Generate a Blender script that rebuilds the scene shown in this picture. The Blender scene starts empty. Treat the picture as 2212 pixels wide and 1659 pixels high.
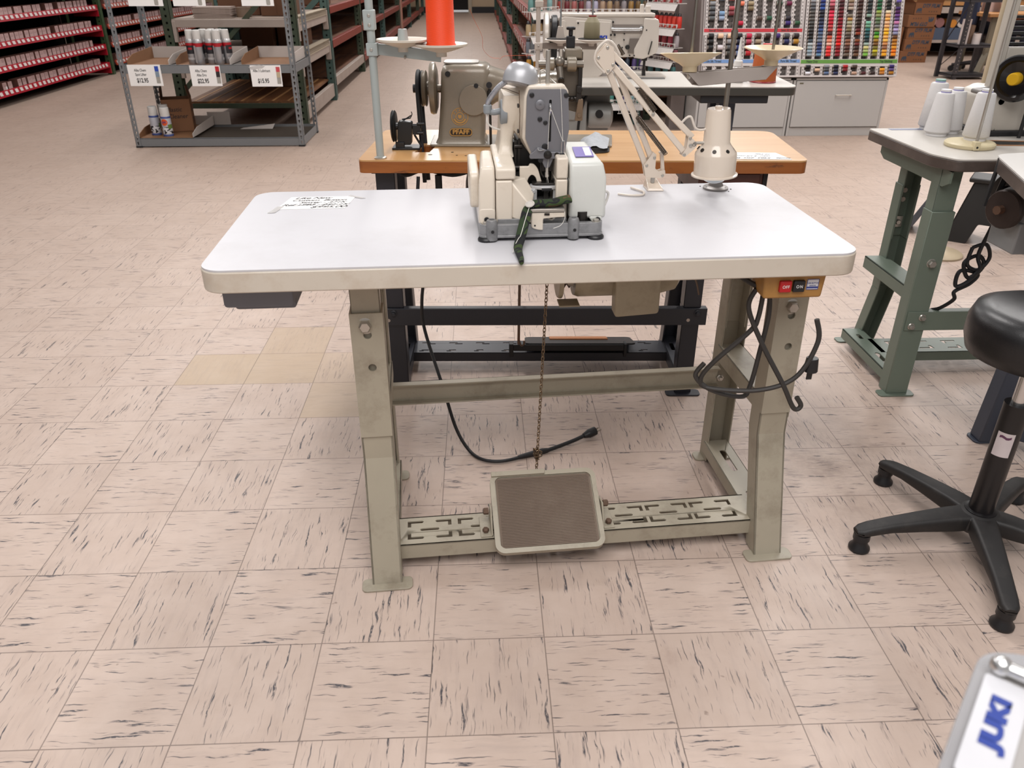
import bpy, math, random
from math import sin, cos, pi, radians, sqrt, atan2
from mathutils import Vector, Matrix
from mathutils.geometry import tessellate_polygon
R = random.Random(11)
SC = bpy.context.scene
COL = SC.collection

# ---------------------------------------------------------------- materials
def lin(h):
    h = h.lstrip('#')
    o = []
    for i in (0, 2, 4):
        c = int(h[i:i+2], 16) / 255
        o.append(c / 12.92 if c <= .04045 else ((c + .055) / 1.055) ** 2.4)
    return (*o, 1)
MATS = {}
def nodes(name):
    m = bpy.data.materials.new(name); m.use_nodes = True
    nt = m.node_tree; b = nt.nodes['Principled BSDF']
    return m, nt, b, nt.nodes.new, nt.links.new
def mat(name, col, rough=.5, metal=0, var=.08, sc=25, bump=0, bsc=120, coat=0, spec=.5, trans=0, alpha=1, emit=0, dirt=None, damt=.5):
    if name in MATS: return MATS[name]
    m, nt, b, N, L = nodes(name)
    tc = N('ShaderNodeTexCoord')
    nz = N('ShaderNodeTexNoise'); nz.inputs['Scale'].default_value = sc; nz.inputs['Detail'].default_value = 4
    L(tc.outputs['Object'], nz.inputs['Vector'])
    c = lin(col)
    mx = N('ShaderNodeMix'); mx.data_type = 'RGBA'
    mx.inputs[6].default_value = tuple(min(1, k * (1 - var)) for k in c[:3]) + (1,)
    mx.inputs[7].default_value = tuple(min(1, k * (1 + var)) for k in c[:3]) + (1,)
    L(nz.outputs['Fac'], mx.inputs[0])
    src = mx.outputs[2]
    if dirt:
        n2 = N('ShaderNodeTexNoise'); n2.inputs['Scale'].default_value = sc * .6; n2.inputs['Detail'].default_value = 8; n2.inputs['Roughness'].default_value = .7
        L(tc.outputs['Object'], n2.inputs['Vector'])
        rp = N('ShaderNodeValToRGB'); rp.color_ramp.elements[0].position = .5; rp.color_ramp.elements[1].position = .72
        L(n2.outputs['Fac'], rp.inputs[0])
        ml = N('ShaderNodeMath'); ml.operation = 'MULTIPLY'; ml.inputs[1].default_value = damt
        L(rp.outputs[0], ml.inputs[0])
        m2 = N('ShaderNodeMix'); m2.data_type = 'RGBA'; m2.inputs[7].default_value = lin(dirt)
        L(ml.outputs[0], m2.inputs[0]); L(src, m2.inputs[6]); src = m2.outputs[2]
    L(src, b.inputs['Base Color'])
    b.inputs['Roughness'].default_value = rough; b.inputs['Metallic'].default_value = metal
    b.inputs['Coat Weight'].default_value = coat; b.inputs['Specular IOR Level'].default_value = spec
    b.inputs['Transmission Weight'].default_value = trans; b.inputs['Alpha'].default_value = alpha
    if emit:
        b.inputs['Emission Color'].default_value = c; b.inputs['Emission Strength'].default_value = emit
    if bump:
        nb = N('ShaderNodeTexNoise'); nb.inputs['Scale'].default_value = bsc; nb.inputs['Detail'].default_value = 3
        L(tc.outputs['Object'], nb.inputs['Vector'])
        bp = N('ShaderNodeBump'); bp.inputs['Strength'].default_value = bump; bp.inputs['Distance'].default_value = .002
        L(nb.outputs['Fac'], bp.inputs['Height']); L(bp.outputs[0], b.inputs['Normal'])
    MATS[name] = m
    return m
def thread(col, rough=.55):
    """wound sewing thread: fine rings across the winding"""
    k = 'thread' + col
    if k in MATS: return MATS[k]
    m, nt, b, N, L = nodes(k)
    tc = N('ShaderNodeTexCoord'); mp = N('ShaderNodeMapping'); L(tc.outputs['Object'], mp.inputs['Vector'])
    mp.inputs['Rotation'].default_value = (0, .12, 0)
    wv = N('ShaderNodeTexWave'); wv.bands_direction = 'Z'; wv.inputs['Scale'].default_value = 160; wv.inputs['Distortion'].default_value = 2.5
    L(mp.outputs[0], wv.inputs['Vector'])
    mx = N('ShaderNodeMix'); mx.data_type = 'RGBA'; c = lin(col)
    mx.inputs[6].default_value = tuple(k * .78 for k in c[:3]) + (1,); mx.inputs[7].default_value = c
    L(wv.outputs['Fac'], mx.inputs[0]); L(mx.outputs[2], b.inputs['Base Color'])
    bp = N('ShaderNodeBump'); bp.inputs['Strength'].default_value = .25; bp.inputs['Distance'].default_value = .001
    L(wv.outputs['Fac'], bp.inputs['Height']); L(bp.outputs[0], b.inputs['Normal'])
    b.inputs['Roughness'].default_value = rough
    MATS[k] = m
    return m

# ---------------------------------------------------------------- geometry
class G:
    def __init__(s): s.v = []; s.f = []; s.mi = []; s.k = 0; s.M = None
    def add(s, vs, fs):
        n = len(s.v)
        s.v += [tuple(s.M @ Vector(p)) if s.M else tuple(p) for p in vs]
        s.f += [tuple(i + n for i in f) for f in fs]; s.mi += [s.k] * len(fs)
        return s
    def box(s, x0, x1, y0, y1, z0, z1):
        return s.add([(x0,y0,z0),(x1,y0,z0),(x1,y1,z0),(x0,y1,z0),(x0,y0,z1),(x1,y0,z1),(x1,y1,z1),(x0,y1,z1)],
                     [(0,3,2,1),(4,5,6,7),(0,1,5,4),(1,2,6,5),(2,3,7,6),(3,0,4,7)])
    def bar(s, p, q, w, h, up=(0,0,1)):
        p, q = Vector(p), Vector(q); d = (q - p).normalized(); u = Vector(up)
        if abs(d.dot(u)) > .98: u = Vector((0,1,0))
        a = d.cross(u).normalized() * w / 2; b = a.cross(d).normalized() * h / 2
        return s.add([p-a-b,p+a-b,p+a+b,p-a+b,q-a-b,q+a-b,q+a+b,q-a+b],
                     [(0,1,2,3),(7,6,5,4),(0,4,5,1),(1,5,6,2),(2,6,7,3),(3,7,4,0)])
    def lathe(s, o, ax, prof, n=20, sx=1):
        """prof: (radius, height along ax) list; ends closed when radius > 0"""
        o = Vector(o); ax = Vector(ax).normalized()
        t = Vector((1,0,0)) if abs(ax.x) < .9 else Vector((0,1,0))
        a = (t - ax * t.dot(ax)).normalized(); b = ax.cross(a)
        vs = []; fs = []
        for r, h in prof:
            for i in range(n):
                w = 2*pi*i/n; vs.append(o + ax*h + a*(r*cos(w)*sx) + b*(r*sin(w)))
        for j in range(len(prof)-1):
            for i in range(n):
                k = (i+1) % n; fs.append((j*n+i, j*n+k, (j+1)*n+k, (j+1)*n+i))
        if prof[0][0] > 1e-5: fs.append(tuple(range(n-1, -1, -1)))
        if prof[-1][0] > 1e-5: fs.append(tuple((len(prof)-1)*n + i for i in range(n)))
        return s.add(vs, fs)
    def cyl(s, p, q, r, r2=None, n=16):
        p, q = Vector(p), Vector(q); d = q - p
        return s.lathe(p, d, [(r, 0), (r if r2 is None else r2, d.length)], n)
    def ball(s, c, r, n=14, sq=1):
        return s.lathe(c, (0,0,1), [(max(1e-6, r*sin(pi*i/8)), -r*cos(pi*i/8)*sq) for i in range(9)], n)
    def prism(s, pts, pl, a, b):
        """2-D polygon in plane 'xy' / 'xz' / 'yz' pushed from a to b along the third axis"""
        f = {'xy': lambda p, c: (p[0], p[1], c), 'xz': lambda p, c: (p[0], c, p[1]), 'yz': lambda p, c: (c, p[0], p[1])}[pl]
        n = len(pts); ar = sum(pts[i][0]*pts[(i+1)%n][1] - pts[(i+1)%n][0]*pts[i][1] for i in range(n))
        if (ar > 0) == (pl == 'xz'): pts = pts[::-1]
        if a > b: a, b = b, a
        vs = [f(p, a) for p in pts] + [f(p, b) for p in pts]
        return s.add(vs, [tuple(range(n-1,-1,-1)), tuple(range(n,2*n))] + [(i,(i+1)%n,n+(i+1)%n,n+i) for i in range(n)])
    def loft(s, rings, cap=True):
        n = len(rings[0]); vs = [p for r in rings for p in r]; fs = []
        for j in range(len(rings)-1):
            for i in range(n):
                k = (i+1) % n; fs.append((j*n+i, j*n+k, (j+1)*n+k, (j+1)*n+i))
        if cap: fs += [tuple(range(n-1,-1,-1)), tuple((len(rings)-1)*n+i for i in range(n))]
        return s.add(vs, fs)
    def plate(s, outer, holes, t, M=None):
        """flat plate in local xy with real holes, thickness t downward in local z; M maps it into place"""
        M = M or Matrix.Identity(4); loops = [list(outer)] + [list(h) for h in holes]
        def area(l): return sum(l[i][0]*l[(i+1)%len(l)][1] - l[(i+1)%len(l)][0]*l[i][1] for i in range(len(l)))
        loops = [l if (area(l) > 0) == (i == 0) else l[::-1] for i, l in enumerate(loops)]
        tr = tessellate_polygon([[Vector((x,y,0)) for x,y in l] for l in loops])
        flat = [p for l in loops for p in l]; n = len(flat)
        vs = [M @ Vector((x,y,0)) for x,y in flat] + [M @ Vector((x,y,-t)) for x,y in flat]; fs = []
        for a, b, c in tr:
            A, B, C_ = flat[a], flat[b], flat[c]
            if (B[0]-A[0])*(C_[1]-A[1]) - (B[1]-A[1])*(C_[0]-A[0]) < 0: b, c = c, b
            fs += [(a,b,c), (n+c,n+b,n+a)]
        o = 0
        for l in loops:
            m = len(l)
            for i in range(m): fs.append((o+i, n+o+i, n+o+(i+1)%m, o+(i+1)%m))
            o += m
        return s.add(vs, fs)
    def tube(s, pts, r, n=8, sm=0, closed=False):
        P = [Vector(p) for p in pts]
        if sm: P = spline(P, sm, closed)
        rr = r if callable(r) else (lambda t: r)
        m = len(P); rings = []; pa = None
        for i in range(m):
            d = (P[(i+1) % m] - P[i-1]) if closed or 0 < i < m-1 else (P[1]-P[0] if i == 0 else P[-1]-P[-2])
            d.normalize()
            if pa is None:
                t = Vector((0,0,1)) if abs(d.z) < .9 else Vector((1,0,0)); pa = (t - d*t.dot(d)).normalized()
            else:
                pa = (pa - d*pa.dot(d)).normalized()
            b = d.cross(pa); q = rr(i/max(1,m-1))
            rings.append([P[i] + pa*(q*cos(2*pi*k/n)) + b*(q*sin(2*pi*k/n)) for k in range(n)])
        if closed: rings.append(rings[0])
        return s.loft(rings, not closed)
def spline(P, k, closed=False):
    o = []; m = len(P)
    for i in range(m if closed else m-1):
        g = lambda j: P[j % m] if closed else P[max(0, min(m-1, j))]
        a, b, c, d = g(i-1), g(i), g(i+1), g(i+2)
        for j in range(k):
            t = j/k; o.append(.5*((2*b) + (c-a)*t + (2*a-5*b+4*c-d)*t*t + (3*b-a-3*c+d)*t**3))
    if not closed: o.append(P[-1].copy())
    return o
def rrect(x0, x1, y0, y1, r, n=5):
    o = []
    for cx, cy, a in ((x1-r,y1-r,0),(x0+r,y1-r,90),(x0+r,y0+r,180),(x1-r,y0+r,270)):
        for i in range(n+1):
            w = radians(a + 90*i/n); o.append((cx + r*cos(w), cy + r*sin(w)))
    return o
def circ(x, y, r, n=12): return [(x + r*cos(2*pi*i/n), y + r*sin(2*pi*i/n)) for i in range(n)]
def rnd(poly, r, n=4):
    """round the corners of a 2-D polygon; r one radius or one per corner"""
    o = []; m = len(poly)
    for i in range(m):
        p = Vector(poly[i]); a = Vector(poly[i-1]); b = Vector(poly[(i+1) % m])
        q = r[i] if isinstance(r, (list, tuple)) else r
        if q <= 0: o.append(tuple(p)); continue
        q = min(q, (a-p).length*.49, (b-p).length*.49)
        s, e = p + (a-p).normalized()*q, p + (b-p).normalized()*q
        for k in range(n+1):
            t = k/n; o.append(tuple(s*(1-t)**2 + p*2*t*(1-t) + e*t*t))
    return o
def basis(o, x, y):
    x = Vector(x).normalized(); y = Vector(y); y = (y - x*y.dot(x)).normalized(); z = x.cross(y)
    return Matrix(((x.x,y.x,z.x,o[0]),(x.y,y.y,z.y,o[1]),(x.z,y.z,z.z,o[2]),(0,0,0,1)))

# ---------------------------------------------------------------- objects
class Fr:
    def __init__(s, o, deg): s.o = Vector(o); s.deg = deg; s.m = Matrix.Translation(s.o) @ Matrix.Rotation(radians(deg), 4, 'Z')
    def w(s, u, v, z): return s.m @ Vector((u, v, z))
ROOT = {}
def tag(o, label, cat, group=None, kind=None):
    if label: o['label'] = label
    if cat: o['category'] = cat
    if group: o['group'] = group
    if kind: o['kind'] = kind
    return o
def thing(name, label, cat, loc=(0,0,0), rz=0, group=None):
    o = bpy.data.objects.new(name, None); COL.objects.link(o); o.empty_display_size = .05
    o.location = loc; o.rotation_euler = (0, 0, radians(rz))
    ROOT[o] = Matrix.Translation(Vector(loc)) @ Matrix.Rotation(radians(rz), 4, 'Z')
    return tag(o, label, cat, group)
def root_of(o):
    while o.parent: o = o.parent
    return o
def mesh(name, g, mats, sharp=38):
    me = bpy.data.meshes.new(name); me.from_pydata(g.v, [], g.f)
    mats = mats if isinstance(mats, (list, tuple)) else [mats]
    for m in mats: me.materials.append(m)
    if len(mats) > 1: me.polygons.foreach_set('material_index', g.mi)
    me.polygons.foreach_set('use_smooth', [True]*len(me.polygons)); me.update()
    try: me.set_sharp_from_angle(angle=radians(sharp))
    except Exception: pass
    return me
def part(name, g, mats, parent=None, bev=0, fr=None, label=None, sharp=38, seg=2, kind=None):
    if fr is not None or (parent is not None and fr is None and False):
        M = (ROOT[root_of(parent)].inverted() if parent is not None else Matrix.Identity(4)) @ (fr.m if fr != 'w' else Matrix.Identity(4))
        g.v = [tuple(M @ Vector(p)) for p in g.v]
    o = bpy.data.objects.new(name, mesh(name, g, mats, sharp)); COL.objects.link(o)
    if parent is not None: o.parent = parent
    if bev:
        b = o.modifiers.new('bevel', 'BEVEL'); b.width = bev; b.segments = seg; b.limit_method = 'ANGLE'; b.angle_limit = radians(40); b.use_clamp_overlap = True
    if label: o['label'] = label
    if kind: o['kind'] = kind
    return o
def solo(name, g, mats, label, cat, loc=(0,0,0), rz=0, group=None, bev=0, kind=None, sharp=38):
    o = part(name, g, mats, None, bev, sharp=sharp); o.location = loc; o.rotation_euler = (0,0,radians(rz))
    ROOT[o] = Matrix.Translation(Vector(loc)) @ Matrix.Rotation(radians(rz), 4, 'Z')
    return tag(o, label, cat, group, kind)
def text(name, s, size, o, x, y, m, parent, bold=0, shear=0, align='CENTER', sx=1, space=1, lead=1):
    c = bpy.data.curves.new(name, 'FONT'); c.body = s; c.size = size; c.offset = bold; c.shear = shear
    c.align_x = align; c.align_y = 'CENTER'; c.space_character = space; c.space_line = lead; c.resolution_u = 3
    c.materials.append(m)
    tmp = bpy.data.objects.new(name, c); me = bpy.data.meshes.new_from_object(tmp); me.name = name
    bpy.data.objects.remove(tmp); bpy.data.curves.remove(c)
    ob = bpy.data.objects.new(name, me); COL.objects.link(ob)
    ob.matrix_local = basis(o, x, y) @ Matrix.Diagonal((sx, 1, 1, 1))
    if parent is not None: ob.parent = parent
    return ob
def dup(o, loc=None, rz=None, label=None, group=None):
    c = o.copy(); COL.objects.link(c)
    if loc is not None: c.location = loc
    if rz is not None: c.rotation_euler = (0, 0, radians(rz))
    if label: c['label'] = label
    if group: c['group'] = group
    for ch in o.children:
        d = ch.copy(); COL.objects.link(d); d.parent = c
        for g in ch.children:
            e = g.copy(); COL.objects.link(e); e.parent = d
    return c
ORD = ['zeroth','first','second','third','fourth','fifth','sixth','seventh','eighth','ninth','tenth','eleventh','twelfth','thirteenth','fourteenth','fifteenth','sixteenth','seventeenth','eighteenth','nineteenth','twentieth','twenty-first','twenty-second','twenty-third','twenty-fourth','twenty-fifth','twenty-sixth','twenty-seventh','twenty-eighth','twenty-ninth','thirtieth']
# ---------------------------------------------------------------- camera
PIT, YAW, ROLL = -4.93100758e-01, 3.89138467e-02, 3.76838685e-04
fw = Vector((sin(YAW)*cos(PIT), cos(YAW)*cos(PIT), sin(PIT)))
rt = Vector((cos(YAW), -sin(YAW), 0)); up = rt.cross(fw)
rt2 = rt*cos(ROLL) + up*sin(ROLL); up2 = -rt*sin(ROLL) + up*cos(ROLL)
cam = bpy.data.cameras.new('camera'); co = bpy.data.objects.new('camera', cam); COL.objects.link(co)
CP = Vector((0.11610112, -1.17403733, 1.22807383))
co.matrix_world = Matrix(((rt2.x,up2.x,-fw.x,CP.x),(rt2.y,up2.y,-fw.y,CP.y),(rt2.z,up2.z,-fw.z,CP.z),(0,0,0,1)))
cam.sensor_width = 36; cam.lens = 1687.8 / 2212 * 36; cam.clip_start = .05; cam.clip_end = 60
cam.dof.use_dof = True; cam.dof.focus_distance = 2.15; cam.dof.aperture_fstop = 8.5
SC.camera = co
SC.view_settings.view_transform = 'Standard'; SC.view_settings.exposure = 0
SC.cycles.max_bounces = 6; SC.cycles.sample_clamp_indirect = 6
# ---------------------------------------------------------------- light
w = bpy.data.worlds.new('world'); SC.world = w; w.use_nodes = True
w.node_tree.nodes['Background'].inputs[0].default_value = (1.0, .975, .965, 1); w.node_tree.nodes['Background'].inputs[1].default_value = .43
def strip(x, y, sx, sy, e, z=3.3, col=(1, .965, .945)):
    l = bpy.data.lights.new('tube_or_fill_light', 'AREA'); l.shape = 'RECTANGLE'; l.size = sx; l.size_y = sy; l.energy = e; l.color = col
    o = bpy.data.objects.new('tube_or_fill_light', l); COL.objects.link(o); o.location = (x, y, z)
strip(.35, 2.7, .35, 2.4, 66)
strip(.1, -1.5, 2.2, 2.2, 92, z=2.9)  # broad fill behind the camera, sized and placed to brighten the front floor
strip(-2.2, 3.2, .35, 4, 53)
strip(2.8, 3.4, .35, 3.6, 85)
strip(-3.2, 7.8, .35, 5, 68)
strip(-.4, 9.5, .35, 6, 103)
strip(3.3, 7.6, .35, 5, 85)
strip(6.6, 8.2, .5, 4, 163)
strip(-.4, 17, .35, 7, 111)
# ---------------------------------------------------------------- floor
def floor_mat():
    m, nt, b, N, L = nodes('floor tile')
    geo = N('ShaderNodeNewGeometry'); sep = N('ShaderNodeSeparateXYZ'); L(geo.outputs['Position'], sep.inputs[0])
    def mth(op, a, b_=None, c=None):
        n = N('ShaderNodeMath'); n.operation = op
        for i, q in enumerate((a, b_, c)):
            if q is None: continue
            if isinstance(q, (int, float)): n.inputs[i].default_value = q
            else: L(q, n.inputs[i])
        return n.outputs[0]
    T = .2286
    X = mth('DIVIDE', sep.outputs[0], T); Y = mth('DIVIDE', sep.outputs[1], T)
    ix, iy = mth('FLOOR', X), mth('FLOOR', Y); fx, fy = mth('SUBTRACT', X, ix), mth('SUBTRACT', Y, iy)
    par = mth('FLOORED_MODULO', mth('ADD', ix, iy), 2)          # 0: streaks along x, 1: along y
    def sel(a, b_): return mth('ADD', mth('MULTIPLY', a, mth('SUBTRACT', 1, par)), mth('MULTIPLY', b_, par))
    al, ac = sel(fx, fy), sel(fy, fx)
    idn = mth('ADD', mth('MULTIPLY', ix, 7.31), mth('MULTIPLY', iy, 13.77))
    def vec(a, b_, c):
        n = N('ShaderNodeCombineXYZ')
        for i, q in enumerate((a, b_, c)):
            if isinstance(q, (int, float)): n.inputs[i].default_value = q
            else: L(q, n.inputs[i])
        return n.outputs[0]
    def noise(v, s, d=2, r=.5):
        n = N('ShaderNodeTexNoise'); n.inputs['Scale'].default_value = s; n.inputs['Detail'].default_value = d; n.inputs['Roughness'].default_value = r; L(v, n.inputs['Vector']); return n.outputs['Fac']
    def ramp(f, a, b_):
        n = N('ShaderNodeMapRange'); n.inputs[1].default_value = a; n.inputs[2].default_value = b_; L(f, n.inputs[0]); return n.outputs[0]
    wob = mth('MULTIPLY', noise(vec(al, ac, idn), 6, 2), .05)
    ac2 = mth('ADD', ac, wob)
    s1 = ramp(noise(vec(mth('MULTIPLY', al, 2.4), mth('MULTIPLY', ac2, 30), idn), 1, 3, .6), .60, .65)
    mk = ramp(noise(vec(mth('MULTIPLY', al, 2.6), mth('MULTIPLY', ac2, 7), mth('ADD', idn, 3.3)), 1, 2), .46, .54)
    fine = ramp(noise(vec(mth('MULTIPLY', al, 30), mth('MULTIPLY', ac2, 90), idn), 1, 4, .7), .33, .48)
    st = mth('MULTIPLY', mth('MULTIPLY', s1, mk), fine)
    s2 = mth('MULTIPLY', ramp(noise(vec(mth('MULTIPLY', al, 3.0), mth('MULTIPLY', ac2, 60), mth('ADD', idn, 9.1)), 1, 3), .63, .70), .8)
    s3 = mth('MULTIPLY', ramp(noise(vec(mth('MULTIPLY', al, 2), mth('MULTIPLY', ac2, 16), mth('ADD', idn, 5.1)), 1, 3), .5, .8), .22)
    streak = mth('MINIMUM', mth('ADD', mth('ADD', st, s2), 0), 1)
    wn = N('ShaderNodeTexWhiteNoise'); wn.noise_dimensions = '2D'; L(vec(ix, iy, 0), wn.inputs['Vector'])
    def mixc(f, a, b_):
        n = N('ShaderNodeMix'); n.data_type = 'RGBA'
        if isinstance(f, (int, float)): n.inputs[0].default_value = f
        else: L(f, n.inputs[0])
        for i, q in ((6, a), (7, b_)):
            if isinstance(q, tuple): n.inputs[i].default_value = q
            else: L(q, n.inputs[i])
        return n.outputs[2]
    base = mixc(wn.outputs['Value'], lin('#c8b5a9'), lin('#c0ada1'))
    mott = noise(geo.outputs['Position'], 9, 6, .65)
    base = mixc(mth('MULTIPLY', ramp(mott, .35, .7), .34), base, lin('#a68f80'))
    # a few yellowed replacement tiles
    yel = None
    for tx, ty, k in ((-3,6,.8),(-4,5,.95),(-3,5,.9),(-2,4,.75),(-2,5,.6)):
        q = mth('MULTIPLY', mth('MULTIPLY', mth('COMPARE', ix, tx, .1), mth('COMPARE', iy, ty, .1)), k)
        yel = q if yel is None else mth('ADD', yel, q)
    base = mixc(mth('MULTIPLY', yel, .52), base, lin('#b39c78'))
    streak = mth('MULTIPLY', streak, mth('SUBTRACT', 1, yel))
    base = mixc(mth('MULTIPLY', s3, 1), base, lin('#8a7b78'))
    col = mixc(mth('MULTIPLY', streak, .92), base, lin('#383a43'))
    # stains
    stn = ramp(noise(geo.outputs['Position'], 3.1, 8, .75), .60, .74)
    col = mixc(mth('MULTIPLY', stn, .22), col, lin('#7d6152'))
    spt = ramp(noise(geo.outputs['Position'], 38, 2, .4), .75, .79)
    col = mixc(mth('MULTIPLY', spt, .5), col, lin('#5a463e'))
    # grime on the floor right of the white table
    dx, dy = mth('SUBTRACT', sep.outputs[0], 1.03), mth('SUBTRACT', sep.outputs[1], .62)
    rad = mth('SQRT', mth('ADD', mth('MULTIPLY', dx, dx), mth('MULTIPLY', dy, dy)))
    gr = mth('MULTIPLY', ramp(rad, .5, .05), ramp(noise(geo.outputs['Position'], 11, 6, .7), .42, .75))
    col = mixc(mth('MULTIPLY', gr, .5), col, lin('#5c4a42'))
    ed = mth('MINIMUM', mth('MINIMUM', fx, mth('SUBTRACT', 1, fx)), mth('MINIMUM', fy, mth('SUBTRACT', 1, fy)))
    ln = ramp(ed, .006, .0035)
    col = mixc(mth('MULTIPLY', ln, .62), col, lin('#4b3f3a'))
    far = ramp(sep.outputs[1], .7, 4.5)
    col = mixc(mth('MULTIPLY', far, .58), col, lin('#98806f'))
    L(col, b.inputs['Base Color'])
    rg = N('ShaderNodeMapRange'); rg.inputs[3].default_value = .33; rg.inputs[4].default_value = .55; L(mott, rg.inputs[0]); L(rg.outputs[0], b.inputs['Roughness'])
    b.inputs['Specular IOR Level'].default_value = .35
    bp = N('ShaderNodeBump'); bp.inputs['Strength'].default_value = .12; bp.inputs['Distance'].default_value = .002
    L(noise(geo.outputs['Position'], 14, 5, .6), bp.inputs['Height']); L(bp.outputs[0], b.inputs['Normal'])
    return m
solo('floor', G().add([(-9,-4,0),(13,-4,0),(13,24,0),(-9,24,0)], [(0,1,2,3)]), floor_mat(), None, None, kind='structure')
wallm = mat('wall paint', '#b9a186', .8, var=.04, sc=3)
darkm = mat('dark wall', '#1c1513', .9)
# end wall with a dark opening at the end of the aisle
g = G(); g.box(-9,-1.25,23.5,23.7,0,3.6); g.box(-.15,13,23.5,23.7,0,3.6); g.box(-1.25,-.15,23.5,23.7,2.2,3.6)
solo('wall_back', g, wallm, None, None, kind='structure')
solo('wall_passage', G().box(-2,.6,25.2,25.3,0,2.6).box(-2,-1.9,23.7,25.3,0,2.6).box(.5,.6,23.7,25.3,0,2.6), darkm, None, None, kind='structure')
solo('wall_left', G().box(-9.1,-9,-4,23.7,0,3.6), mat('left wall', '#3a2420', .85), None, None, kind='structure')
solo('wall_right', G().box(13,13.1,-4,23.7,0,3.6), wallm, None, None, kind='structure')
g = G(); g.box(-9,-1.25,23.47,23.5,0,.16); g.box(-.15,13,23.47,23.5,0,.16)
solo('baseboard_back', g, mat('black baseboard', '#141012', .5), None, None, kind='structure')
g = G(); g.box(-.17,-.07,23.43,23.5,0,2.2); g.box(-1.33,-1.23,23.43,23.5,0,2.2)
solo('trim_1', g, mat('door trim', '#a89a86', .5), None, None, kind='structure')
# ---------------------------------------------------------------- white sewing table
T = Fr((.208, .465, 0), 2.5); S = Fr((.333, .198, 0), 4.3)
beige = mat('beige steel', '#a29a89', .42, var=.06, sc=14, dirt='#5b4a38', damt=.45, bump=.05, bsc=300)
steel = mat('zinc steel', '#b5b0a8', .32, .75, var=.15)
chrome = mat('chrome', '#d2d2d2', .16, .9)
black = mat('black paint', '#17171a', .42)
whiteTop = mat('white laminate', '#c3c2c6', .42, var=.02, sc=6, dirt='#b5b3b5', damt=.5)
edgeM = mat('worn cream edge band', '#c6bdb0', .4, var=.06, sc=9, dirt='#a58f77', damt=.6)
rust = mat('rusty bolt', '#6b5648', .6, .5, dirt='#7a3f22', damt=.6)
tb = thing('sewing_table', 'white laminate sewing table on beige steel stand in the middle of the floor', 'table', T.o, T.deg)
top = rrect(-.612, .612, -.283, .2615, .042, 6)
part('tabletop', G().prism(top, 'xy', .7465, .75), whiteTop, tb, label='white laminate tabletop surface')
part('edge_band', G().prism(rrect(-.614, .614, -.285, .2635, .044, 6), 'xy', .7065, .7464), edgeM, tb, bev=.0025, label='worn cream edge band')
def channel(g, path, u0, u1, dep, t=.004, op=1):
    """folded steel channel following (v, z) path; web on the path side, flanges reach dep along +v*op"""
    p2 = [(v + op*t, z) for v, z in path]; p3 = [(v + op*dep, z) for v, z in path]
    for i in range(len(path)-1):
        g.prism([path[i], path[i+1], p2[i+1], p2[i]], 'yz', u0, u1)
        for a, b in ((u0, u0+t), (u1-t, u1)): g.prism([path[i], path[i+1], p3[i+1], p3[i]], 'yz', a, b)
def bolt(g, o, ax, r=.012, h=.012, wash=.019):
    ax = Vector(ax)
    if wash: g.lathe(o, ax, [(wash, 0), (wash, .002), (wash*.8, .004)], 18)
    g.lathe(Vector(o) + ax*.003, ax, [(r, 0), (r, h*.8), (r*.8, h)], 6)
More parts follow.
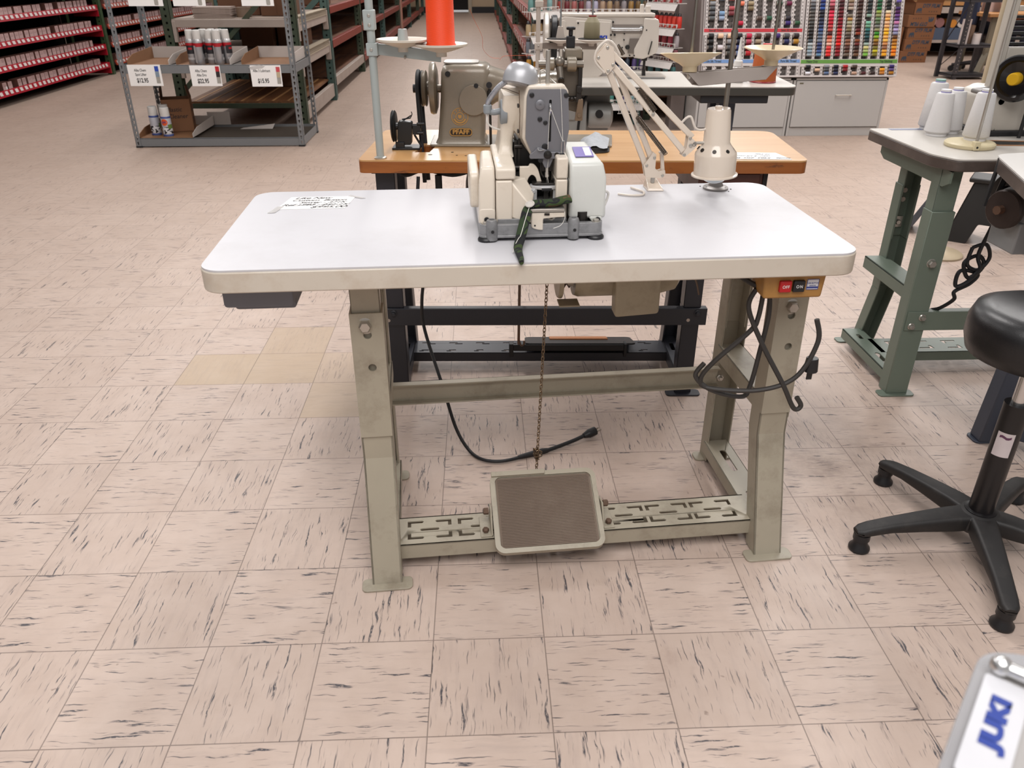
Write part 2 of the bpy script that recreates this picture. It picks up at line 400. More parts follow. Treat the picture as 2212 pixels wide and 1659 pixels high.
for sx in (-1, 1):
    # front leg
    u = .4445*sx if sx < 0 else .441
    path = [(.10, .62), (.09, .34), (.088, .285), (.002, .004)]
    a, b = u-.033, u+.033
    g = G()
    # web with real bolt and adjustment holes, then the bent foot
    M = basis((0, .10, .62), (1,0,0), (0, .095-.1, -.28))
    ln = sqrt(.010**2 + .28**2)
    hs = [circ(u, .046, .0085), circ(u+.004, .118, .0085)]
    g.plate([(a,0),(b,0),(b,ln),(a,ln)], hs, .004, basis((0,.10,.62), (1,0,0), (0,-.010,-.28)) )
    channel(g, path[1:], a, b, .05)
    p = path; t = .004
    for q in ((a, a+t), (b-t, b)): g.prism([p[0], p[1], (p[1][0]+.05, p[1][1]), (p[0][0]+.05, p[0][1])], 'yz', *q)
    lg = part('leg', g, beige, tb, fr=S)
    g = G(); channel(g, [(.105, .7065), (.100, .40)], u-.029, u+.029, .044)
    part('inner_leg', g, beige, lg, bev=.002, fr=S)
    g = G(); g.prism(rrect(u-.056, u+.056, -.018, .022, .012), 'xy', 0, .005)
    part('foot_plate', g, beige, lg, bev=.001, fr=S)
    g = G()
    bolt(g, (u-.003, .0995, .595), (0, -1, 0), .0125, .014, .02)
    part('bolt', g, steel, lg, fr=S)
    # rear leg, open side to the front
    u = (-.452 if sx < 0 else .455); a, b = u-.031, u+.031
    g = G(); channel(g, [(.445, .63), (.445, .004)], a, b, .05, op=-1)
    lg = part('leg', g, beige, tb, bev=.002, fr=S)
    g = G(); channel(g, [(.441, .7065), (.441, .41)], u-.027, u+.027, .044, op=-1)
    part('inner_leg', g, beige, lg, bev=.002, fr=S)
    g = G(); g.prism(rrect(u-.055, u+.055, .405, .447, .012), 'xy', 0, .005)
    part('foot_plate', g, beige, lg, bev=.001, fr=S)
    # side rails
    uu = u - .004*sx
    g = G().prism([(.10,.318),(.41,.318),(.41,.360),(.10,.360)], 'yz', uu-.031, uu-.027).prism([(.10,.318),(.41,.318),(.41,.360),(.10,.360)], 'yz', uu+.027, uu+.031).prism([(.10,.356),(.41,.356),(.41,.360),(.10,.360)], 'yz', uu-.031, uu+.031)
    part('side_rail', g, beige, tb, bev=.0015, fr=S)
    M = basis((uu-.034, .06, .064), (1,0,0), (0,1,0)); hole = [rrect(.026, .042, .20, .30, .007, 3), rrect(.026, .042, .07, .11, .007, 3)]
    g = G().plate([(0,0),(.068,0),(.068,.35),(0,.35)], hole, .004, M)
    g.box(uu-.034, uu-.030, .06, .41, .03, .064).box(uu+.030, uu+.034, .06, .41, .03, .064)
    part('base_rail', g, beige, tb, bev=.0015, fr=S)
# cross channel at the back
g = G().box(-.424, .424, .392, .396, .250, .306).box(-.424, .424, .374, .396, .302, .306).box(-.424, .424, .374, .396, .250, .254)
part('stretcher', g, beige, tb, bev=.0015, fr=S)
for x in (-.436, .430):
    g = G(); bolt(g, (x, .389, .272), (0,-1,0), .006, .006, .010); part('stretcher_bolt', g, steel, tb, fr=S)
# slotted treadle plate
g = G(); hs = []
def slots(x, y0=.055, y1=.145, f=1):
    o = []
    for yy, s in ((y1-.016, 1), (y0+.016, -1)):
        for sx in (-1, 1):
            c = x + sx*.035
            # corner-shaped slot
            if sx < 0: o.append([(c-.016,yy-s*.018),(c-.008,yy-s*.018),(c-.008,yy-s*.005),(c+.018,yy-s*.005),(c+.022,yy),(c+.018,yy+s*.004),(c-.016,yy+s*.004)])
            else: o.append([(c+.016,yy-s*.018),(c+.008,yy-s*.018),(c+.008,yy-s*.005),(c-.018,yy-s*.005),(c-.022,yy),(c-.018,yy+s*.004),(c+.016,yy+s*.004)])
    o.append(rrect(x-.022, x+.022, .5*(y0+y1)-.0045, .5*(y0+y1)+.0045, .0043, 3))
    return o
for x in (-.345, -.228, -.111, .006, .115, .224, .333): hs += slots(x)
g.plate([(-.425,.048),(.425,.048),(.425,.148),(-.425,.148)], hs, .003, Matrix.Translation((0,0,.072)))
g.box(-.425,.425,.048,.051,.034,.072).box(-.425,.425,.145,.148,.008,.072)  # back lip drawn lower to darken the slots from below
part('treadle_plate', g, beige, tb, bev=.001, fr=S)
# foot pedal: tilted pan with a ribbed rubber mat
PM = basis((-.073, .092, .11), (1, .0, 0), (0, .16, .098)); a = .126; b_ = .098
ped = G().plate(rrect(-a, a, -b_, b_, .022, 6), [], .012, PM)
pd = part('treadle', ped, beige, tb, bev=.004, fr=S)
g = G(); g.M = PM
rim = rrect(-a, a, -b_, b_, .022, 6); inn = rrect(-a+.011, a-.011, -b_+.011, b_-.011, .014, 6)
g.plate(rim, [inn], .005, Matrix.Translation((0,0,.005)))
part('treadle_rim', g, beige, pd, bev=.0018, fr=S)
g = G(); g.M = PM; n = 44
rub = mat('ribbed brown rubber', '#6f5f52', .75, var=.12, sc=8, dirt='#8b7d70', damt=.4)
g.box(-a+.013, a-.013, -b_+.013, b_-.013, 0, .0022)
for i in range(n):
    y = -b_+.018 + (2*b_-.036)*i/(n-1); g.box(-a+.018, a-.018, y-.0011, y+.0011, .002, .0038)
part('rubber_mat', g, rub, pd, fr=S, label='ribbed brown rubber mat')
g = G(); g.M = PM; g.box(-a+.004, .005, b_-.010, b_+.002, .004, .011)
part('hook_strip', g, beige, pd, bev=.001, fr=S)
for sx in (-1, 1):
    x = -.073 + sx*(a+.004)
    g = G().prism([(.055,.075),(.128,.075),(.122,.118),(.085,.125)], 'yz', x-.002, x+.002).box(x if sx < 0 else x, x+sx*.026, .055, .128, .0725, .0755)
    br = part('pedal_bracket', g, beige, tb, bev=.001, fr=S)
    g = G(); bolt(g, (x+sx*.014, .070, .0755), (0,0,1), .0075, .008, 0); part('bracket_bolt', g, rust, br, fr=S)
    g = G(); bolt(g, (x+sx*.002, .10, .112), (sx,0,0), .008, .012, 0)
    part('bracket_bolt', g, rust, br, fr=S)
# chain from the treadle up to the machine: separate links
p0 = S.w(-.085, .180, .163); p1 = Vector((.255, .40, .705)); 
chm = mat('brass chain', '#7d6a55', .35, .9, var=.2)
g = G(); ln = (p1-p0).length; n = int(ln/.0085); d = (p1-p0).normalized()
sd = d.cross(Vector((0,1,0))).normalized(); sf = d.cross(sd)
for i in range(n):
    c = p0 + d*(ln*(i+.5)/n); a_ = sd if i % 2 else sf
    a_ = (a_*cos(.5) + d.cross(a_)*sin(.5)).normalized()
    g.tube([c + d*(.0062*cos(t)) + a_*(.0034*sin(t)) for t in [2*pi*k/10 for k in range(10)]], .00105, 5, closed=True)
for k in range(14):   # knotted spare links above the treadle
    c = p0 + d*(.030 + .002*k) + Vector((R.uniform(-.006,.006), R.uniform(-.006,.006), 0)); a_ = Vector((R.uniform(-1,1),R.uniform(-1,1),R.uniform(-1,1))).normalized(); e_ = a_.cross(Vector((R.random(),R.random(),R.random()))).normalized()
    g.tube([c + e_*(.0068*cos(t)) + a_*(.0038*sin(t)) for t in [2*pi*q/10 for q in range(10)]], .00105, 5, closed=True)
part('chain', g, chm, tb, fr='w', label='knotted brass pull chain')
# drawer under the left end
g = G()
dm = mat('grey plastic tray', '#6a6b72', .5)
for z0, z1, y0, dx in ((.655,.7065,-.225,0), (.643,.664,-.205,.014)):
    x0, x1 = -.592+dx, -.462
    g.prism(rnd([(x0,z0),(x1,z0),(x1,z1),(x0,z1)], [.008,.008,0,0]), 'xz', y0, .10)
part('tray_drawer', g, dm, tb, bev=.002, label='small grey plastic tray drawer')
# push-button switch box
sw = part('switch_box', G().prism(rnd([(.440,.654),(.556,.654),(.560,.7065),(.436,.7065)], .006), 'xz', -.262, -.195), mat('mustard plastic', '#a5793f', .45, dirt='#7d5b30'), tb, bev=.004, label='mustard yellow push-button switch box')
part('button', G().box(.467,.4905,-.269,-.260,.669,.692), mat('red plastic', '#b1121c', .35), sw, bev=.002, label='red off button')
part('button', G().box(.494,.517,-.269,-.260,.669,.692), black, sw, bev=.002, label='black on button')
part('rating_plate', G().box(.522,.546,-.2632,-.262,.672,.693), mat('label white', '#d5d5da', .5), sw)
blue = mat('blue print', '#2a3a86', .5); wht = mat('white print', '#e6e6e6', .5)
text('lettering', 'OFF', .0085, (.4788,-.2694,.6805), (1,0,0), (0,0,1), wht, sw, .0001, sx=.9, space=1.1)
text('lettering', 'ON', .0085, (.5055,-.2694,.6805), (1,0,0), (0,0,1), wht, sw, .0001, sx=.9, space=1.3)
text('lettering', 'PUSH BUTTON\nSWITCH', .0034, (.534,-.2636,.6825), (1,0,0), (0,0,1), blue, sw, .0001, lead=1.5)
g = G().box(.523,.545,-.2636,-.2631,.6745,.678).box(.5225,.5455,-.2635,-.2631,.6718,.6727).box(.5225,.5455,-.2635,-.2631,.6923,.6932).box(.5222,.5231,-.2635,-.2631,.672,.693).box(.5449,.5458,-.2635,-.2631,.672,.693)
part('print_border', g, blue, sw)
# clutch motor under the top
cream = mat('cream motor paint', '#9c917b', .42, dirt='#6e604c')
mo = part('motor', G().lathe((.115,.05,.612), (1,0,0), [(.058,0),(.062,.01),(.062,.17),(.060,.20),(.052,.235),(.03,.25),(0.0001,.252)], 28), cream, tb, label='cream clutch motor')
part('terminal_box', G().prism(rnd([(.200,.528),(.300,.534),(.300,.690),(.196,.690)], .008), 'xz', -.040, .0), cream, mo, bev=.003)
part('pulley_guard', G().lathe((.078,.05,.612), (1,0,0), [(.062,0),(.065,.004),(.065,.010)], 28).box(.078,.125,-.012,.03,.545,.549), cream, mo, bev=.001)
part('pulley', G().lathe((.092,.05,.615), (1,0,0), [(.02,0),(.045,.002),(.036,.008),(.045,.014),(.02,.016),(.02,.024)], 24), rust, mo)
part('motor_mount', G().box(.12,.32,.0,.12,.678,.7065), cream, mo, bev=.002)
part('motor_lever', G().bar((.10,-.02,.60),(.118,.02,.66),.012,.006).cyl((.100,-.025,.63),(.112,-.025,.63),.010), steel, mo)
# bundled mains cord hanging from the switch box
cab = mat('grey rubber cord', '#2e2b29', .55)
def W3(l): return [Vector(p) for p in l]
cx = [(.455,-.225,.66),(.452,-.226,.60),(.44,-.225,.57),(.375,-.22,.50),(.355,-.21,.455),(.375,-.215,.435),(.47,-.245,.442),(.54,-.255,.475),(.575,-.25,.55),(.566,-.245,.60)]
part('power_cord', G().tube(cx, .0052, 8, 8), cab, tb)
cx = [(.440,-.222,.66),(.43,-.224,.62),(.465,-.235,.545),(.515,-.255,.46),(.545,-.262,.405),(.560,-.262,.41),(.548,-.26,.43)]
part('power_cord', G().tube(cx, .0052, 8, 8), cab, tb)
cx = [(.470,-.215,.66),(.478,-.215,.60),(.472,-.215,.52),(.462,-.218,.44),(.445,-.222,.415),(.38,-.215,.43),(.345,-.205,.46),(.36,-.205,.49)]
part('power_cord', G().tube(cx, .0052, 8, 8), cab, tb)
part('plug', G().cyl((.572,-.248,.515),(.572,-.248,.485),.012,.015,12).box(.566,.578,-.250,-.247,.465,.486), black, tb, bev=.001)
cx = [(.31,-.06,.69),(.35,-.12,.70),(.39,-.17,.69),(.43,-.21,.67),(.455,-.225,.66)]
part('power_cord', G().tube(cx, .0055, 8, 8), cab, tb)
part('lamp_wire', G().tube([(.30,-.15,.70),(.345,-.17,.67),(.40,-.2,.70)], .0025, 6, 8), mat('beige wire', '#8b8173', .5), tb)
part('wire', G().tube([(.26,-.08,.69),(.31,-.10,.68),(.345,-.12,.65),(.36,-.12,.61)], .002, 6, 8), mat('brown wire', '#5d4b3c', .5), tb)
# ---------------------------------------------------------------- button sewing machine on the white table
Bf = Fr((.2319193, .30689286, .75), 2.5)
ivory = mat('ivory machine paint', '#d6cbbc', .35, var=.04, sc=20, dirt='#9b8467', damt=.35, bump=.06, bsc=260, coat=.2)
coolw = mat('cool white paint', '#c6c7c2', .38, var=.03, sc=20, dirt='#a5a49c', damt=.4, bump=.06, bsc=260, coat=.2)
face = mat('grey face plate', '#77777c', .38, .35, var=.05, sc=10)
cast = mat('worn aluminium casting', '#8b8b8c', .42, .35, var=.25, sc=45, dirt='#3c3b3a', damt=.5)
dark = mat('oily black', '#141211', .45)
bshn = mat('dark steel', '#3a3735', .35, .8, var=.2)
mc = thing('button_sewing_machine', 'ivory button sewing machine with grey face plate on the white table', 'sewing machine', Bf.o, Bf.deg)
# base
g = G().prism(rrect(-.122, .122, 0, .30, .014), 'xy', .007, .012)
ring = rrect(-.121, .121, .002, .30, .014); inn = rrect(-.108, .108, .014, .288, .01)
g.plate(ring, [inn], .022, Matrix.Translation((0,0,.033)))
g.box(-.085, .05, .015, .02, .012, .04)
bs = part('base_plate', g, cast, mc, bev=.002, label='worn grey cast base plate')
g = G().box(-.107, .107, .016, .28, .011, .020)
part('oil_pan', g, dark, bs)
for x in (-.0975, .0625):
    part('hinge_boss', G().lathe((x, .004, .003), (0,0,1), [(.0115,0),(.0115,.034),(.0095,.040),(.005,.041),(.005,.036),(.0001,.036)], 20), cast, bs, bev=.0006)
    part('screw', G().cyl((x+.001, -.0077, .022), (x+.001, -.0082, .022), .0032), dark, bs)
for x, y in ((-.108,.010), (.108,.010), (-.108,.288), (.108,.288)):
    part('rubber_foot', G().lathe((x, y, 0), (0,0,1), [(.0165,0),(.017,.004),(.015,.007)], 20), black, bs)
    part('foot_screw', G().lathe((x, y+.002, .033), (0,0,1), [(.009,0),(.009,.001),(.006,.0012),(.006,.004),(.004,.005)], 14), steel, bs)
part('spring_post', G().cyl((.082,.03,.013), (.082,.03,.05), .014, n=20).cyl((.082,.03,.013),(.082,.03,.022),.02,n=20), bshn, bs)
# left cover: front face, chamfer, sloping top
def cover(x0, x1, prof, ch, side):
    """prof (v, z) side outline extruded along u, the outer top edge drawn in by ch"""
    rings = []
    for v, z, k in prof:
        pass
    g = G(); a = [(x0, v, z) for v, z, k in prof]; b = [(x1, v, z) for v, z, k in prof]
    if side < 0: a = [(x0 + ch*k, v, z) for v, z, k in prof]
    else: b = [(x1 - ch*k, v, z) for v, z, k in prof]
    n = len(prof)
    g.add(a + b, [tuple(range(n)), tuple(range(2*n-1, n-1, -1))] + [(i, n+i, n+(i+1)%n, (i+1)%n) for i in range(n)])
    return g
pl = [(.016,.030,.0),(.016,.115,.0),(.026,.139,.30),(.145,.146,.55),(.165,.11,.4),(.165,.03,0)]
lc = part('left_cover', cover(-.1225, -.0895, pl, .022, -1), ivory, mc, bev=.005, seg=3)
# rounded lower lobe with its screw
g = G().prism(rnd([(-.1215,.062),(-.0895,.062),(-.0895,.030),(-.098,.022),(-.112,.022),(-.1215,.036)], .008), 'xz', .0155, .05)
part('cover_lobe', g, ivory, lc, bev=.003)
part('cover_screw', G().lathe((-.1065, .0152, .040), (0,-1,0), [(.0052,0),(.0052,.0025),(.003,.003),(.003,.0008),(.0001,.0008)], 14), black, lc)
g = G().prism(rnd([(.05,.052),(.20,.06),(.20,.13),(.055,.121)], .014), 'yz', -.1365, -.118)
part('side_flap', g, ivory, lc, bev=.004, seg=3)
# main body
g = G()
g.prism([(.0175,.030),(.0175,.114),(.2,.114),(.2,.030)], 'yz', -.088, -.056)                 # lower left block
g.prism([(.0185,.1155),(.0185,.134),(.026,.140),(.15,.147),(.2,.147),(.2,.1155)], 'yz', -.088, -.050)   # upper left block
g.prism([(.20,.03),(.20,.16),(.245,.16),(.245,.03)], 'yz', -.06, .05)
g.prism([(.03,.112),(.03,.152),(.2,.165),(.245,.165),(.245,.112)], 'yz', .030, .0525)
g.prism([(.03,.022),(.03,.111),(.24,.111),(.24,.022)], 'yz', .030, .0525)
bd = part('body', g, ivory, mc, bev=.0035, seg=3)
# wedge running from the left block to the needle bed
g = G().add([(-.060,.024,.112),(-.060,.024,.040),(-.020,.004,.066),(-.020,.004,.034),(-.028,.05,.112),(-.060,.08,.112),(-.010,.05,.082),(-.02,.05,.034),(-.06,.08,.034)],
      [(0,1,3,2),(0,2,6,4),(0,4,5),(1,8,7,3),(2,3,7,6),(4,6,7),(4,7,8,5),(0,5,8,1)])
part('bed_wedge', g, ivory, bd, bev=.0025)
# column and arm
def arc(p, q, n, bul): 
    return [tuple(Vector(p).lerp(Vector(q), i/n) + Vector((0, bul*4*(i/n)*(1-i/n)))) for i in range(n+1)]
col_ = G()
rings = []
for z, u0, u1, v0, v1 in ((.14,-.080,-.046,.10,.22),(.152,-.075,-.047,.115,.22),(.17,-.072,-.046,.12,.22),(.20,-.0705,-.040,.115,.22),(.235,-.069,-.02,.10,.22),(.256,-.066,.02,.10,.22)):
    rings.append([(x, y, z) for x, y in rrect(u0, u1, v0, v1, .008, 3)])
col_.loft(rings)
part('column', col_, ivory, mc, bev=0, sharp=50)
# arm shell: widening from the face plate to the rear
ar = [(-.026,.259),(-.020,.2755),(.046,.2755),(.0545,.268),(.058,.200),(.0495,.152),(-.014,.148),(-.029,.183)]
fr0 = [((x*1.12-.0005 if x < 0 else x-.001), .0665, z+(.0035 if z > .27 else 0)) for x, z in ar]
fr1 = [((x*1.14-.0005 if x < 0 else x), .085, z+(.004 if z > .27 else 0)) for x, z in ar]
bk = [(-.070,.205,.247),(-.064,.205,.262),(.03,.205,.266),(.05,.205,.26),(.05,.205,.215),(.045,.205,.205),(-.055,.205,.205),(-.070,.205,.212)]
md = [(-.049,.13,.254),(-.043,.13,.270),(.04,.13,.272),(.053,.13,.264),(.054,.13,.20),(.047,.13,.180),(-.034,.13,.178),(-.050,.13,.19)]
arm = part('arm', G().loft([fr0, fr1, md, bk][::-1]), ivory, mc, bev=.004, seg=3)
# left panel seam and screws
sd = lambda v, z: (-.0335 - (v-.072)*.285 - .0018, v, z)
g = G().tube([sd(.082,.268), sd(.078,.225), sd(.080,.186)], .0008, 6)
part('panel_seam', g, mat('seam brown', '#5a4634', .6), arm)
g = G().tube([sd(.082,.262), sd(.15,.262), sd(.20,.258)], .0009, 6); part('panel_seam', g, MATS['seam brown'], arm)
for v, z in ((.085,.240), (.085,.193)):
    part('panel_screw', G().lathe(sd(v, z), (-1,-.25,0), [(.0042,0),(.0042,.0016),(.0001,.0016)], 12), black, arm)
# face plate with its slot
fo = [(-.0255,.259),(-.0215,.2725),(.0485,.272),(.0525,.262),(.0562,.199),(.0485,.1515),(.036,.148),(.028,.147),(.019,.127),(.011,.127),(.002,.147),(-.013,.150),(-.0275,.183)]
slot = [(x, z) for x, z in rrect(.0165, .0215, .176, .254, .0024, 4)]
fp = part('face_plate', G().plate(rnd(fo, .004, 3), [slot], .006, basis((0,.0595,0), (1,0,0), (0,0,1))), face, mc, bev=.001, label='grey metal face plate')
part('slot_back', G().box(.0155,.0225,.066,.0665,.174,.256), dark, fp)
part('take_up_lever', G().tube([(.0185,.066,.243),(.0185,.058,.246),(.0185,.052,.240),(.0183,.056,.232),(.018,.064,.222)], .0022, 8, 4), chrome, fp)
for x, z, r in ((-.0165,.2625,.0046), (.0485,.2615,.0046), (-.0005,.219,.0046), (.010,.2125,.0042), (.010,.168,.006), (-.0155,.149,.0046), (.002,.1425,.005)):
    part('black_screw', G().lathe((x, .0594, z), (0,-1,0), [(r,0),(r,.0015),(r*.8,.002),(.0001,.002)], 16), black, fp)
part('tension_disc', G().lathe((-.0008,.0594,.2455), (0,-1,0), [(.0088,0),(.0088,.003),(.0065,.0042),(.0022,.0045),(.0022,.0035),(.0001,.0035)], 24), face, fp)
part('tension_bracket', G().prism(rnd([(-.020,.146),(.045,.145),(.048,.158),(.018,.158),(.012,.163),(-.004,.168),(-.011,.160),(-.020,.154)], .004), 'xz', .0555, .0594), face, fp, bev=.0008)
part('tension_knob', G().lathe((.0153,.0555,.1535), (0,-1,0), [(.0078,0),(.0078,.003),(.0066,.0045),(.0045,.005),(.0045,.008),(.0028,.0085),(.0028,.011),(.0001,.0115)], 24), [bshn], fp)
part('thread_eyelet', G().tube([(-.004,.054,.1675),(-.003,.052,.163),(.002,.052,.1625),(.007,.054,.1625)], .0012, 8, 4), chrome, fp)
part('black_hole', G().cyl((.0330,.0553,.153),(.0330,.0549,.153),.0048,n=16), bshn, fp)
part('black_screw', G().lathe((.0435,.0555,.1515), (0,-1,0), [(.0058,0),(.0058,.002),(.0045,.0028),(.0001,.0028)], 16), black, fp)
part('thread_guide', G().tube([(.0415,.055,.150),(.0412,.052,.175),(.0440,.052,.1795),(.0470,.052,.175),(.0468,.055,.150)], .0009, 6, 4), chrome, fp)
wt = mat('white thread', '#e8e4dc', .7)
g = G().tube([(.0185,.0525,.2405),(.0432,.0517,.1795)], .0004, 5).tube([(.0372,.058,.2755),(.0385,.056,.255),(.0436,.0517,.1795)], .0004, 5).tube([(.0172,.054,.235),(.0150,.052,.165)], .0004, 5)
part('sewing_thread', g, wt, fp, kind='stuff')
# thread post, rear fittings on top
part('thread_post', G().cyl((.0165,.088,.272), (.0165,.088,.337), .0042).cyl((.0165,.088,.272),(.0165,.088,.2765),.0075), steel, mc)
g = G().box(-.008,.002,.125,.15,.270,.300).tube([(.006,.12,.272),(.006,.12,.296),(.014,.12,.298),(.024,.11,.285),(.036,.09,.276)], .0014, 6, 4)
part('wire_guide', g, steel, mc, bev=.0006)
for i, (x, y) in enumerate(((-.004,.098), (-.009,.115))):
    part('screw', G().cyl((x,y,.272), (x,y,.286), .004).ball((x,y,.287),.0045), chrome, mc)
# dark mechanism between bed and arm
g = G().box(-.040,.028,.11,.18,.03,.172).box(-.052,.028,.15,.18,.03,.16).box(-.05,-.02,.07,.10,.07,.112)
mech = part('mechanism', g, dark, mc)
g = G().bar((-.036,.105,.10),(-.036,.105,.175),.004,.004).bar((-.043,.108,.11),(-.043,.108,.17),.004,.004).cyl((-.05,.106,.118),(-.032,.106,.118),.006).cyl((-.045,.106,.16),(-.03,.106,.16),.005)
part('link_rod', g, bshn, mech)
# ivory arched lifter
arch = rnd([(-.038,.082),(-.024,.082),(-.022,.105),(-.014,.114),(-.006,.108),(.000,.085),(.030,.085),(.030,.097),(.006,.098),(-.002,.125),(-.010,.134),(-.018,.134),(-.020,.129),(-.038,.129)], [0,0,.006,.008,.006,.003,.002,.002,.004,.008,.006,.004,.002,.002])
part('lifter_arch', G().prism(arch, 'xz', .066, .074), ivory, mc, bev=.0012)
# needle bar with needle and thread
nb = part('needle_bar', G().cyl((.0155,.064,.15), (.0155,.064,.118), .0032).cyl((.0155,.064,.118),(.0155,.064,.109),.0042).cyl((.0155,.064,.109),(.0155,.064,.066),.0007), chrome, mc)
part('sewing_thread', G().tube([(.018,.058,.150),(.0155,.058,.120),(.0175,.055,.100),(.0185,.056,.085),(.0168,.060,.066)], .0004, 5, 4), wt, nb, kind='stuff')
part('finger_guard', G().box(.005,.0265,.070,.073,.118,.15).tube([(.005,.070,.14),(.004,.066,.118),(.010,.064,.108)], .002, 6, 3), bshn, mc, bev=.0008)
# button clamp: ring holder, posts, lever with ball
clm = mat('bright worn steel', '#b9b9ba', .35, .35, var=.15, sc=60)
cl = part('button_clamp', G().prism(rnd([(-.018,.068),(-.019,.052),(-.010,.046),(.004,.040),(.024,.040),(.036,.046),(.044,.052),(.043,.068)], .003), 'xy', .089, .0955), clm, mc, bev=.0012)
part('clamp_slide', G().box(.003,.023,.0385,.050,.087,.0925), black, cl, bev=.001)
part('clamp_top', G().prism(rrect(-.014,.036,.050,.076,.008), 'xy', .0955, .100).cyl((.034,.060,.10),(.034,.060,.106),.008), bshn, cl, bev=.0008)
part('clamp_lever', G().bar((.030,.056,.099),(.052,.050,.103),.005,.004).ball((.0535,.0495,.104),.0052), chrome, cl)
for x in (-.0115, .0325):
    part('clamp_post', G().box(x-.006,x+.006,.046,.052,.068,.090).cyl((x,.0458,.085),(x,.0445,.085),.0034), clm, cl, bev=.0008)
part('clamp_arm', G().box(-.030,-.014,.050,.056,.080,.088), clm, cl, bev=.0006); part('clamp_arm', G().box(.036,.054,.052,.058,.081,.088), clm, cl, bev=.0006)
part('clamp_foot', G().lathe((.011,.052,.066), (0,0,1), [(.022,0),(.0225,.0015),(.021,.003),(.012,.003)], 28), chrome, cl)
part('presser_spring', G().box(.0085,.0175,.050,.054,.066,.088), bshn, cl)
# bed arm with chrome-edged needle plate
bed = part('bed_arm', G().prism(rnd([(-.021,.056),(-.021,.026),(-.006,.0215),(.002,.0215),(.002,.044),(.030,.046),(.044,.046),(.044,.056)], [0,.006,.006,.002,.003,.002,.003,0]), 'xz', -.002, .06), ivory, mc, bev=.002)
part('needle_plate', G().box(-.023,.0435,-.004,.065,.0575,.0635), steel, bed, bev=.001)
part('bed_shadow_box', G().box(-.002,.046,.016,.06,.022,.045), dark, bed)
part('looper_hook', G().tube([(.012,.010,.043),(.020,.006,.040),(.025,.004,.046),(.024,.008,.049)], .0022, 6, 4), steel, bed)
part('bed_screw', G().cyl((-.014,-.0018,.031),(-.014,-.0024,.031),.0018), dark, bed)
part('latch', G().box(.004,.014,-.0035,0,.051,.055), bshn, bed)
part('loose_thread', G().tube([(.043,-.003,.058),(.0435,-.004,.044),(.036,-.004,.031),(.022,-.004,.0255)], .0005, 5, 5), wt, bed, kind='stuff')
# right cover
pr_ = [(.020,.036,0),(.020,.1165,.0),(.030,.142,.22),(.14,.162,.75),(.19,.11,.5),(.19,.036,0)]
rc = part('right_cover', cover(.0555, .1285, pr_, .034, 1), coolw, mc, bev=.006, seg=3, label='cool white right belt cover')
part('cover_lobe', G().prism(rnd([(.094,.040),(.122,.040),(.120,.030),(.112,.024),(.104,.026)], .006), 'xz', .0195, .06), coolw, rc, bev=.002)
part('cover_screw', G().lathe((.1125, .0192, .034), (0,-1,0), [(.0055,0),(.0055,.0022),(.003,.0026),(.003,.001),(.0001,.001)], 14), black, rc)
part('cover_hook', G().prism(rnd([(.05,.055),(.12,.055),(.12,.085),(.05,.085)], .01), 'yz', .127, .1325), coolw, rc, bev=.002)
# purple sticker on the sloping top
pur = mat('purple sticker', '#5b4a9a', .4)
sl = Vector((0,.110,.020)).normalized()
so = Vector((.070,.055,.1482)); sx_ = Vector((1,0,0))
g = G(); g.M = basis(so, (1,0,0), sl); g.box(0,.036,0,.05,.0,.0006)
st = part('sticker', g, pur, rc, label='purple and white sticker')
g = G(); g.M = basis(so, (1,0,0), sl); g.box(.020,.033,.006,.046,.0006,.0009)
part('sticker_panel', g, wht, st)
# cord leaving the cover at the right
part('white_cord', G().tube([(.131,.10,.060),(.142,.11,.066),(.152,.12,.058),(.148,.12,.040),(.140,.115,.028),(.134,.115,.02)], .0028, 8, 6), mat('white cord', '#d8d4ce', .5), mc)
# a clip-on gooseneck lamp
LF = Bf
lg_ = mat('silver lamp', '#a6a7ab', .34, .3, var=.04, sc=6)
lgp = mat('grey lamp plastic', '#84898d', .45)
lm = thing('gooseneck_lamp', 'small silver dome gooseneck lamp stuck to the left side of the ivory machine', 'lamp', LF.w(-.06,.15,.2), LF.deg)
o_ = Vector((-.060,.15,.2))
ax = Vector((.42,-.62,-.62)).normalized(); c0 = Vector((-.034,.100,.286))
ax = Vector((-.22,-.22,-.95)).normalized()
dome = [(.0001,-.030),(.010,-.0295),(.020,-.026),(.028,-.019),(.0325,-.008),(.0335,.002),(.0335,.010),(.0305,.0105),(.0001,.0105)]
part('lamp_shade', G().lathe(c0, ax, dome, 32), lg_, lm, fr=LF, sharp=50)
part('lens', G().lathe(c0 + ax*.0106, ax, [(.029,0),(.027,.002),(.0001,.003)], 28), mat('frosted lens', '#9a9796', .2), lm, fr=LF)
hd = c0 + Vector((-.026,.004,-.004))
part('gooseneck', G().tube([hd, hd + Vector((-.014,.003,-.010)), (-.086,.112,.258), (-.0945,.122,.243), (-.096,.126,.232)], .0052, 10, 8), mat('braided steel', '#a7a9b0', .35, .7, var=.3, sc=200, bump=.4, bsc=500), lm, fr=LF)
part('base', G().lathe((-.0585,.128,.222), (-1,0,0), [(.024,0),(.024,.010),(.022,.013),(.0001,.013)], 28), lgp, lm, fr=LF, bev=.001)
part('bracket', G().tube([(-.071,.127,.224),(-.085,.126,.222),(-.096,.126,.226)], .006, 10, 4).lathe((-.096,.126,.219),(0,0,1),[(.006,0),(.0085,.003),(.0085,.016),(.006,.018)],16), lgp, lm, fr=LF)
part('power_cord', G().tube([(-.096,.126,.220),(-.097,.126,.205),(-.090,.13,.195),(-.075,.135,.188),(-.062,.14,.186)], .0018, 8, 6), mat('white cord', '#d8d4ce', .5), lm, fr=LF)
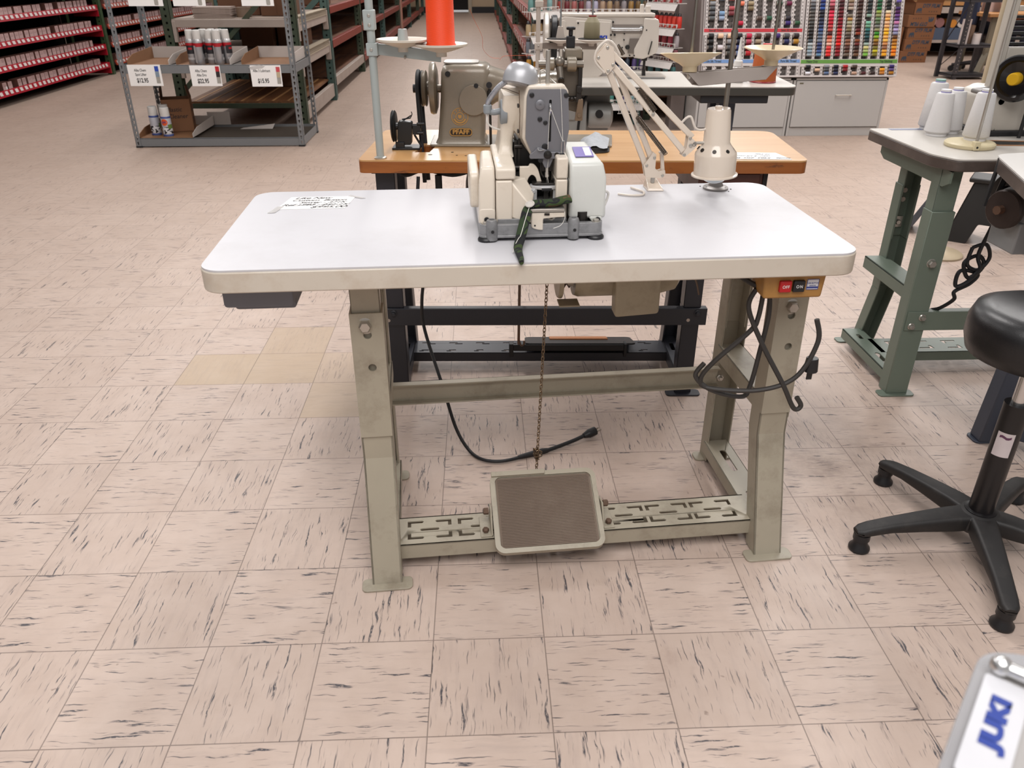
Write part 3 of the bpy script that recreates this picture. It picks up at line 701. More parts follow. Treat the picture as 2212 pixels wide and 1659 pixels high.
# camouflage strip with a clear button, folded under the clamp and hanging to the table edge
def camo_mat():
    m, nt, b, N, L = nodes('camouflage cloth')
    tc = N('ShaderNodeTexCoord'); nz = N('ShaderNodeTexNoise'); nz.inputs['Scale'].default_value = 30; nz.inputs['Detail'].default_value = 1; nz.inputs['Distortion'].default_value = .8
    L(tc.outputs['Object'], nz.inputs['Vector']); r = N('ShaderNodeValToRGB'); r.color_ramp.interpolation = 'CONSTANT'
    e = r.color_ramp.elements; e[0].position = 0; e[0].color = lin('#2a3a22'); e[1].position = .46; e[1].color = lin('#17181a')
    for p, c in ((.55, '#33431f'), (.66, '#5b4732')): q = e.new(p); q.color = lin(c)
    L(nz.outputs['Fac'], r.inputs[0]); L(r.outputs[0], b.inputs['Base Color']); b.inputs['Roughness'].default_value = .9
    return m
cs = thing('fabric_strip', 'camouflage fabric strip clamped under the needle of the ivory machine', 'fabric', Bf.w(.01,.03,.064), Bf.deg)
path = [(.056,.018,.077),(.040,.016,.0745),(.024,.014,.0715),(.008,.013,.0705),(-.012,.012,.070),(-.026,.006,.064),(-.034,-.012,.048),(-.046,-.040,.018),(-.052,-.062,.008),(-.053,-.085,.0065),(-.052,-.116,.0055),(-.0525,-.136,.0045)]
P = spline([Vector(p) for p in path], 5); rings = []
for i, p in enumerate(P):
    t = i/(len(P)-1); d = (P[min(i+1,len(P)-1)] - P[max(i-1,0)]).normalized()
    sdv = d.cross(Vector((0,0,1))); sdv = (sdv if sdv.length > .2 else Vector((1,0,0))).normalized(); nn = sdv.cross(d).normalized()
    wd = .016 - .005*min(1, t*2.2) if t < .45 else .0105 - .006*max(0, (t-.6)/.4); th = .0072 if t < .4 else .0048
    rings.append([p + sdv*(wd*cos(2*pi*k/12)) + nn*(th*sin(2*pi*k/12)) for k in range(12)])
part('cloth', G().loft(rings), camo_mat(), cs, fr=Bf, sharp=80)
part('clear_button', G().lathe((-.0235,.001,.0715), (-.25,-.35,.9), [(.0001,0),(.0085,0),(.0095,.0015),(.009,.003),(.0065,.0032),(.006,.0022),(.0001,.0022)], 20), mat('clear button', '#c9c4bd', .15, coat=1), cs, fr=Bf, label='clear plastic shirt button')
part('loose_thread', G().tube([(-.0255,-.004,.068),(-.034,-.02,.051),(-.045,-.042,.026),(-.050,-.05,.022),(-.058,-.058,.01),(-.063,-.078,.004)], .0006, 5, 5), wt, cs, fr=Bf, kind='stuff')
# handwritten price card taped to the table
pc = thing('price_card', 'handwritten white price card taped to the left rear of the white table', 'sign', T.w(-.47,.14,.7502), T.deg)
card = [(-.542,.085),(-.385,.090),(-.376,.226),(-.525,.222)]
CF = Fr((T.o.x, T.o.y, .7502), T.deg)
paper = mat('white paper', '#efedeb', .6, var=.02)
part('card', G().prism([(-.543,.105),(-.392,.1045),(-.377,.205),(-.525,.205)], 'xy', .0, .0008), paper, pc, fr=CF)
ink = mat('black ink', '#17161a', .6)
def hand(lines, o, x, y, parent, size, gap, m=ink, fr=None):
    o = Vector(o); x = Vector(x).normalized(); y = Vector(y).normalized()
    for i, (s, dx, k) in enumerate(lines):
        q = o - y*(gap*i) + x*dx
        M = ROOT[root_of(parent)].inverted() @ fr.m if fr else Matrix.Identity(4)
        text('handwriting', s, size*k, M @ q, (M.to_3x3() @ x), (M.to_3x3() @ y), m, parent, .0003, shear=.45, sx=1.12, space=.93)
hand([('Like New', -.012, 1), ('Custom  Button', .004, .9), ('Sewer - 371K', .014, .9), ('Ref 1993 - 241-1K', .0, .95), ('$995.00', .03, 1.15)], (-.462,.194,.001), (1,0,0), (0,1,0), pc, .0200, .0190, fr=CF)
part('underline', G().bar((-.527,.130,.001),(-.462,.137,.001),.0009,.0003).bar((-.452,.137,.001),(-.402,.137,.001),.0009,.0003), ink, pc, fr=CF)
tp = mat('clear tape', '#d9d6d4', .2, alpha=.6)
part('tape', G().prism([(-.556,.078),(-.540,.078),(-.528,.128),(-.543,.128)], 'xy', .0009, .0011), tp, pc, fr=CF)
part('tape', G().prism([(-.395,.205),(-.362,.182),(-.352,.186),(-.392,.218)], 'xy', .0009, .0011), tp, pc, fr=CF)
# ---------------------------------------------------------------- wooden table behind
W = Fr((.39, .955, .757), -2.0); WR = Fr((.39, .955, 0), -2.0)
def wood_mat(name, c1, c2, c3, ax='x', sc=1.0, rough=.28, coat=.3, wear=.0):
    m, nt, b, N, L = nodes(name)
    tc = N('ShaderNodeTexCoord'); mp = N('ShaderNodeMapping'); L(tc.outputs['Object'], mp.inputs['Vector'])
    mp.inputs['Scale'].default_value = {'x': (3*sc, 34*sc, 34*sc), 'y': (34*sc, 3*sc, 34*sc)}[ax]
    nz = N('ShaderNodeTexNoise'); nz.inputs['Scale'].default_value = 1; nz.inputs['Detail'].default_value = 7; nz.inputs['Roughness'].default_value = .6; nz.inputs['Distortion'].default_value = .6
    L(mp.outputs[0], nz.inputs['Vector']); r = N('ShaderNodeValToRGB'); e = r.color_ramp.elements
    e[0].position = .3; e[0].color = lin(c1); e[1].position = .72; e[1].color = lin(c3); q = e.new(.52); q.color = lin(c2)
    L(nz.outputs['Fac'], r.inputs[0]); src = r.outputs[0]
    if wear:
        n2 = N('ShaderNodeTexNoise'); n2.inputs['Scale'].default_value = 9; n2.inputs['Detail'].default_value = 9; n2.inputs['Roughness'].default_value = .75
        mp2 = N('ShaderNodeMapping'); mp2.inputs['Scale'].default_value = (1, 3, 3.5); L(tc.outputs['Object'], mp2.inputs['Vector']); L(mp2.outputs[0], n2.inputs['Vector'])
        r2 = N('ShaderNodeValToRGB'); r2.color_ramp.elements[0].position = .56; r2.color_ramp.elements[1].position = .66; L(n2.outputs['Fac'], r2.inputs[0])
        ml = N('ShaderNodeMath'); ml.operation = 'MULTIPLY'; ml.inputs[1].default_value = wear; L(r2.outputs[0], ml.inputs[0])
        mx = N('ShaderNodeMix'); mx.data_type = 'RGBA'; mx.inputs[7].default_value = lin('#4a2a18'); L(ml.outputs[0], mx.inputs[0]); L(src, mx.inputs[6]); src = mx.outputs[2]
    L(src, b.inputs['Base Color']); b.inputs['Roughness'].default_value = rough; b.inputs['Coat Weight'].default_value = coat; b.inputs['Coat Roughness'].default_value = .15
    return m
maple = wood_mat('varnished maple', '#bd8d58', '#c99b66', '#d0a674', sc=.5)
edgew = wood_mat('worn orange wood edge', '#8a4c1b', '#9b5a24', '#a5652c', sc=.7, rough=.4, wear=.75)
iron = mat('dark slate paint', '#2b2c33', .42, var=.1, sc=12, bump=.05, bsc=200)
irond = mat('black pedal paint', '#141417', .5)
wt_ = thing('sewing_table', 'varnished wooden sewing table with dark slate steel stand behind the white table', 'table', WR.o, WR.deg)
outl = rnd([(-.612,.030),(.618,.018),(.640,.452),(-.598,.476)], [.02,.03,.05,.03], 6)
cut = [(-.468,.132),(-.425,.132),(-.412,.235),(-.446,.235)]
part('tabletop', G().plate(outl, [cut], .004), maple, wt_, fr=W)
part('edge', G().plate([(x*1.0005, y) for x, y in outl], [cut], .031, Matrix.Translation((0,0,-.0042))), edgew, wt_, bev=.002, fr=W, label='worn orange wood edge')
H = .757
def wleg(u, v, bend, name='leg'):
    g = G(); p = [(v, H-.035), (v, .30), (v+bend, .004)]
    channel(g, p, u-.027, u+.027, .05, op=-1 if bend > 0 else 1)
    lg = part(name, g, iron, wt_, bev=.002, fr=WR)
    part('foot_plate', G().prism(rrect(u-.055, u+.055, v+bend-.020, v+bend+.020, .012), 'xy', 0, .005), iron, lg, bev=.001, fr=WR)
    return lg
for u in (-.549, .362):
    wleg(u, .082, 0); wleg(u, .345, .055)
    part('base_rail', G().plate([(0,0),(.05,0),(.05,.30),(0,.30)], [rrect(.018,.032,.18,.24,.006,3), rrect(.018,.032,.06,.12,.006,3)], .004, basis((u-.025,.085,.068),(1,0,0),(0,1,0))).box(u-.025,u-.021,.085,.385,.03,.068).box(u+.021,u+.025,.085,.385,.03,.068), iron, wt_, bev=.001, fr=WR)
    part('table_bracket', G().box(u-.03,u+.03,.04,.40,H-.039,H-.0355), iron, wt_, fr=WR)
g = G().box(-.583,.408,.074,.078,.245,.300).box(-.583,.408,.078,.10,.296,.300)
cb = part('stretcher', g, iron, wt_, bev=.0015, fr=WR)
for u in (-.553, .378): part('bolt', (lambda g: (bolt(g, (u,.074,.285), (0,-1,0), .007, .007, .011), g)[1])(G()), iron, cb, fr=WR)
for u in (-.570, .352): part('bolt_hole', G().cyl((u,.0745,.262),(u,.0736,.262),.0055), mat('pale hole', '#b9aa9f', .8), cb, fr=WR)
hs = []
for x in [-.47 + .094*i for i in range(9)]: hs += [rrect(x-.033,x-.004,.335,.341,.002,2), rrect(x-.012,x+.014,.327,.333,.002,2), rrect(x-.030,x-.006,.277,.283,.002,2), rrect(x-.038,x-.022,.270,.2755,.002,2)]
g = G().plate([(-.525,.258),(.337,.258),(.337,.355),(-.525,.355)], hs, .003, Matrix.Translation((0,0,.062))).box(-.525,.337,.258,.261,.030,.062)
part('treadle_plate', g, iron, wt_, bev=.001, fr=WR)
# pedal of the wooden table
PB = basis((.04,.30,.090),(1,0,0),(0,1,-.30))
g = G(); g.M = PB; g.plate(rrect(-.185,.185,-.075,.075,.02,5), [], .006)
pd = part('treadle', g, irond, wt_, bev=.001, fr=WR, label='black treadle with an orange wood insert')
g = G(); g.M = PB; g.box(-.10,.10,.005,.06,.0,.004); part('wood_insert', g, mat('orange ply', '#a3693f', .5), pd, fr=WR)
g = G().box(-.185,.185,.222,.226,.085,.108).box(-.20,-.185,.222,.25,.062,.11).box(.185,.195,.222,.25,.062,.11)
part('treadle_bar', g, irond, pd, bev=.002, fr=WR)
part('pitman_rod', G().cyl((-.168,.225,.11),(-.163,.19,.62),.0045).cyl((-.1645,.19,.50),(-.164,.19,.52),.012).tube([(-.168,.225,.13),(-.16,.225,.105),(-.15,.225,.11),(-.15,.225,.122)],.0035,6,4), rust, wt_, fr=WR)
# belt and motor shadowed beneath, mains cable with a plug on the floor
part('motor', G().lathe((-.33,.25,.62),(1,0,0),[(.03,0),(.055,.005),(.055,.15),(.04,.17),(.0001,.175)],24).box(-.30,-.19,.2,.3,.66,.72), irond, wt_, fr=WR)
part('cable_bundle', G().tube([(-.52,.10,.715),(-.49,.10,.70),(-.44,.11,.712),(-.36,.10,.70),(-.30,.11,.712)],.006,8,6).cyl((-.40,.1,.70),(-.40,.1,.66),.01), irond, wt_, fr=WR)
cbl = [(-.448,.02,.715),(-.452,.0,.62),(-.436,-.02,.50),(-.452,-.03,.37),(-.448,-.035,.28)]
# floor run, world points
cb_pts = [W.w(*p[:2], p[2]-H) for p in cbl]
for x, y, z in ((-.003,.79,.16),(.03,.74,.06),(.066,.70,.010),(.105,.655,.0065),(.16,.645,.0065),(.225,.668,.0065)): cb_pts.append(Vector((x,y,z)))
part('power_cord', G().tube(cb_pts, .0048, 8, 8), black, wt_, fr='w')
q = [Vector((.225,.668,.0075)), Vector((.285,.690,.008)), Vector((.36,.730,.011)), Vector((.40,.752,.016))]
part('power_cord', G().tube(q, .0056, 8, 8).tube([q[0]-Vector((.02,.008,0)), q[0]+Vector((.02,.008,0)), q[0]+Vector((.05,.02,0)), q[0]+Vector((.07,.027,0))], lambda t: .0055+.0035*sin(pi*t), 10, 3), black, wt_, fr='w')
d = (q[3]-q[2]).normalized()
pg = part('plug', G().tube([q[3], q[3]+d*.014, q[3]+d*.018, q[3]+d*.042], lambda t: .0075+.0055*min(1,t*2), 10), black, wt_, fr='w')
sdv = d.cross(Vector((0,0,1))).normalized(); e0 = q[3]+d*.042
for k in (-1, 1): part('prong', G().bar(e0+sdv*(.006*k), e0+sdv*(.006*k)+d*.017, .0012, .006), steel, pg, fr='w')
# ---------------------------------------------------------------- grey-green Pfaff machine
pf = mat('hammered olive grey paint', '#83796a', .33, .15, var=.06, sc=60, bump=.12, bsc=240, coat=.25)
pfd = mat('black pfaff badge', '#2a211a', .4); gold = mat('gold decal', '#b48a4a', .45)
PO = W.w(-.34, .22, 0)
PF = thing('sewing_machine', 'olive grey cast sewing machine with black belt on the wooden table', 'sewing machine', PO, W.deg)
g = G().prism(rnd([(-.43,.205),(.10,.19),(.12,.36),(-.43,.36)], .01), 'xy', 0, .007)
part('bed', g, pf, PF, bev=.002, fr=W)
# pillar and arm as one body
g = G(); rings = []
for z, x0, x1, y0, y1 in ((.006,-.415,-.262,.212,.345),(.02,-.408,-.270,.218,.34),(.09,-.400,-.268,.218,.34),(.13,-.396,-.262,.218,.34),(.20,-.392,-.25,.22,.338),(.216,-.386,-.255,.226,.332),(.222,-.376,-.265,.236,.322)):
    rings.append([(x,y,z) for x,y in rrect(x0,x1,y0,y1,.022,5)])
g.loft(rings)
part('pillar', g, pf, PF, fr=W, sharp=60)
rings = []
for x, z0, z1, y0, y1 in ((-.33,.085,.218,.225,.335),(-.26,.10,.214,.225,.335),(-.235,.117,.206,.228,.332),(-.20,.125,.196,.232,.328),(-.12,.118,.192,.236,.324),(-.06,.105,.200,.232,.328),(-.048,.105,.200,.234,.326)):
    rings.append([(x,y,z) for y,z in rrect(y0,y1,z0,z1,.028,5)])
part('arm', G().loft(rings), pf, PF, fr=W, sharp=60)
part('top_cover', G().prism(rrect(-.385,-.285,.238,.32,.02), 'xy', .2225,.2265), mat('pale cover', '#a7a198', .3), PF, bev=.001, fr=W)
part('side_cover', G().prism(rnd([(x,z) for x,z in circ(-.300,.128,.042,28)],0), 'xz', .210,.2185), pf, PF, bev=.0015, fr=W)
part('cover_screw', G().lathe((-.292,.2098,.168),(0,-1,0),[(.0065,0),(.0065,.002),(.0001,.002)],14), black, PF, fr=W)
part('cover_screw', G().lathe((-.255,.2098,.170),(0,-1,0),[(.0085,0),(.0085,.004),(.0001,.004)],14), black, PF, fr=W)
part('oil_hole', G().cyl((-.372,.2195,.198),(-.372,.2165,.198),.0075), dark, PF, fr=W)
part('lifter_rod', G().cyl((-.254,.208,.160),(-.252,.205,.006),.0038).cyl((-.2545,.207,.135),(-.254,.208,.155),.007), bshn, PF, fr=W)
bd = part('badge', G().prism(rrect(-.372,-.306,.029,.051,.0105,6), 'xz', .214,.2178), pfd, PF, fr=W)
part('badge_rim', G().plate(rrect(-.372,-.306,.029,.051,.0105,6), [rrect(-.370,-.308,.031,.049,.009,6)], .001, basis((0,.2139,0),(1,0,0),(0,0,1))), gold, bd, fr=W)
def wtext(name, s, size, p, m, par, **k):
    M = ROOT[root_of(par)].inverted() @ W.m
    return text(name, s, size, M @ Vector(p), M.to_3x3() @ Vector((1,0,0)), M.to_3x3() @ Vector((0,0,1)), m, par, **k)
wtext('lettering', 'PFAFF', .0185, (-.339,.2136,.0402), gold, bd, bold=.0007, sx=1.02)
em = part('emblem', G().plate(circ(-.341,.083,.0245,28), [circ(-.341,.083,.0225,28)], .001, basis((0,.2165,0),(1,0,0),(0,0,1))).plate(circ(-.341,.083,.0125,24), [circ(-.341,.083,.0105,24)], .001, basis((0,.2165,0),(1,0,0),(0,0,1))), gold, PF, fr=W)
for i, ch in enumerate('PFAFF'):
    a = radians(150 - 30*i); M = ROOT[PF].inverted() @ W.m
    text('lettering', ch, .0085, M @ Vector((-.341 + .0172*cos(a), .2160, .083 + .0172*sin(a))), M.to_3x3() @ Vector((sin(a),0,-cos(a))), M.to_3x3() @ Vector((cos(a),0,sin(a))), gold, em, bold=.0003)
part('emblem_shield', G().prism(rnd([(-.346,.088),(-.336,.088),(-.336,.081),(-.341,.077),(-.346,.081)], .001), 'xz', .2155, .2165).plate([(-.341 + r*cos(radians(a)), .083 + r*sin(radians(a))) for r, s in ((.0195, 1), (.0150, -1)) for a in (range(200, 341, 10) if s > 0 else range(340, 199, -10))], [], .001, basis((0,.2162,0),(1,0,0),(0,0,1))), gold, em, fr=W)
part('hand_wheel', G().lathe((-.406,.275,.152), (-1,0,0), [(.01,-.02),(.012,0),(.055,.001),(.070,.006),(.072,.014),(.069,.021),(.060,.020),(.055,.008),(.02,.010),(.02,.03),(.046,.031),(.050,.034),(.046,.038),(.05,.042),(.046,.046),(.01,.047),(.0001,.047)], 36), pf, PF, fr=W)
part('wheel_hub', G().lathe((-.448,.275,.152), (-1,0,0), [(.046,0),(.05,.004),(.043,.009),(.05,.014),(.046,.017),(.012,.018),(.012,.03),(.0001,.03)], 28), black, PF, fr=W)
belt = mat('black drive belt', '#1c1c1e', .6)
bx = -.461
pts = [(bx,.275+.047*cos(a),.152+.047*sin(a)) for a in [radians(t) for t in range(0,181,15)]]
g = G().tube([(bx,.322,.15)] + pts + [(bx,.228,.15)], .006, 8)
g.tube([(bx,.228,.152),(bx+.012,.19,-.10)], .006, 8).tube([(bx,.322,.152),(bx+.02,.222,-.10)], .006, 8)
part('belt', g, belt, PF, fr=W)
# needle head with linkage, seen over the ivory machine
hm = mat('oily steel', '#7b746b', .35, .6, var=.25, sc=30)
hd = part('head_block', G().prism(rnd([(-.044,.100),(.010,.085),(.012,.255),(-.044,.255)], .006), 'xz', .255, .325), mat('brown grey casting', '#5f574d', .4, .3, var=.2), PF, bev=.003, fr=W)
part('head_cap', G().box(-.040,.008,.245,.315,.235,.262), pf, hd, bev=.004, fr=W)
part('adjusting_screw', G().box(-.036,-.012,.262,.288,.262,.292).cyl((-.024,.275,.292),(-.024,.275,.312),.006).cyl((-.024,.275,.308),(-.024,.275,.316),.013), black, hd, bev=.002, fr=W)
part('crank_boss', G().cyl((-.095,.238,.222),(-.070,.238,.222),.018,n=20).cyl((-.035,.238,.222),(-.008,.238,.222),.020,n=20), pf, hd, bev=.003, fr=W)
part('crank_shaft', G().cyl((-.115,.238,.222),(.012,.238,.222),.010).ball((-.056,.232,.228),.015).cyl((-.056,.232,.215),(-.05,.22,.175),.011,.009), hm, hd, fr=W)
part('dark_hole', G().cyl((-.052,.212,.183),(-.052,.207,.180),.009), dark, hd, fr=W)
part('linkage', G().bar((.004,.24,.215),(.004,.24,.10),.012,.012).box(-.006,.008,.225,.25,.12,.165).cyl((-.03,.235,.13),(.0,.235,.13),.008).ball((-.018,.228,.13),.008).cyl((.002,.228,.155),(.002,.22,.155),.009), bshn, hd, bev=.001, fr=W)
part('face_lever', G().prism(rnd([(-.008,.07),(.014,.07),(.014,.13),(.0,.13)],.004),'xz',.222,.236).cyl((.004,.222,.085),(.004,.218,.085),.006), mat('tan casting','#776553',.4,.3), hd, bev=.001, fr=W)
part('needle_plate', G().prism(rnd([(.0,.10),(.085,.12),(.095,.20),(.0,.24)],.02),'xy',.0005,.003), bshn, PF, fr=W)
# ---------------------------------------------------------------- items on the wooden table
bwm = mat('black bobbin winder', '#191a1c', .38)
bw = thing('bobbin_winder', 'small black bobbin winder with wheel screwed on the wooden table', 'bobbin winder', W.w(-.485,.20,0), W.deg)
part('base', G().box(-.535,-.455,.16,.215,0,.006).box(-.525,-.50,.165,.18,0,.02), bwm, bw, bev=.001, fr=W)
part('wheel', G().lathe((-.522,.185,.062),(-1,0,0),[(.008,-.012),(.01,0),(.040,.0),(.044,.003),(.041,.006),(.044,.009),(.040,.012),(.01,.010),(.0001,.010)],28), bwm, bw, fr=W)
part('body', G().prism(rnd([(-.520,.012),(-.48,.012),(-.475,.075),(-.515,.078)],.006),'xz',.172,.200).cyl((-.52,.186,.062),(-.45,.186,.062),.0065).box(-.475,-.452,.175,.195,.040,.066).cyl((-.462,.175,.07),(-.44,.175,.07),.004).cyl((-.462,.175,.045),(-.444,.175,.045),.005), bwm, bw, bev=.001, fr=W)
part('latch', G().bar((-.50,.186,.078),(-.478,.180,.092),.004,.003).bar((-.505,.19,.08),(-.48,.19,.084),.006,.003).tube([(-.48,.18,.085),(-.474,.178,.096),(-.476,.178,.103)],.0014,6,3).bar((-.47,.175,.04),(-.452,.168,.012),.007,.003), bwm, bw, fr=W)
# thread stand with two dishes
tsm = mat('pale grey green paint', '#a3aaa8', .4, var=.04); dishm = mat('ivory plastic dish', '#c9bfb1', .38, var=.03)
ts = thing('thread_stand', 'pale grey pole thread stand with two dishes on the left of the wooden table', 'thread stand', W.w(-.553,.055,0), W.deg)
g = G().lathe((-.553,.055,0),(0,0,1),[(.0135,0),(.0135,.004),(.0105,.006),(.0105,.62)],20)
part('pole', g, tsm, ts, fr=W)
part('foot_ring', G().lathe((-.553,.055,0),(0,0,1),[(.017,0),(.017,.003),(.012,.005)],20), steel, ts, fr=W)
g = G().box(-.566,-.537,.041,.043,.262,.292).box(-.566,-.537,.043,.069,.262,.292)
part('clamp', g, tsm, ts, bev=.003, fr=W)
part('clamp', G().box(-.569,-.539,.041,.068,.322,.370), tsm, ts, bev=.003, fr=W)
for z in (.277,.335,.357): part('screw', G().lathe((-.553,.0408,z),(0,-1,0),[(.004,0),(.004,.002),(.0001,.003)],12), steel, ts, fr=W)
arm_p, arm_q = Vector((-.540,.052,.277)), Vector((-.372,.02,.262))
g = G().bar(arm_p, arm_q, .0025, .026).bar(arm_p + Vector((0,.010,.012)), arm_q + Vector((0,.010,.012)), .022, .002)
part('arm', g, tsm, ts, bev=.001, fr=W)
def dish(c, r=.070, par=None, fr=None, m=None, h=.026, stem=.0):
    g = G().lathe(c,(0,0,1),[(.014,0),(.014,.010),(.030,.014),(r*.72,.020),(r,.0265),(r,.031),(r-.003,.0315),(r*.7,.0245),(.02,.019),(.0001,.019)],36)
    return part('dish', g, m or dishm, par, fr=fr, sharp=50)
dish((-.470,.042,.272), .068, ts, W); dish((-.372,.026,.262), .068, ts, W)
part('spool_cone', G().lathe((-.470,.042,.292),(0,0,1),[(.015,0),(.011,.034),(.0001,.035)],20), tsm, ts, fr=W)
part('spool_pin', G().cyl((-.470,.042,.325),(-.470,.042,.56),.0032), mat('copper rod','#8a6a5c',.4,.6), ts, fr=W)
part('spool_pin', G().cyl((-.372,.026,.29),(-.372,.026,.56),.0032), mat('copper rod','#8a6a5c',.4,.6), ts, fr=W)
for x in (-.470,-.38): part('screw', G().cyl((x+.004,.035,.262),(x+.004,.028,.258),.003), steel, ts, fr=W)
tc_ = thing('thread_cone', 'big bright orange thread cone on the dish left of the olive machine', 'thread', W.w(-.372,.026,.2825), W.deg)
part('winding', G().lathe((-.372,.026,.288),(0,0,1),[(.0385,0),(.0385,.002),(.036,.006),(.0345,.13),(.033,.15),(.012,.152)],32), thread('#f8490e', .5), tc_, fr=W)
part('cone_base', G().lathe((-.372,.026,.2825),(0,0,1),[(.041,0),(.0405,.002),(.037,.006)],32), black, tc_, fr=W)
part('loose_thread', G().tube([(-.30,.1,.37),(-.292,.13,.345),(-.272,.17,.30),(-.270,.2,.265),(-.25,.24,.24),(-.225,.25,.236)],.0004,4,8).tube([(-.225,.25,.231),(-.215,.25,.241),(-.19,.25,.243),(-.13,.25,.244)],.0004,4,6), mat('orange strand','#d0552a',.6), tc_, fr=W, kind='stuff')
# scrap of grey interfacing
g = G(); nx, ny = 9, 8; vs = []
for j in range(ny):
    for i in range(nx):
        x = .005 + .085*i/(nx-1); y = .13 + .13*j/(ny-1)
        vs.append((x + .02*(j/(ny-1)-.5), y, .008 + .022*max(0, sin(3.0*i/(nx-1)))*(.35+.65*j/(ny-1)) + .003*sin(i*1.7+j)))
g.add(vs, [(j*nx+i, j*nx+i+1, (j+1)*nx+i+1, (j+1)*nx+i) for j in range(ny-1) for i in range(nx-1)])
o = solo('fabric_scrap', g, mat('grey interfacing', '#a6a9ad', .9, var=.2, sc=120), 'scrap of pale grey cloth on the wooden table behind the ivory machine', 'fabric', W.o, W.deg)
# upside-down handwritten sheet
nt_ = thing('price_sheet', 'handwritten white sheet facing away on the right end of the wooden table', 'sign', W.w(.50,.08,.0005), W.deg)
part('sheet', G().prism([(.40,.038),(.575,.030),(.555,.118),(.40,.125)], 'xy', .0005,.0012), paper, nt_, fr=W)
hand([('Single - 5483  ZIG  Bottom', 0, 1), ('using  2 1/2 mm', -.0, .8), ('10 Year', -.03, .8)], (.482,.050,.0014), (-1,.03,0), (-.03,-1,0), nt_, .017, .024, fr=W)
# holes and screws in the table top near the machine
for i, (x, y, r) in enumerate(((-.42,.10,.006),(-.36,.13,.004),(-.32,.085,.003),(-.345,.09,.003))):
    part('drill_hole', G().lathe(W.w(x,y,-.0015),(0,0,1),[(r,0),(r,.002),(.0001,.0022)],12), dark, wt_, fr='w')

# brown drawer under the right end
part('drawer', G().box(.33,.515,.05,.40,.640,.7215).box(.345,.50,.046,.05,.65,.715), wood_mat('dark brown drawer','#3a160c','#4a1e10','#552413',rough=.5), wt_, fr=WR, bev=.002, label='dark red-brown wooden drawer')
part('drawer_edge', G().box(.508,.520,.045,.40,.635,.7215), mat('black edge','#100808',.6), wt_, fr=WR)
# ---------------------------------------------------------------- architect lamp clamped on the white table
TF = Fr((T.o.x, T.o.y, 0), T.deg)
lampM = mat('ivory lamp enamel', '#d3c5b6', .22, var=.02, coat=.5)
al = thing('desk_lamp', 'ivory spring-arm desk lamp clamped to the rear edge of the white table', 'lamp', TF.w(.33,.22,.75), T.deg)
def VV(u, v, z): return Vector((u, v, z))
b0 = .22; e0 = .19; h0 = .145
bar_w, bar_h = .0105, .0125
upv = (0, 1, 0)
g = G().add([(.312,.195,.7505),(.352,.192,.7505),(.352,.240,.7505),(.312,.243,.7505),(.315,.198,.757),(.348,.196,.757),(.343,.238,.772),(.316,.240,.772)], [(0,3,2,1),(4,5,6,7),(0,1,5,4),(1,2,6,5),(2,3,7,6),(3,0,4,7)])
part('clamp', g, lampM, al, bev=.0015, fr=TF)
part('pivot', G().cyl((.329,.22,.765),(.329,.22,.785),.005), steel, al, fr=TF)
bp = rnd([(.309,.780),(.302,.808),(.322,.838),(.330,.834),(.330,.800),(.340,.793),(.354,.797),(.356,.786),(.350,.778)], .002)
br = part('base_bracket', G().prism(bp, 'xz', b0-.012, b0-.009).prism(bp, 'xz', b0+.007, b0+.010), lampM, al, fr=TF)
part('bracket_link', G().bar((.341,b0,.832),(.352,b0,.842),.009,.012,upv).bar((.345,b0,.836),(.352,b0,.79),.008,.010,upv), lampM, br, bev=.001, fr=TF)
def rivet(p, par, r=.0036): part('rivet', G().lathe(p, (0,-1,0), [(r,0),(r*.9,.0014),(r*.4,.0022),(.0001,.0022)], 10), steel, par, fr=TF)
for u, z in ((.309,.808),(.349,.784),(.326,.826),(.350,.838)): rivet((u, b0-.0122, z), br)
# lower arm
a1, a2 = VV(.309,b0,.806), VV(.203,e0,1.017)
b1, b2 = VV(.325,b0,.815), VV(.219,e0,1.023)
for p, q in ((a1, a2), (b1, b2)):
    o = part('lower_arm_bar', G().bar(p, q, .013, .0105, upv), lampM, al, bev=.0018, fr=TF)
rivet(Vector(b1).lerp(b2, .44) + Vector((0,-.0068,0)), o); rivet(Vector(b1).lerp(b2, .38) + Vector((0,-.0068,0)), o, .0022)
# elbow plates
ep = rnd([(.193,1.077),(.207,1.070),(.213,1.032),(.197,1.013),(.170,1.045),(.172,1.054)], .002)
el = part('elbow_plate', G().prism(ep, 'xz', e0-.012, e0-.0095).prism(ep, 'xz', e0+.0075, e0+.010), lampM, al, fr=TF)
for u, z in ((.194,1.069),(.208,1.034),(.198,1.022),(.175,1.049)): rivet((u, e0-.0122, z), el)
# upper arm
c1, c2 = VV(.200,e0,1.062), VV(.392,h0,.884)
d1, d2 = VV(.211,e0,1.030), VV(.375,h0,.853)
for p, q in ((c1, c2), (d1, d2)):
    o = part('upper_arm_bar', G().bar(p, q, .013, .0105, upv), lampM, al, bev=.0018, fr=TF)
rivet(Vector(d1).lerp(d2, .55) + Vector((0,-.0068,0)), o); rivet(Vector(d1).lerp(d2, .50) + Vector((0,-.0068,0)), o, .0022)
hp = rnd([(.380,.892),(.398,.876),(.402,.866),(.394,.858),(.376,.842),(.368,.846),(.378,.862)], .003)
hpl = part('head_plate', G().prism(hp, 'xz', h0-.012, h0-.0095).prism(hp, 'xz', h0+.0075, h0+.010), lampM, al, fr=TF)
for u, z, r in ((.384,.884,.0036),(.374,.848,.0036),(.387,.868,.0048),(.394,.868,.002)): rivet((u, h0-.0122, z), hpl, r)
part('swivel_rod', G().cyl((.396,h0,.871),(.432,h0,.871),.0035).cyl((.396,h0-.012,.871),(.396,h0+.012,.871),.005), steel, al, fr=TF)
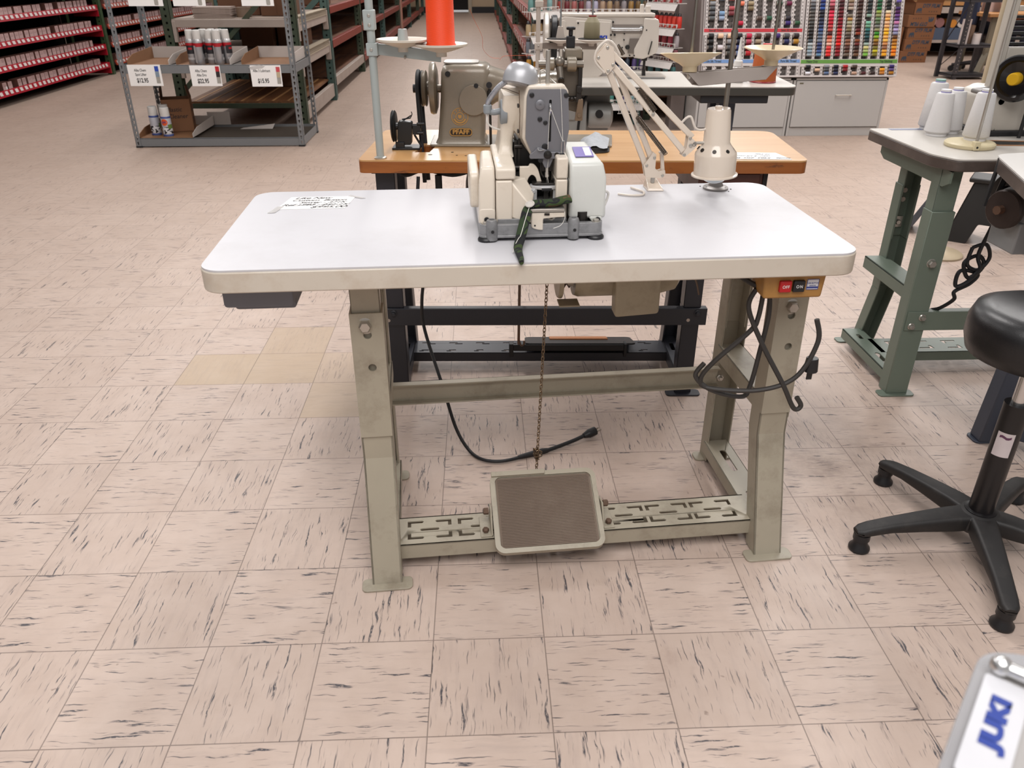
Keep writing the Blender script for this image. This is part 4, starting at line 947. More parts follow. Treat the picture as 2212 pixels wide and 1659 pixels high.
def spring(p, q, r=.0048, t=34):
    p, q = Vector(p), Vector(q); d = (q-p).normalized(); a = d.cross(Vector((0,1,0))).normalized(); b = a.cross(d)
    n = t*9; L_ = (q-p).length
    return G().tube([p + d*(L_*i/n) + a*(r*cos(2*pi*i/9)) + b*(r*sin(2*pi*i/9)) for i in range(n+1)], .0011, 5)
sprm = mat('spring steel', '#5c5147', .35, .9)
part('spring', spring((.274,.192,.922),(.350,.200,.836)), sprm, al, fr=TF)
part('spring', spring((.268,.17,.985),(.305,.16,.940), t=22), sprm, al, fr=TF)
part('spring', spring((.218,.19,1.072),(.232,.19,1.054), .0038, 10), sprm, al, fr=TF)
# cord over the elbow and along the arm
crd = mat('ivory cord', '#d0c6bb', .4)
pts = [(.190,.178,1.018),(.168,.178,1.042),(.172,.178,1.066),(.192,.178,1.083),(.208,.178,1.075),(.222,.18,1.055)]
part('power_cord', G().tube(pts, .0026, 8, 6), crd, al, fr=TF)
pts = [(.362,.150,.909),(.374,.147,.925),(.385,.145,.927),(.396,.143,.905),(.412,.143,.900),(.437,.145,.907)]
part('power_cord', G().tube(pts, .0026, 8, 8), crd, al, fr=TF)
# shade
sx0, sy0 = .4535, .145
prof = [(.0505,.7975),(.0525,.798),(.0525,.801),(.0475,.8025),(.0475,.845),(.046,.850),(.034,.865),(.0300,.872),(.0268,.941),(.0245,.946),(.0001,.947)]
ax = Vector((-.05,0,1)).normalized()
shd = part('lamp_shade', G().lathe((sx0,sy0,.7975), ax, [(r, z-.7975) for r, z in prof], 40), lampM, al, fr=TF, sharp=45)
for a in range(0, 360, 45):
    t = radians(a+22); n_ = Vector((cos(t), sin(t), .75)).normalized(); c = Vector((sx0-.003,sy0,.858)) + Vector((cos(t),sin(t),0))*.0398
    part('vent_hole', G().cyl(c-n_*.002, c+n_*.0008, .0046, n=12), bshn, shd, fr=TF)
part('cap', G().cyl((sx0-.008,sy0,.946),(sx0-.008,sy0,.951),.008), lampM, shd, bev=.001, fr=TF)
part('bulb', G().ball((sx0,sy0,.803),.032, 24, .75), mat('bulb glass', '#c9d2d6', .08, coat=1), al, fr=TF)
# thread stand standing behind the lamp
sm = mat('stand steel', '#8d8880', .3, .9, var=.12); crm = mat('cream plastic dish', '#d2c09f', .32, var=.03); tr = mat('grey trough paint', '#aaa19b', .4)
t2 = thing('thread_stand', 'steel pole thread stand with two cream dishes at the rear right of the white table', 'thread stand', TF.w(.482,.207,.75), T.deg)
part('pole', G().cyl((.482,.207,.78),(.482,.207,1.42),.0055), sm, t2, fr=TF)
fl = part('flange', G().lathe((.482,.207,.7502),(0,0,1),[(.030,0),(.030,.004),(.028,.0055),(.018,.008),(.012,.022),(.0095,.034),(.0001,.034)],32), mat('grey cast flange','#8f8a87',.4,.3), t2, fr=TF)
for a in (75, 195, 315):
    t = radians(a); part('screw_hole', G().cyl((.482+.0235*cos(t),.207+.0235*sin(t),.754),(.482+.0235*cos(t),.207+.0235*sin(t),.7567),.0034,n=10), dark, fl, fr=TF)
L0, R0 = Vector((.372,.150,1.020)), Vector((.597,.262,1.020)); dd = (R0-L0).normalized(); nn = Vector((-dd.y, dd.x, 0))
g = G(); g.M = basis(L0, dd, nn); ln = (R0-L0).length
a = [(-.014,0),(ln+.014,0),(ln-.022,-.028),(.022,-.028)]
g.prism(a, 'xz', -.012, -.010).prism(a, 'xz', .010, .012).box(.022, ln-.022, -.012, .012, -.028, -.026).box(-.016, .018, -.012, .012, -.001, .001).box(ln-.018, ln+.016, -.012, .012, -.001, .001)
part('trough_arm', g, tr, t2, bev=.001, fr=TF)
for c in (L0, R0):
    g = G().lathe(c,((0,.10,1) if c is L0 else (0,0,1)),[(.0155,.001),(.0155,.012),(.024,.018),(.064,.0375),(.066,.0385),(.064,.0400),(.024,.021),(.0001,.019)],36)
    dsh = part('dish', g, crm, t2, fr=TF, sharp=50)
    part('spool_pin', G().cyl(c+Vector((0,0,.018)), c+Vector((0,0,.30)), .0034), sm, t2, fr=TF)
    part('nut', G().lathe(c,(0,0,-1),[(.007,.001),(.007,.004),(.005,.0045),(.005,.010),(.003,.013)],6), steel, t2, fr=TF)
part('collar', G().cyl((.482,.207,1.085),(.482,.207,1.10),.0075), sm, t2, fr=TF)
# small screws left in the table top and the lamp's white lead
for u, v in ((.452,.232),(.507,.238),(.517,.198),(.505,.178)):
    part('screw', G().lathe((u,v,.750),(0,0,1),[(.002,0),(.0016,.0012),(.0001,.0014)],8), bshn, tb, fr=TF)
cr = solo('looped_cable', G().tube([TF.w(*p) for p in ((.235,.165,.7535),(.262,.150,.7535),(.290,.152,.7535),(.298,.178,.754),(.285,.205,.754),(.278,.222,.7535))], .0026, 8, 8), crd, 'thin white cable looped on the white table right of the ivory machine', 'cable')
# ---------------------------------------------------------------- grey lockstitch table (third in line)
J = Fr((1.0, 2.1, .77), -3); JR = Fr((1.0, 2.1, 0), -3)
lam = mat('pale grey laminate', '#bdb8b1', .35, var=.03, sc=5, dirt='#a7a099', damt=.3); dedge = mat('dark grey edge band', '#46443f', .4, var=.08)
slate = mat('slate blue steel', '#3a3f4b', .45, var=.08)
jt = thing('sewing_table', 'pale grey sewing table with dark edge under the white machine with blue letters', 'table', JR.o, JR.deg)
o_ = rnd([(-.78,.205),(.455,.208),(.470,.745),(-.77,.745)], [.03,.06,.05,.03], 6)
part('tabletop', G().prism(o_, 'xy', -.004, 0), lam, jt, fr=J)
part('edge_band', G().prism([(x*1.001, y) for x, y in o_], 'xy', -.036, -.0042), dedge, jt, bev=.003, fr=J)
for u in (-.62, .20):
    g = G(); channel(g, [(.36,.73),(.36,.30),(.30,.004)], u-.036, u+.036, .06); lg = part('leg', g, slate, jt, bev=.003, fr=JR)
    g = G(); channel(g, [(.60,.73),(.60,.30),(.68,.004)], u-.036, u+.036, .06, op=-1); part('leg', g, slate, jt, bev=.003, fr=JR)
    part('table_bracket', G().prism([(.26,.705),(.70,.705),(.70,.733),(.24,.733)], 'yz', u-.04, u+.04), slate, jt, fr=JR)
part('stretcher', G().box(-.62,.20,.36,.37,.20,.26), slate, jt, fr=JR)
part('under_tray', G().box(.05,.34,.23,.5,.700,.7335), mat('black tray', '#25262a', .5), jt, bev=.004, fr=JR)
part('oil_pan', G().prism(rnd([(-.50,.55),(-.32,.55),(-.32,.733),(-.52,.733)], .02), 'xz', .40, .60), mat('grey oil pan', '#8d8d8b', .4), jt, bev=.004, fr=JR)
part('servo_motor', G().lathe((-.42,.36,.63),(1,0,0),[(.05,0),(.055,.01),(.055,.10),(.03,.11),(.0001,.112)],24).prism(rnd([(-.56,.565),(-.43,.565),(-.43,.70),(-.56,.70)],.01),'xz',.30,.42).box(-.55,-.48,.285,.30,.62,.70), mat('light grey motor','#9c9c99',.4), jt, bev=.003, fr=JR)
part('motor_knob', G().cyl((-.375,.300,.645),(-.375,.285,.645),.017), black, jt, fr=JR)
part('power_cord', G().tube([(-.43,.285,.735),(-.45,.27,.69),(-.465,.26,.62),(-.47,.26,.55)], .006, 8, 8), black, jt, fr=JR)
# white lockstitch machine
jw = mat('gloss white machine paint', '#cdc4ba', .28, var=.02, coat=.3)
jm = thing('sewing_machine', 'gloss white flatbed sewing machine with blue lettering on the pale grey table', 'sewing machine', J.w(-.35,.55,0), J.deg)
y0 = .50
part('bed', G().prism(rrect(-.62,-.06,.50,.70,.01), 'xy', 0, .006), jw, jm, fr=J)
part('pillar', G().prism(rnd([(-.545,.004),(-.365,.004),(-.318,.05),(-.318,.24),(-.535,.255),(-.552,.24)],[.004,.01,.03,.01,.01,.012]), 'xz', y0, y0+.15), jw, jm, bev=.008, seg=3, fr=J)
arm = part('arm', G().prism(rnd([(-.535,.085),(-.315,.085),(-.215,.088),(-.122,.11),(-.112,.13),(-.112,.235),(-.128,.25),(-.535,.263)],[.0,.02,.01,.01,.01,.015,.015,.01]), 'xz', y0+.008, y0+.15), jw, jm, bev=.010, seg=3, fr=J)
part('head', G().prism(rnd([(-.170,.080),(-.113,.105),(-.106,.13),(-.112,.245),(-.178,.249),(-.182,.19),(-.215,.12),(-.213,.085)],[.006,.006,.01,.015,.006,.01,.006,.006]), 'xz', y0-.006, y0+.13), jw, jm, bev=.006, seg=3, fr=J)
part('top_rail', G().box(-.545,-.13,y0+.0,y0+.12,.252,.268), jw, jm, bev=.005, fr=J)
part('front_panel', G().prism(rnd([(-.48,.135),(-.325,.135),(-.325,.232),(-.48,.238)],.006),'xz', y0-.004, y0+.004), jw, jm, bev=.002, fr=J)
part('side_panel', G().prism(rnd([(-.545,.165),(-.525,.165),(-.525,.238),(-.545,.238)],.008),'xz', y0-.003, y0+.004), jw, jm, bev=.001, fr=J)
rec = part('recess', G().box(-.318,-.185,y0+.002,y0+.012,.186,.222), mat('shadow grey','#857b73',.5), jm, fr=J)
part('guide_rods', G().cyl((-.318,y0-.002,.205),(-.19,y0-.002,.205),.006).cyl((-.318,y0-.002,.198),(-.19,y0-.002,.198),.0025).cyl((-.322,y0-.002,.205),(-.312,y0-.002,.205),.009).cyl((-.195,y0-.003,.207),(-.185,y0-.003,.207),.011), chrome, rec, fr=J)
part('grey_plate', G().prism(rnd([(-.242,.105),(-.192,.105),(-.188,.165),(-.236,.165)],.003),'xz', y0-.001, y0+.01), mat('taupe plate','#6f665f',.4), jm, fr=J)
for u, z, r in ((-.322,.180,.0045),(-.305,.180,.0045),(-.322,.160,.003),(-.262,.185,.003),(-.262,.160,.003),(-.185,.212,.005),(-.165,.20,.003),(-.470,.228,.004),(-.315,.232,.004),(-.268,.128,.003),(-.232,.095,.003),(-.212,.095,.003)):
    part('screw', G().cyl((u,y0-.0075,z),(u,y0+.012,z),r,n=12), dark, jm, fr=J)
part('oil_window', G().lathe((-.245,y0-.001,.130),(0,-1,0),[(.010,0),(.010,.004),(.007,.006),(.004,.006),(.0001,.003)],20), dark, jm, fr=J)
for u in (-.40, -.13): part('top_cap', G().cyl((u,.55,.268),(u,.55,.272),.008), black, jm, fr=J)
part('thread_stand_post', G().box(-.170,-.148,.53,.55,.265,.296).box(-.195,-.178,.53,.55,.265,.302), jw, jm, bev=.003, fr=J)
part('eyelet_post', G().cyl((-.470,.53,.262),(-.470,.53,.31),.0022).ball((-.470,.53,.314),.006), bshn, jm, fr=J)
part('needle_bar', G().cyl((-.157,.55,.085),(-.157,.55,.03),.006).box(-.172,-.148,.53,.57,.07,.09), bshn, jm, fr=J)
part('presser_foot', G().prism([(.53,.006),(.56,.006),(.56,.03),(.545,.032)],'yz',-.165,-.150), bshn, jm, fr=J)
part('thread_take_up', G().bar((-.150,y0-.01,.10),(-.138,y0-.01,.155),.006,.004), bshn, jm, fr=J)
part('needle_plate', G().box(-.24,-.07,.46,.60,.001,.004), mat('satin plate','#8a8784',.3,.6), jm, fr=J)
part('hand_wheel', G().lathe((-.595,.58,.17),(-1,0,0),[(.02,-.01),(.085,0),(.098,.006),(.098,.02),(.085,.026),(.02,.028),(.0001,.028)],36), jw, jm, fr=J)
part('belt_cover', G().prism(rrect(.50,.66,.05,.255,.05,6),'yz',-.585,-.560).prism(rrect(.49,.67,.02,.245,.06,6),'yz',-.578,-.572), black, jm, bev=.004, fr=J)
M = ROOT[jm].inverted() @ J.m; jblue = mat('logo blue', '#1d3fae', .4)
text('lettering', 'JUKI', .029, M @ Vector((-.368,y0-.0048,.165)), M.to_3x3() @ Vector((1,0,0)), M.to_3x3() @ Vector((0,0,1)), jblue, jm, bold=.0018, sx=1.12)
# thread stand of that table, left front
ws = mat('warm white enamel', '#bdb2a8', .4, var=.03)
t3 = thing('thread_stand', 'warm white pole thread stand with two black-rimmed dishes on the pale grey table', 'thread stand', J.w(-.65,.30,0), J.deg)
def jp(u, v, z): return (u, v, z)
part('pole', G().lathe((-.650,.30,0),(0,0,1),[(.016,0),(.014,.004),(.0095,.006),(.0095,.55)],16), ws, t3, fr=J)
part('clamp', G().box(-.664,-.630,.285,.315,.137,.165), ws, t3, bev=.003, fr=J)
part('clamp', G().box(-.664,-.630,.285,.315,.30,.325), ws, t3, bev=.003, fr=J)
part('arm', G().bar((-.63,.298,.152),(-.400,.288,.150),.003,.024), mat('warm grey arm','#857a72',.4), t3, bev=.001, fr=J)
part('screw', G().lathe((-.648,.2848,.152),(0,-1,0),[(.004,0),(.004,.002),(.0001,.003)],10), steel, t3, fr=J)
for c in ((-.556,.29,.152), (-.424,.285,.152)):
    g = G().lathe(c,(0,0,1),[(.012,0),(.012,.008),(.022,.012),(.063,.0245),(.066,.026),(.063,.028),(.02,.02),(.0001,.019)],32)
    d_ = part('dish', g, ws, t3, fr=J, sharp=50)
    part('felt_pad', G().lathe((c[0],c[1],c[2]+.0265),(0,0,1),[(.058,0),(.058,.003),(.0001,.004)],28), mat('black felt','#1b1714',.9), d_, fr=J)
    part('spool_pin', G().cyl((c[0],c[1],.165),(c[0],c[1],.345),.0035), mat('pin grey','#8d9294',.35,.6), t3, fr=J)
part('spool_cone', G().prism(rnd([(-.574,.183),(-.538,.183),(-.546,.228),(-.566,.228)],.002),'xz',.275,.305), ws, t3, fr=J)
kt = thing('thread_cone', 'khaki thread cone with a red tip on the dish before the blue letters', 'thread', J.w(-.424,.285,.182), J.deg)
part('winding', G().lathe((-.424,.285,.183),(0,0,1),[(.033,0),(.034,.002),(.032,.060),(.029,.064),(.017,.082),(.016,.082)],28), thread('#857c60'), kt, fr=J)
part('cone_tip', G().lathe((-.424,.285,.262),(0,0,1),[(.0165,0),(.0165,.008),(.0001,.0085)],20), mat('dark red plastic','#7b1d1a',.4), kt, fr=J)
# oil bottle and orange cone on the right end
ob = thing('oil_bottle', 'white plastic oil bottle with tall pointed nozzle on the pale grey table', 'bottle', J.w(.225,.36,0), J.deg)
wp = mat('white plastic', '#d9d6d2', .3, var=.01)
part('body', G().lathe((.225,.36,.0005),(0,0,1),[(.029,0),(.031,.003),(.031,.04),(.028,.055),(.016,.066)],28), mat('translucent bottle','#cfcac6',.25,trans=.25), ob, fr=J)
part('cap', G().lathe((.225,.36,.066),(0,0,1),[(.016,0),(.019,.001),(.019,.022),(.013,.024),(.0105,.036),(.0085,.04),(.003,.115),(.0001,.116)],24), wp, ob, fr=J)
oc = thing('thread_cone', 'dull orange thread cone with red base at the right end of the pale grey table', 'thread', J.w(.345,.37,0), J.deg)
part('winding', G().lathe((.345,.37,.005),(0,0,1),[(.054,0),(.055,.003),(.050,.10),(.047,.128),(.022,.145),(.02,.145)],32), thread('#b4571d'), oc, fr=J)
part('cone_base', G().lathe((.345,.37,.0005),(0,0,1),[(.056,0),(.0575,.003),(.055,.006)],32), mat('red plastic rim','#8c1420',.4), oc, fr=J)
part('cone_tip', G().lathe((.345,.37,.148),(0,0,1),[(.020,0),(.019,.008),(.0001,.009)],20), mat('bright red tip','#c3160f',.4), oc, fr=J)

# ---------------------------------------------------------------- sage green table on the right
Gf = Fr((1.375, .935, .76), 0); GR = Fr((1.375, .935, 0), 0)
sage = mat('sage green steel', '#687367', .42, var=.05, sc=15, bump=.05, bsc=250)
brown_e = mat('scuffed brown edge', '#4c423d', .38, var=.1, sc=12, dirt='#7d6f66', damt=.4)
gt = thing('sewing_table', 'grey-topped sewing table on sage green steel stand at right', 'table', GR.o, GR.deg)
go_ = rnd([(.01,.10),(.055,.002),(1.2,-.002),(1.2,.50),(.0,.47)], [.02,.03,.0,.0,.012], 5)
go_ = rnd([(.002,.075),(.040,.001),(1.2,-.004),(1.2,.50),(-.004,.462)], [.02,.02,0,0,.012], 5)
part('tabletop', G().prism(go_, 'xy', -.004, 0), lam, gt, fr=Gf)
part('edge_band', G().prism(go_, 'xy', -.034, -.0042), brown_e, gt, bev=.003, fr=Gf)
for v0 in (0,):
    part('table_bracket', G().prism([(.02,.728),(.44,.728),(.44,.69),(.41,.675),(.05,.675),(.02,.69)], 'yz', .040, .046), sage, gt, fr=GR)
    part('table_bracket', G().box(.040,.11,.02,.44,.722,.7255), sage, gt, fr=GR)
def gleg(u, front):
    if front: pth = [(.06,.53),(.06,.004)]; inn_ = [(.062,.722),(.062,.40)]; op = 1
    else: pth = [(.402,.62),(.402,.26),(.385,.22),(.385,.22)]; 
    return None
# near leg: straight; far leg: bent outwards at the foot
g = G(); M = basis((0,.06,.62),(1,0,0),(0,0,-1))
g.plate([(.036,0),(.104,0),(.104,.616),(.036,.616)], [], .004, basis((0,.06,.60),(1,0,0),(0,0,-1)))
g.box(.036,.040,.06,.11,-.012+.012,.60).box(.100,.104,.06,.11,.0,.60)
g.v = [(x,y,max(z,.004)) for x,y,z in g.v]
lg = part('leg', g, sage, gt, bev=.003, fr=GR)
g = G(); channel(g, [(.064,.722),(.064,.42)], .039, .101, .045); part('inner_leg', g, sage, lg, bev=.002, fr=GR)
for z in (.548,.508): part('adjust_hole', G().cyl((.072,.0605,z),(.072,.0594,z),.0085,n=14), mat('pale hole','#b9aa9f',.8), lg, fr=GR)
part('foot_plate', G().prism(rrect(.010,.125,.040,.082,.012),'xy',0,.005), sage, lg, bev=.001, fr=GR)
g = G(); bolt(g, (.072,.0595,.445), (0,-1,0), .012, .014, .016); part('bolt', g, steel, lg, fr=GR)
g = G(); channel(g, [(.415,.60),(.415,.24),(.480,.004)], .100, .160, .05, op=-1)
lg = part('leg', g, sage, gt, bev=.003, fr=GR)
g.v  # far leg
g = G(); channel(g, [(.410,.722),(.410,.42)], .103, .157, .045, op=-1); part('inner_leg', g, sage, lg, bev=.002, fr=GR)
part('foot_plate', G().prism(rrect(.04,.155,.448,.490,.012),'xy',0,.005), sage, lg, bev=.001, fr=GR)
for z in (.575,.545): part('adjust_hole', G().cyl((.130,.3985,z),(.130,.4045,z),.008,n=14), mat('pale hole','#b9aa9f',.8), lg, fr=GR)
g = G(); bolt(g, (.128,.401,.47), (0,-1,0), .009, .010, 0); g.box(.112,.145,.399,.403,.452,.488); part('bolt', g, steel, lg, fr=GR)
part('side_rail', G().prism([(.09,.312),(.40,.312),(.40,.352),(.09,.352)],'yz',.045,.049).prism([(.09,.348),(.40,.348),(.40,.352),(.09,.352)],'yz',.045,.115), sage, gt, bev=.001, fr=GR)
part('base_rail', G().plate([(0,0),(.068,0),(.068,.36),(0,.36)], [rrect(.026,.042,.27,.31,.007,3), rrect(.026,.042,.06,.16,.007,3)], .004, basis((.040,.075,.064),(1,0,0),(0,1,0))).box(.040,.044,.075,.435,.03,.064), sage, gt, bev=.001, fr=GR)
part('stretcher', G().box(.040,.9,.052,.056,.228,.290).box(.04,.9,.056,.08,.286,.290), sage, gt, bev=.001, fr=GR)
for x, z in ((.058,.243),(.086,.272)):
    g = G(); bolt(g, (x,.0518,z), (0,-1,0), .008, .010, .011); part('bolt', g, steel, gt, fr=GR)
hs = []
for x in [.14+.10*i for i in range(7)]:
    for s in (0, 1): hs += [[(x,.322),(x+.05,.322),(x+.05,.315),(x+.012,.315),(x+.012,.300),(x+.004,.300)], [(x+.05,.262),(x,.262),(x,.269),(x+.038,.269),(x+.038,.284),(x+.046,.284)]][s:s+1]
part('treadle_plate', G().plate([(.09,.235),(.9,.235),(.9,.345),(.09,.345)], hs, .003, Matrix.Translation((0,0,.064))).box(.09,.9,.235,.238,.03,.064), sage, gt, bev=.001, fr=GR)
# knotted cord and wheel hanging under the green table
kc = [(.235,.03,.722),(.222,.03,.66),(.205,.03,.56),(.19,.03,.48),(.20,.02,.44),(.175,.025,.41),(.155,.03,.455),(.195,.035,.475),(.215,.03,.445),(.175,.02,.40),(.145,.025,.385),(.150,.03,.43),(.205,.03,.42),(.19,.03,.39),(.15,.03,.365),(.155,.03,.34),(.140,.06,.30),(.125,.08,.285)]
part('power_cord', G().tube(kc, .0058, 8, 7), black, gt, fr=GR, label='knotted black power cord')
part('power_cord', G().tube([(.17,.035,.50),(.205,.03,.51),(.225,.028,.47),(.20,.025,.435),(.165,.03,.45),(.17,.035,.50)], .0055, 8, 7), black, gt, fr=GR)
part('plug', G().cyl((.205,.04,.665),(.255,.04,.672),.010).lathe((.225,.06,.655),(1,.2,0),[(.012,0),(.042,.003),(.048,.010),(.042,.017),(.012,.02)],22).tube([(.205,.03,.722),(.195,.03,.66),(.19,.03,.62)],.008,8,4), black, gt, fr=GR)
# white cones on it
cw = thread('#d6d3d2'); core = mat('white cone core', '#d8d6d6', .5)
def wcone(x, y, z0, label, par_fr=Gf, group='white thread cones on the sage green table', h=.122, r=.037, tip=None):
    t = thing('thread_cone', label, 'thread', par_fr.w(x, y, z0), 0, group)
    part('winding', G().lathe((x,y,z0+.010),(0,0,1),[(r*.93,0),(r,.004),(r*.70,h-.012),(r*.62,h-.008),(r*.42,h-.006)],28), cw, t, fr=par_fr)
    part('core', G().lathe((x,y,z0+.0005),(0,0,1),[(r*.40,h-.02),(r*.40,h+.012),(.0001,h+.0125)],24), tip or core, t, fr=par_fr)
    part('core_base', G().lathe((x,y,z0+.0005),(0,0,1),[(r*.82,0),(r*.80,.012)],24), core, t, fr=par_fr)
    part('core_label', G().lathe((x,y,z0+h-.001),(0,0,1),[(r*.405,0),(r*.405,.008)],24), mat('lilac label','#8b86b8',.5), t, fr=par_fr)
wcone(.155,.345,0,'front white thread cone of the huddle on the sage green table')
wcone(.215,.385,0,'white thread cone at the right of the huddle on the sage green table')
wcone(.190,.452,0,'rearmost white thread cone with a sea-green tip, behind the huddle', tip=mat('sea green tip','#7fa39b',.5), h=.138)
# cone stand: cream disc with a leaning steel rod
t4 = thing('thread_stand', 'cream disc thread stand with tall steel rod on the sage green table', 'thread stand', Gf.w(.165,.165,0), 0)
cremb = mat('cream plastic base', '#c9bc9a', .4, var=.02)
part('base', G().lathe((.165,.175,.0005),(0,0,1),[(.066,0),(.068,.003),(.068,.010),(.064,.014),(.03,.0155),(.0001,.0155)],36), cremb, t4, fr=Gf)
part('rod_holder', G().box(.138,.156,.106,.124,.001,.026), cremb, t4, bev=.002, fr=Gf)
part('screw', G().cyl((.147,.1062,.010),(.147,.1052,.010),.003), dark, t4, fr=Gf)
part('rod', G().cyl((.148,.118,.02),(.148,.118,.62),.0042), steel, t4, fr=Gf)
wcone(.185,.190,.0155,'white thread cone standing on the cream disc beside the steel rod', h=.128, r=.036)
# cream pole behind the rod
t5 = thing('thread_stand', 'tall cream pole standing on the floor behind the sage green table', 'thread stand', (2.30,2.35,0), 0)
part('pole', G().cyl((2.30,2.35,.01),(2.30,2.35,1.6),.010), mat('cream pole paint','#b9a88d',.4), t5, fr='w')
part('base', G().lathe((2.30,2.35,0),(0,0,1),[(.11,0),(.11,.008),(.10,.016),(.02,.02),(.0001,.02)],30), MATS['cream pole paint'], t5, fr='w')
# decal on the table
part('decal', G().box(.055,.16,.43,.455,.0002,.0006), mat('blue grey decal','#6d7288',.5), gt, fr=Gf)
# white machine with black hand wheel on the green table
gm = thing('sewing_machine', 'white sewing machine with black hand wheel and yellow knob on the sage green table', 'sewing machine', Gf.w(.55,.36,0), 0)
wmp = mat('warm white casting', '#b3aca2', .32, var=.03, coat=.2)
part('body', G().prism(rnd([(.285,.012),(.95,.012),(.95,.20),(.47,.20),(.385,.13),(.330,.135),(.285,.115)],[.01,0,0,.02,.02,.01,.015]),'xz',.33,.50), wmp, gm, bev=.006, seg=3, fr=Gf)
part('black_base', G().prism([(.280,.0),(.95,.0),(.95,.016),(.280,.016)],'xz',.315,.515), black, gm, bev=.003, fr=Gf)
part('frame_upright', G().box(.325,.352,.41,.44,.125,.46), wmp, gm, bev=.003, fr=Gf)
part('frame_panel', G().box(.352,.80,.41,.445,.190,.245), wmp, gm, bev=.004, fr=Gf)
part('frame_rail', G().box(.352,.80,.41,.43,.345,.36), wmp, gm, bev=.003, fr=Gf)
part('louvre', (lambda g: ([g.box(.354,.80,.425,.432,.250+.015*i,.258+.015*i) for i in range(6)], g)[-1])(G()), dark, gm, fr=Gf)
part('handle_arm', G().prism(rnd([(.262,.118),(.30,.112),(.372,.122),(.368,.140),(.262,.130)],.008),'xz',.35,.40).cyl((.325,.345,.10),(.325,.33,.10),.011), mat('grey lever','#6f6a66',.4), gm, bev=.002, fr=Gf)
part('ring', G().tube([(.345+.030*cos(t),.345,.105+.034*sin(t)) for t in [2*pi*i/20 for i in range(20)]], .0028, 6, closed=True), steel, gm, fr=Gf)
ax = Vector((-.80,-.60,0)); hc = Vector((.335,.30,.170))
part('hand_wheel', G().lathe(hc, ax, [(.012,-.02),(.015,0),(.05,.0),(.062,.004),(.066,.012),(.062,.018),(.052,.018),(.046,.010),(.02,.008),(.0001,.008)], 36), mat('gloss black plastic','#0f0f12',.18,coat=.4), gm, fr=Gf)
part('knob', G().lathe(hc + ax*.008, ax, [(.018,0),(.018,.026),(.015,.030),(.0001,.030)], 24), mat('yellow plastic','#c79a12',.35), gm, fr=Gf)
part('wheel_pulley', G().lathe(hc - ax*.03, ax, [(.05,0),(.054,.004),(.046,.010),(.054,.016),(.05,.02)], 30), mat('gloss black plastic','#0f0f12',.18), gm, fr=Gf)
hb = hc - ax*.02
part('belt_cover', G().prism(rnd([(.425,.10),(.475,.09),(.49,.20),(.44,.215)],.02),'xz',.30,.33), black, gm, bev=.006, fr=Gf)
part('belt', G().tube([(hb.x-.022,hb.y+.02,-.05), hb+Vector((-.030,.03,-.01)), hb+Vector((-.022,.02,.035)), hb+Vector((.005,0,.054)), hb+Vector((.028,-.015,.03)), hb+Vector((.036,-.02,-.01)), (hb.x+.034,hb.y-.02,-.05)], .0055, 8), belt, gm, fr=Gf)
part('black_knob', G().cyl((.455,.315,.135),(.455,.295,.135),.009).box(.44,.47,.325,.333,.045,.055).cyl((.50,.334,.045),(.50,.328,.045),.012), black, gm, fr=Gf)
part('belt_slot', G().plate([(.24,.18),(.47,.16),(.48,.225),(.25,.26)],[[(.26,.19),(.455,.172),(.462,.216),(.262,.248)]],.001,Matrix.Translation((0,0,.0012))), mat('raw ply','#8a5f3c',.6), gt, fr=Gf)
part('belt_slot_hole', G().prism([(.26,.19),(.455,.172),(.462,.216),(.262,.248)],'xy',.0002,.0006), dark, gt, fr=Gf)

# ---------------------------------------------------------------- white-topped table cut by the right edge
rt_ = thing('sewing_table', 'white-topped sewing table with brown edge cut off by the right frame edge', 'table', (1.7,.72,0), 0)
po = rnd([(1.350,.505),(1.488,.900),(1.62,.926),(2.5,.926),(2.5,.45)], [.02,.035,.02,0,0], 5)
part('tabletop', G().prism(po,'xy',.778,.782), mat('off white laminate','#cfccc8',.4,var=.02), rt_, fr='w')
part('edge_band', G().prism(po,'xy',.744,.7778), brown_e, rt_, bev=.003, fr='w')
slg = mat('dark slate leg','#383d49',.45)
g = G(); g.bar((1.575,.715,.004),(1.615,.700,.744),.06,.05,(0,1,0)); lg = part('leg', g, slg, rt_, bev=.004, fr='w')
part('foot_plate', G().prism(rrect(1.535,1.635,.69,.745,.015),'xy',0,.006), slg, lg, bev=.001, fr='w')
part('base_rail', G().bar((1.60,.70,.06),(1.78,.52,.06),.06,.04), slg, rt_, bev=.003, fr='w')
g = G().bar((2.3,.52,.004),(2.3,.52,.744),.06,.05,(0,1,0)); part('leg', g, slg, rt_, bev=.004, fr='w')
# grey motor hanging under it, with pulley and belt
mt = thing('motor', 'pale grey motor with brown pulley hanging under the white-topped right table', 'motor', (1.62,.85,.744), 0)
mg = mat('pale grey motor paint','#999a9b',.35)
ax = Vector((-.93,-.36,0)); mc_ = Vector((1.515,.84,.650))
part('housing', G().lathe(mc_ - ax*.02, -ax, [(.03,0),(.055,.004),(.058,.02),(.058,.16),(.05,.18),(.0001,.185)], 28), mg, mt, fr='w')
part('terminal_box', G().box(1.545,1.66,.80,.92,.535,.62), mg, mt, bev=.004, fr='w')
part('mount', G().box(1.58,1.70,.80,.9,.69,.744), mg, mt, fr='w')
part('pulley', G().lathe(mc_ - ax*.016, ax, [(.02,0),(.048,.002),(.052,.008),(.044,.014),(.052,.020),(.048,.025),(.02,.027),(.0001,.028)], 30), mat('brown pulley','#3d322e',.45,.3), mt, fr='w')
part('shaft', G().cyl(mc_ + ax*.01, mc_ + ax*.030, .012, n=8), rust, mt, fr='w')
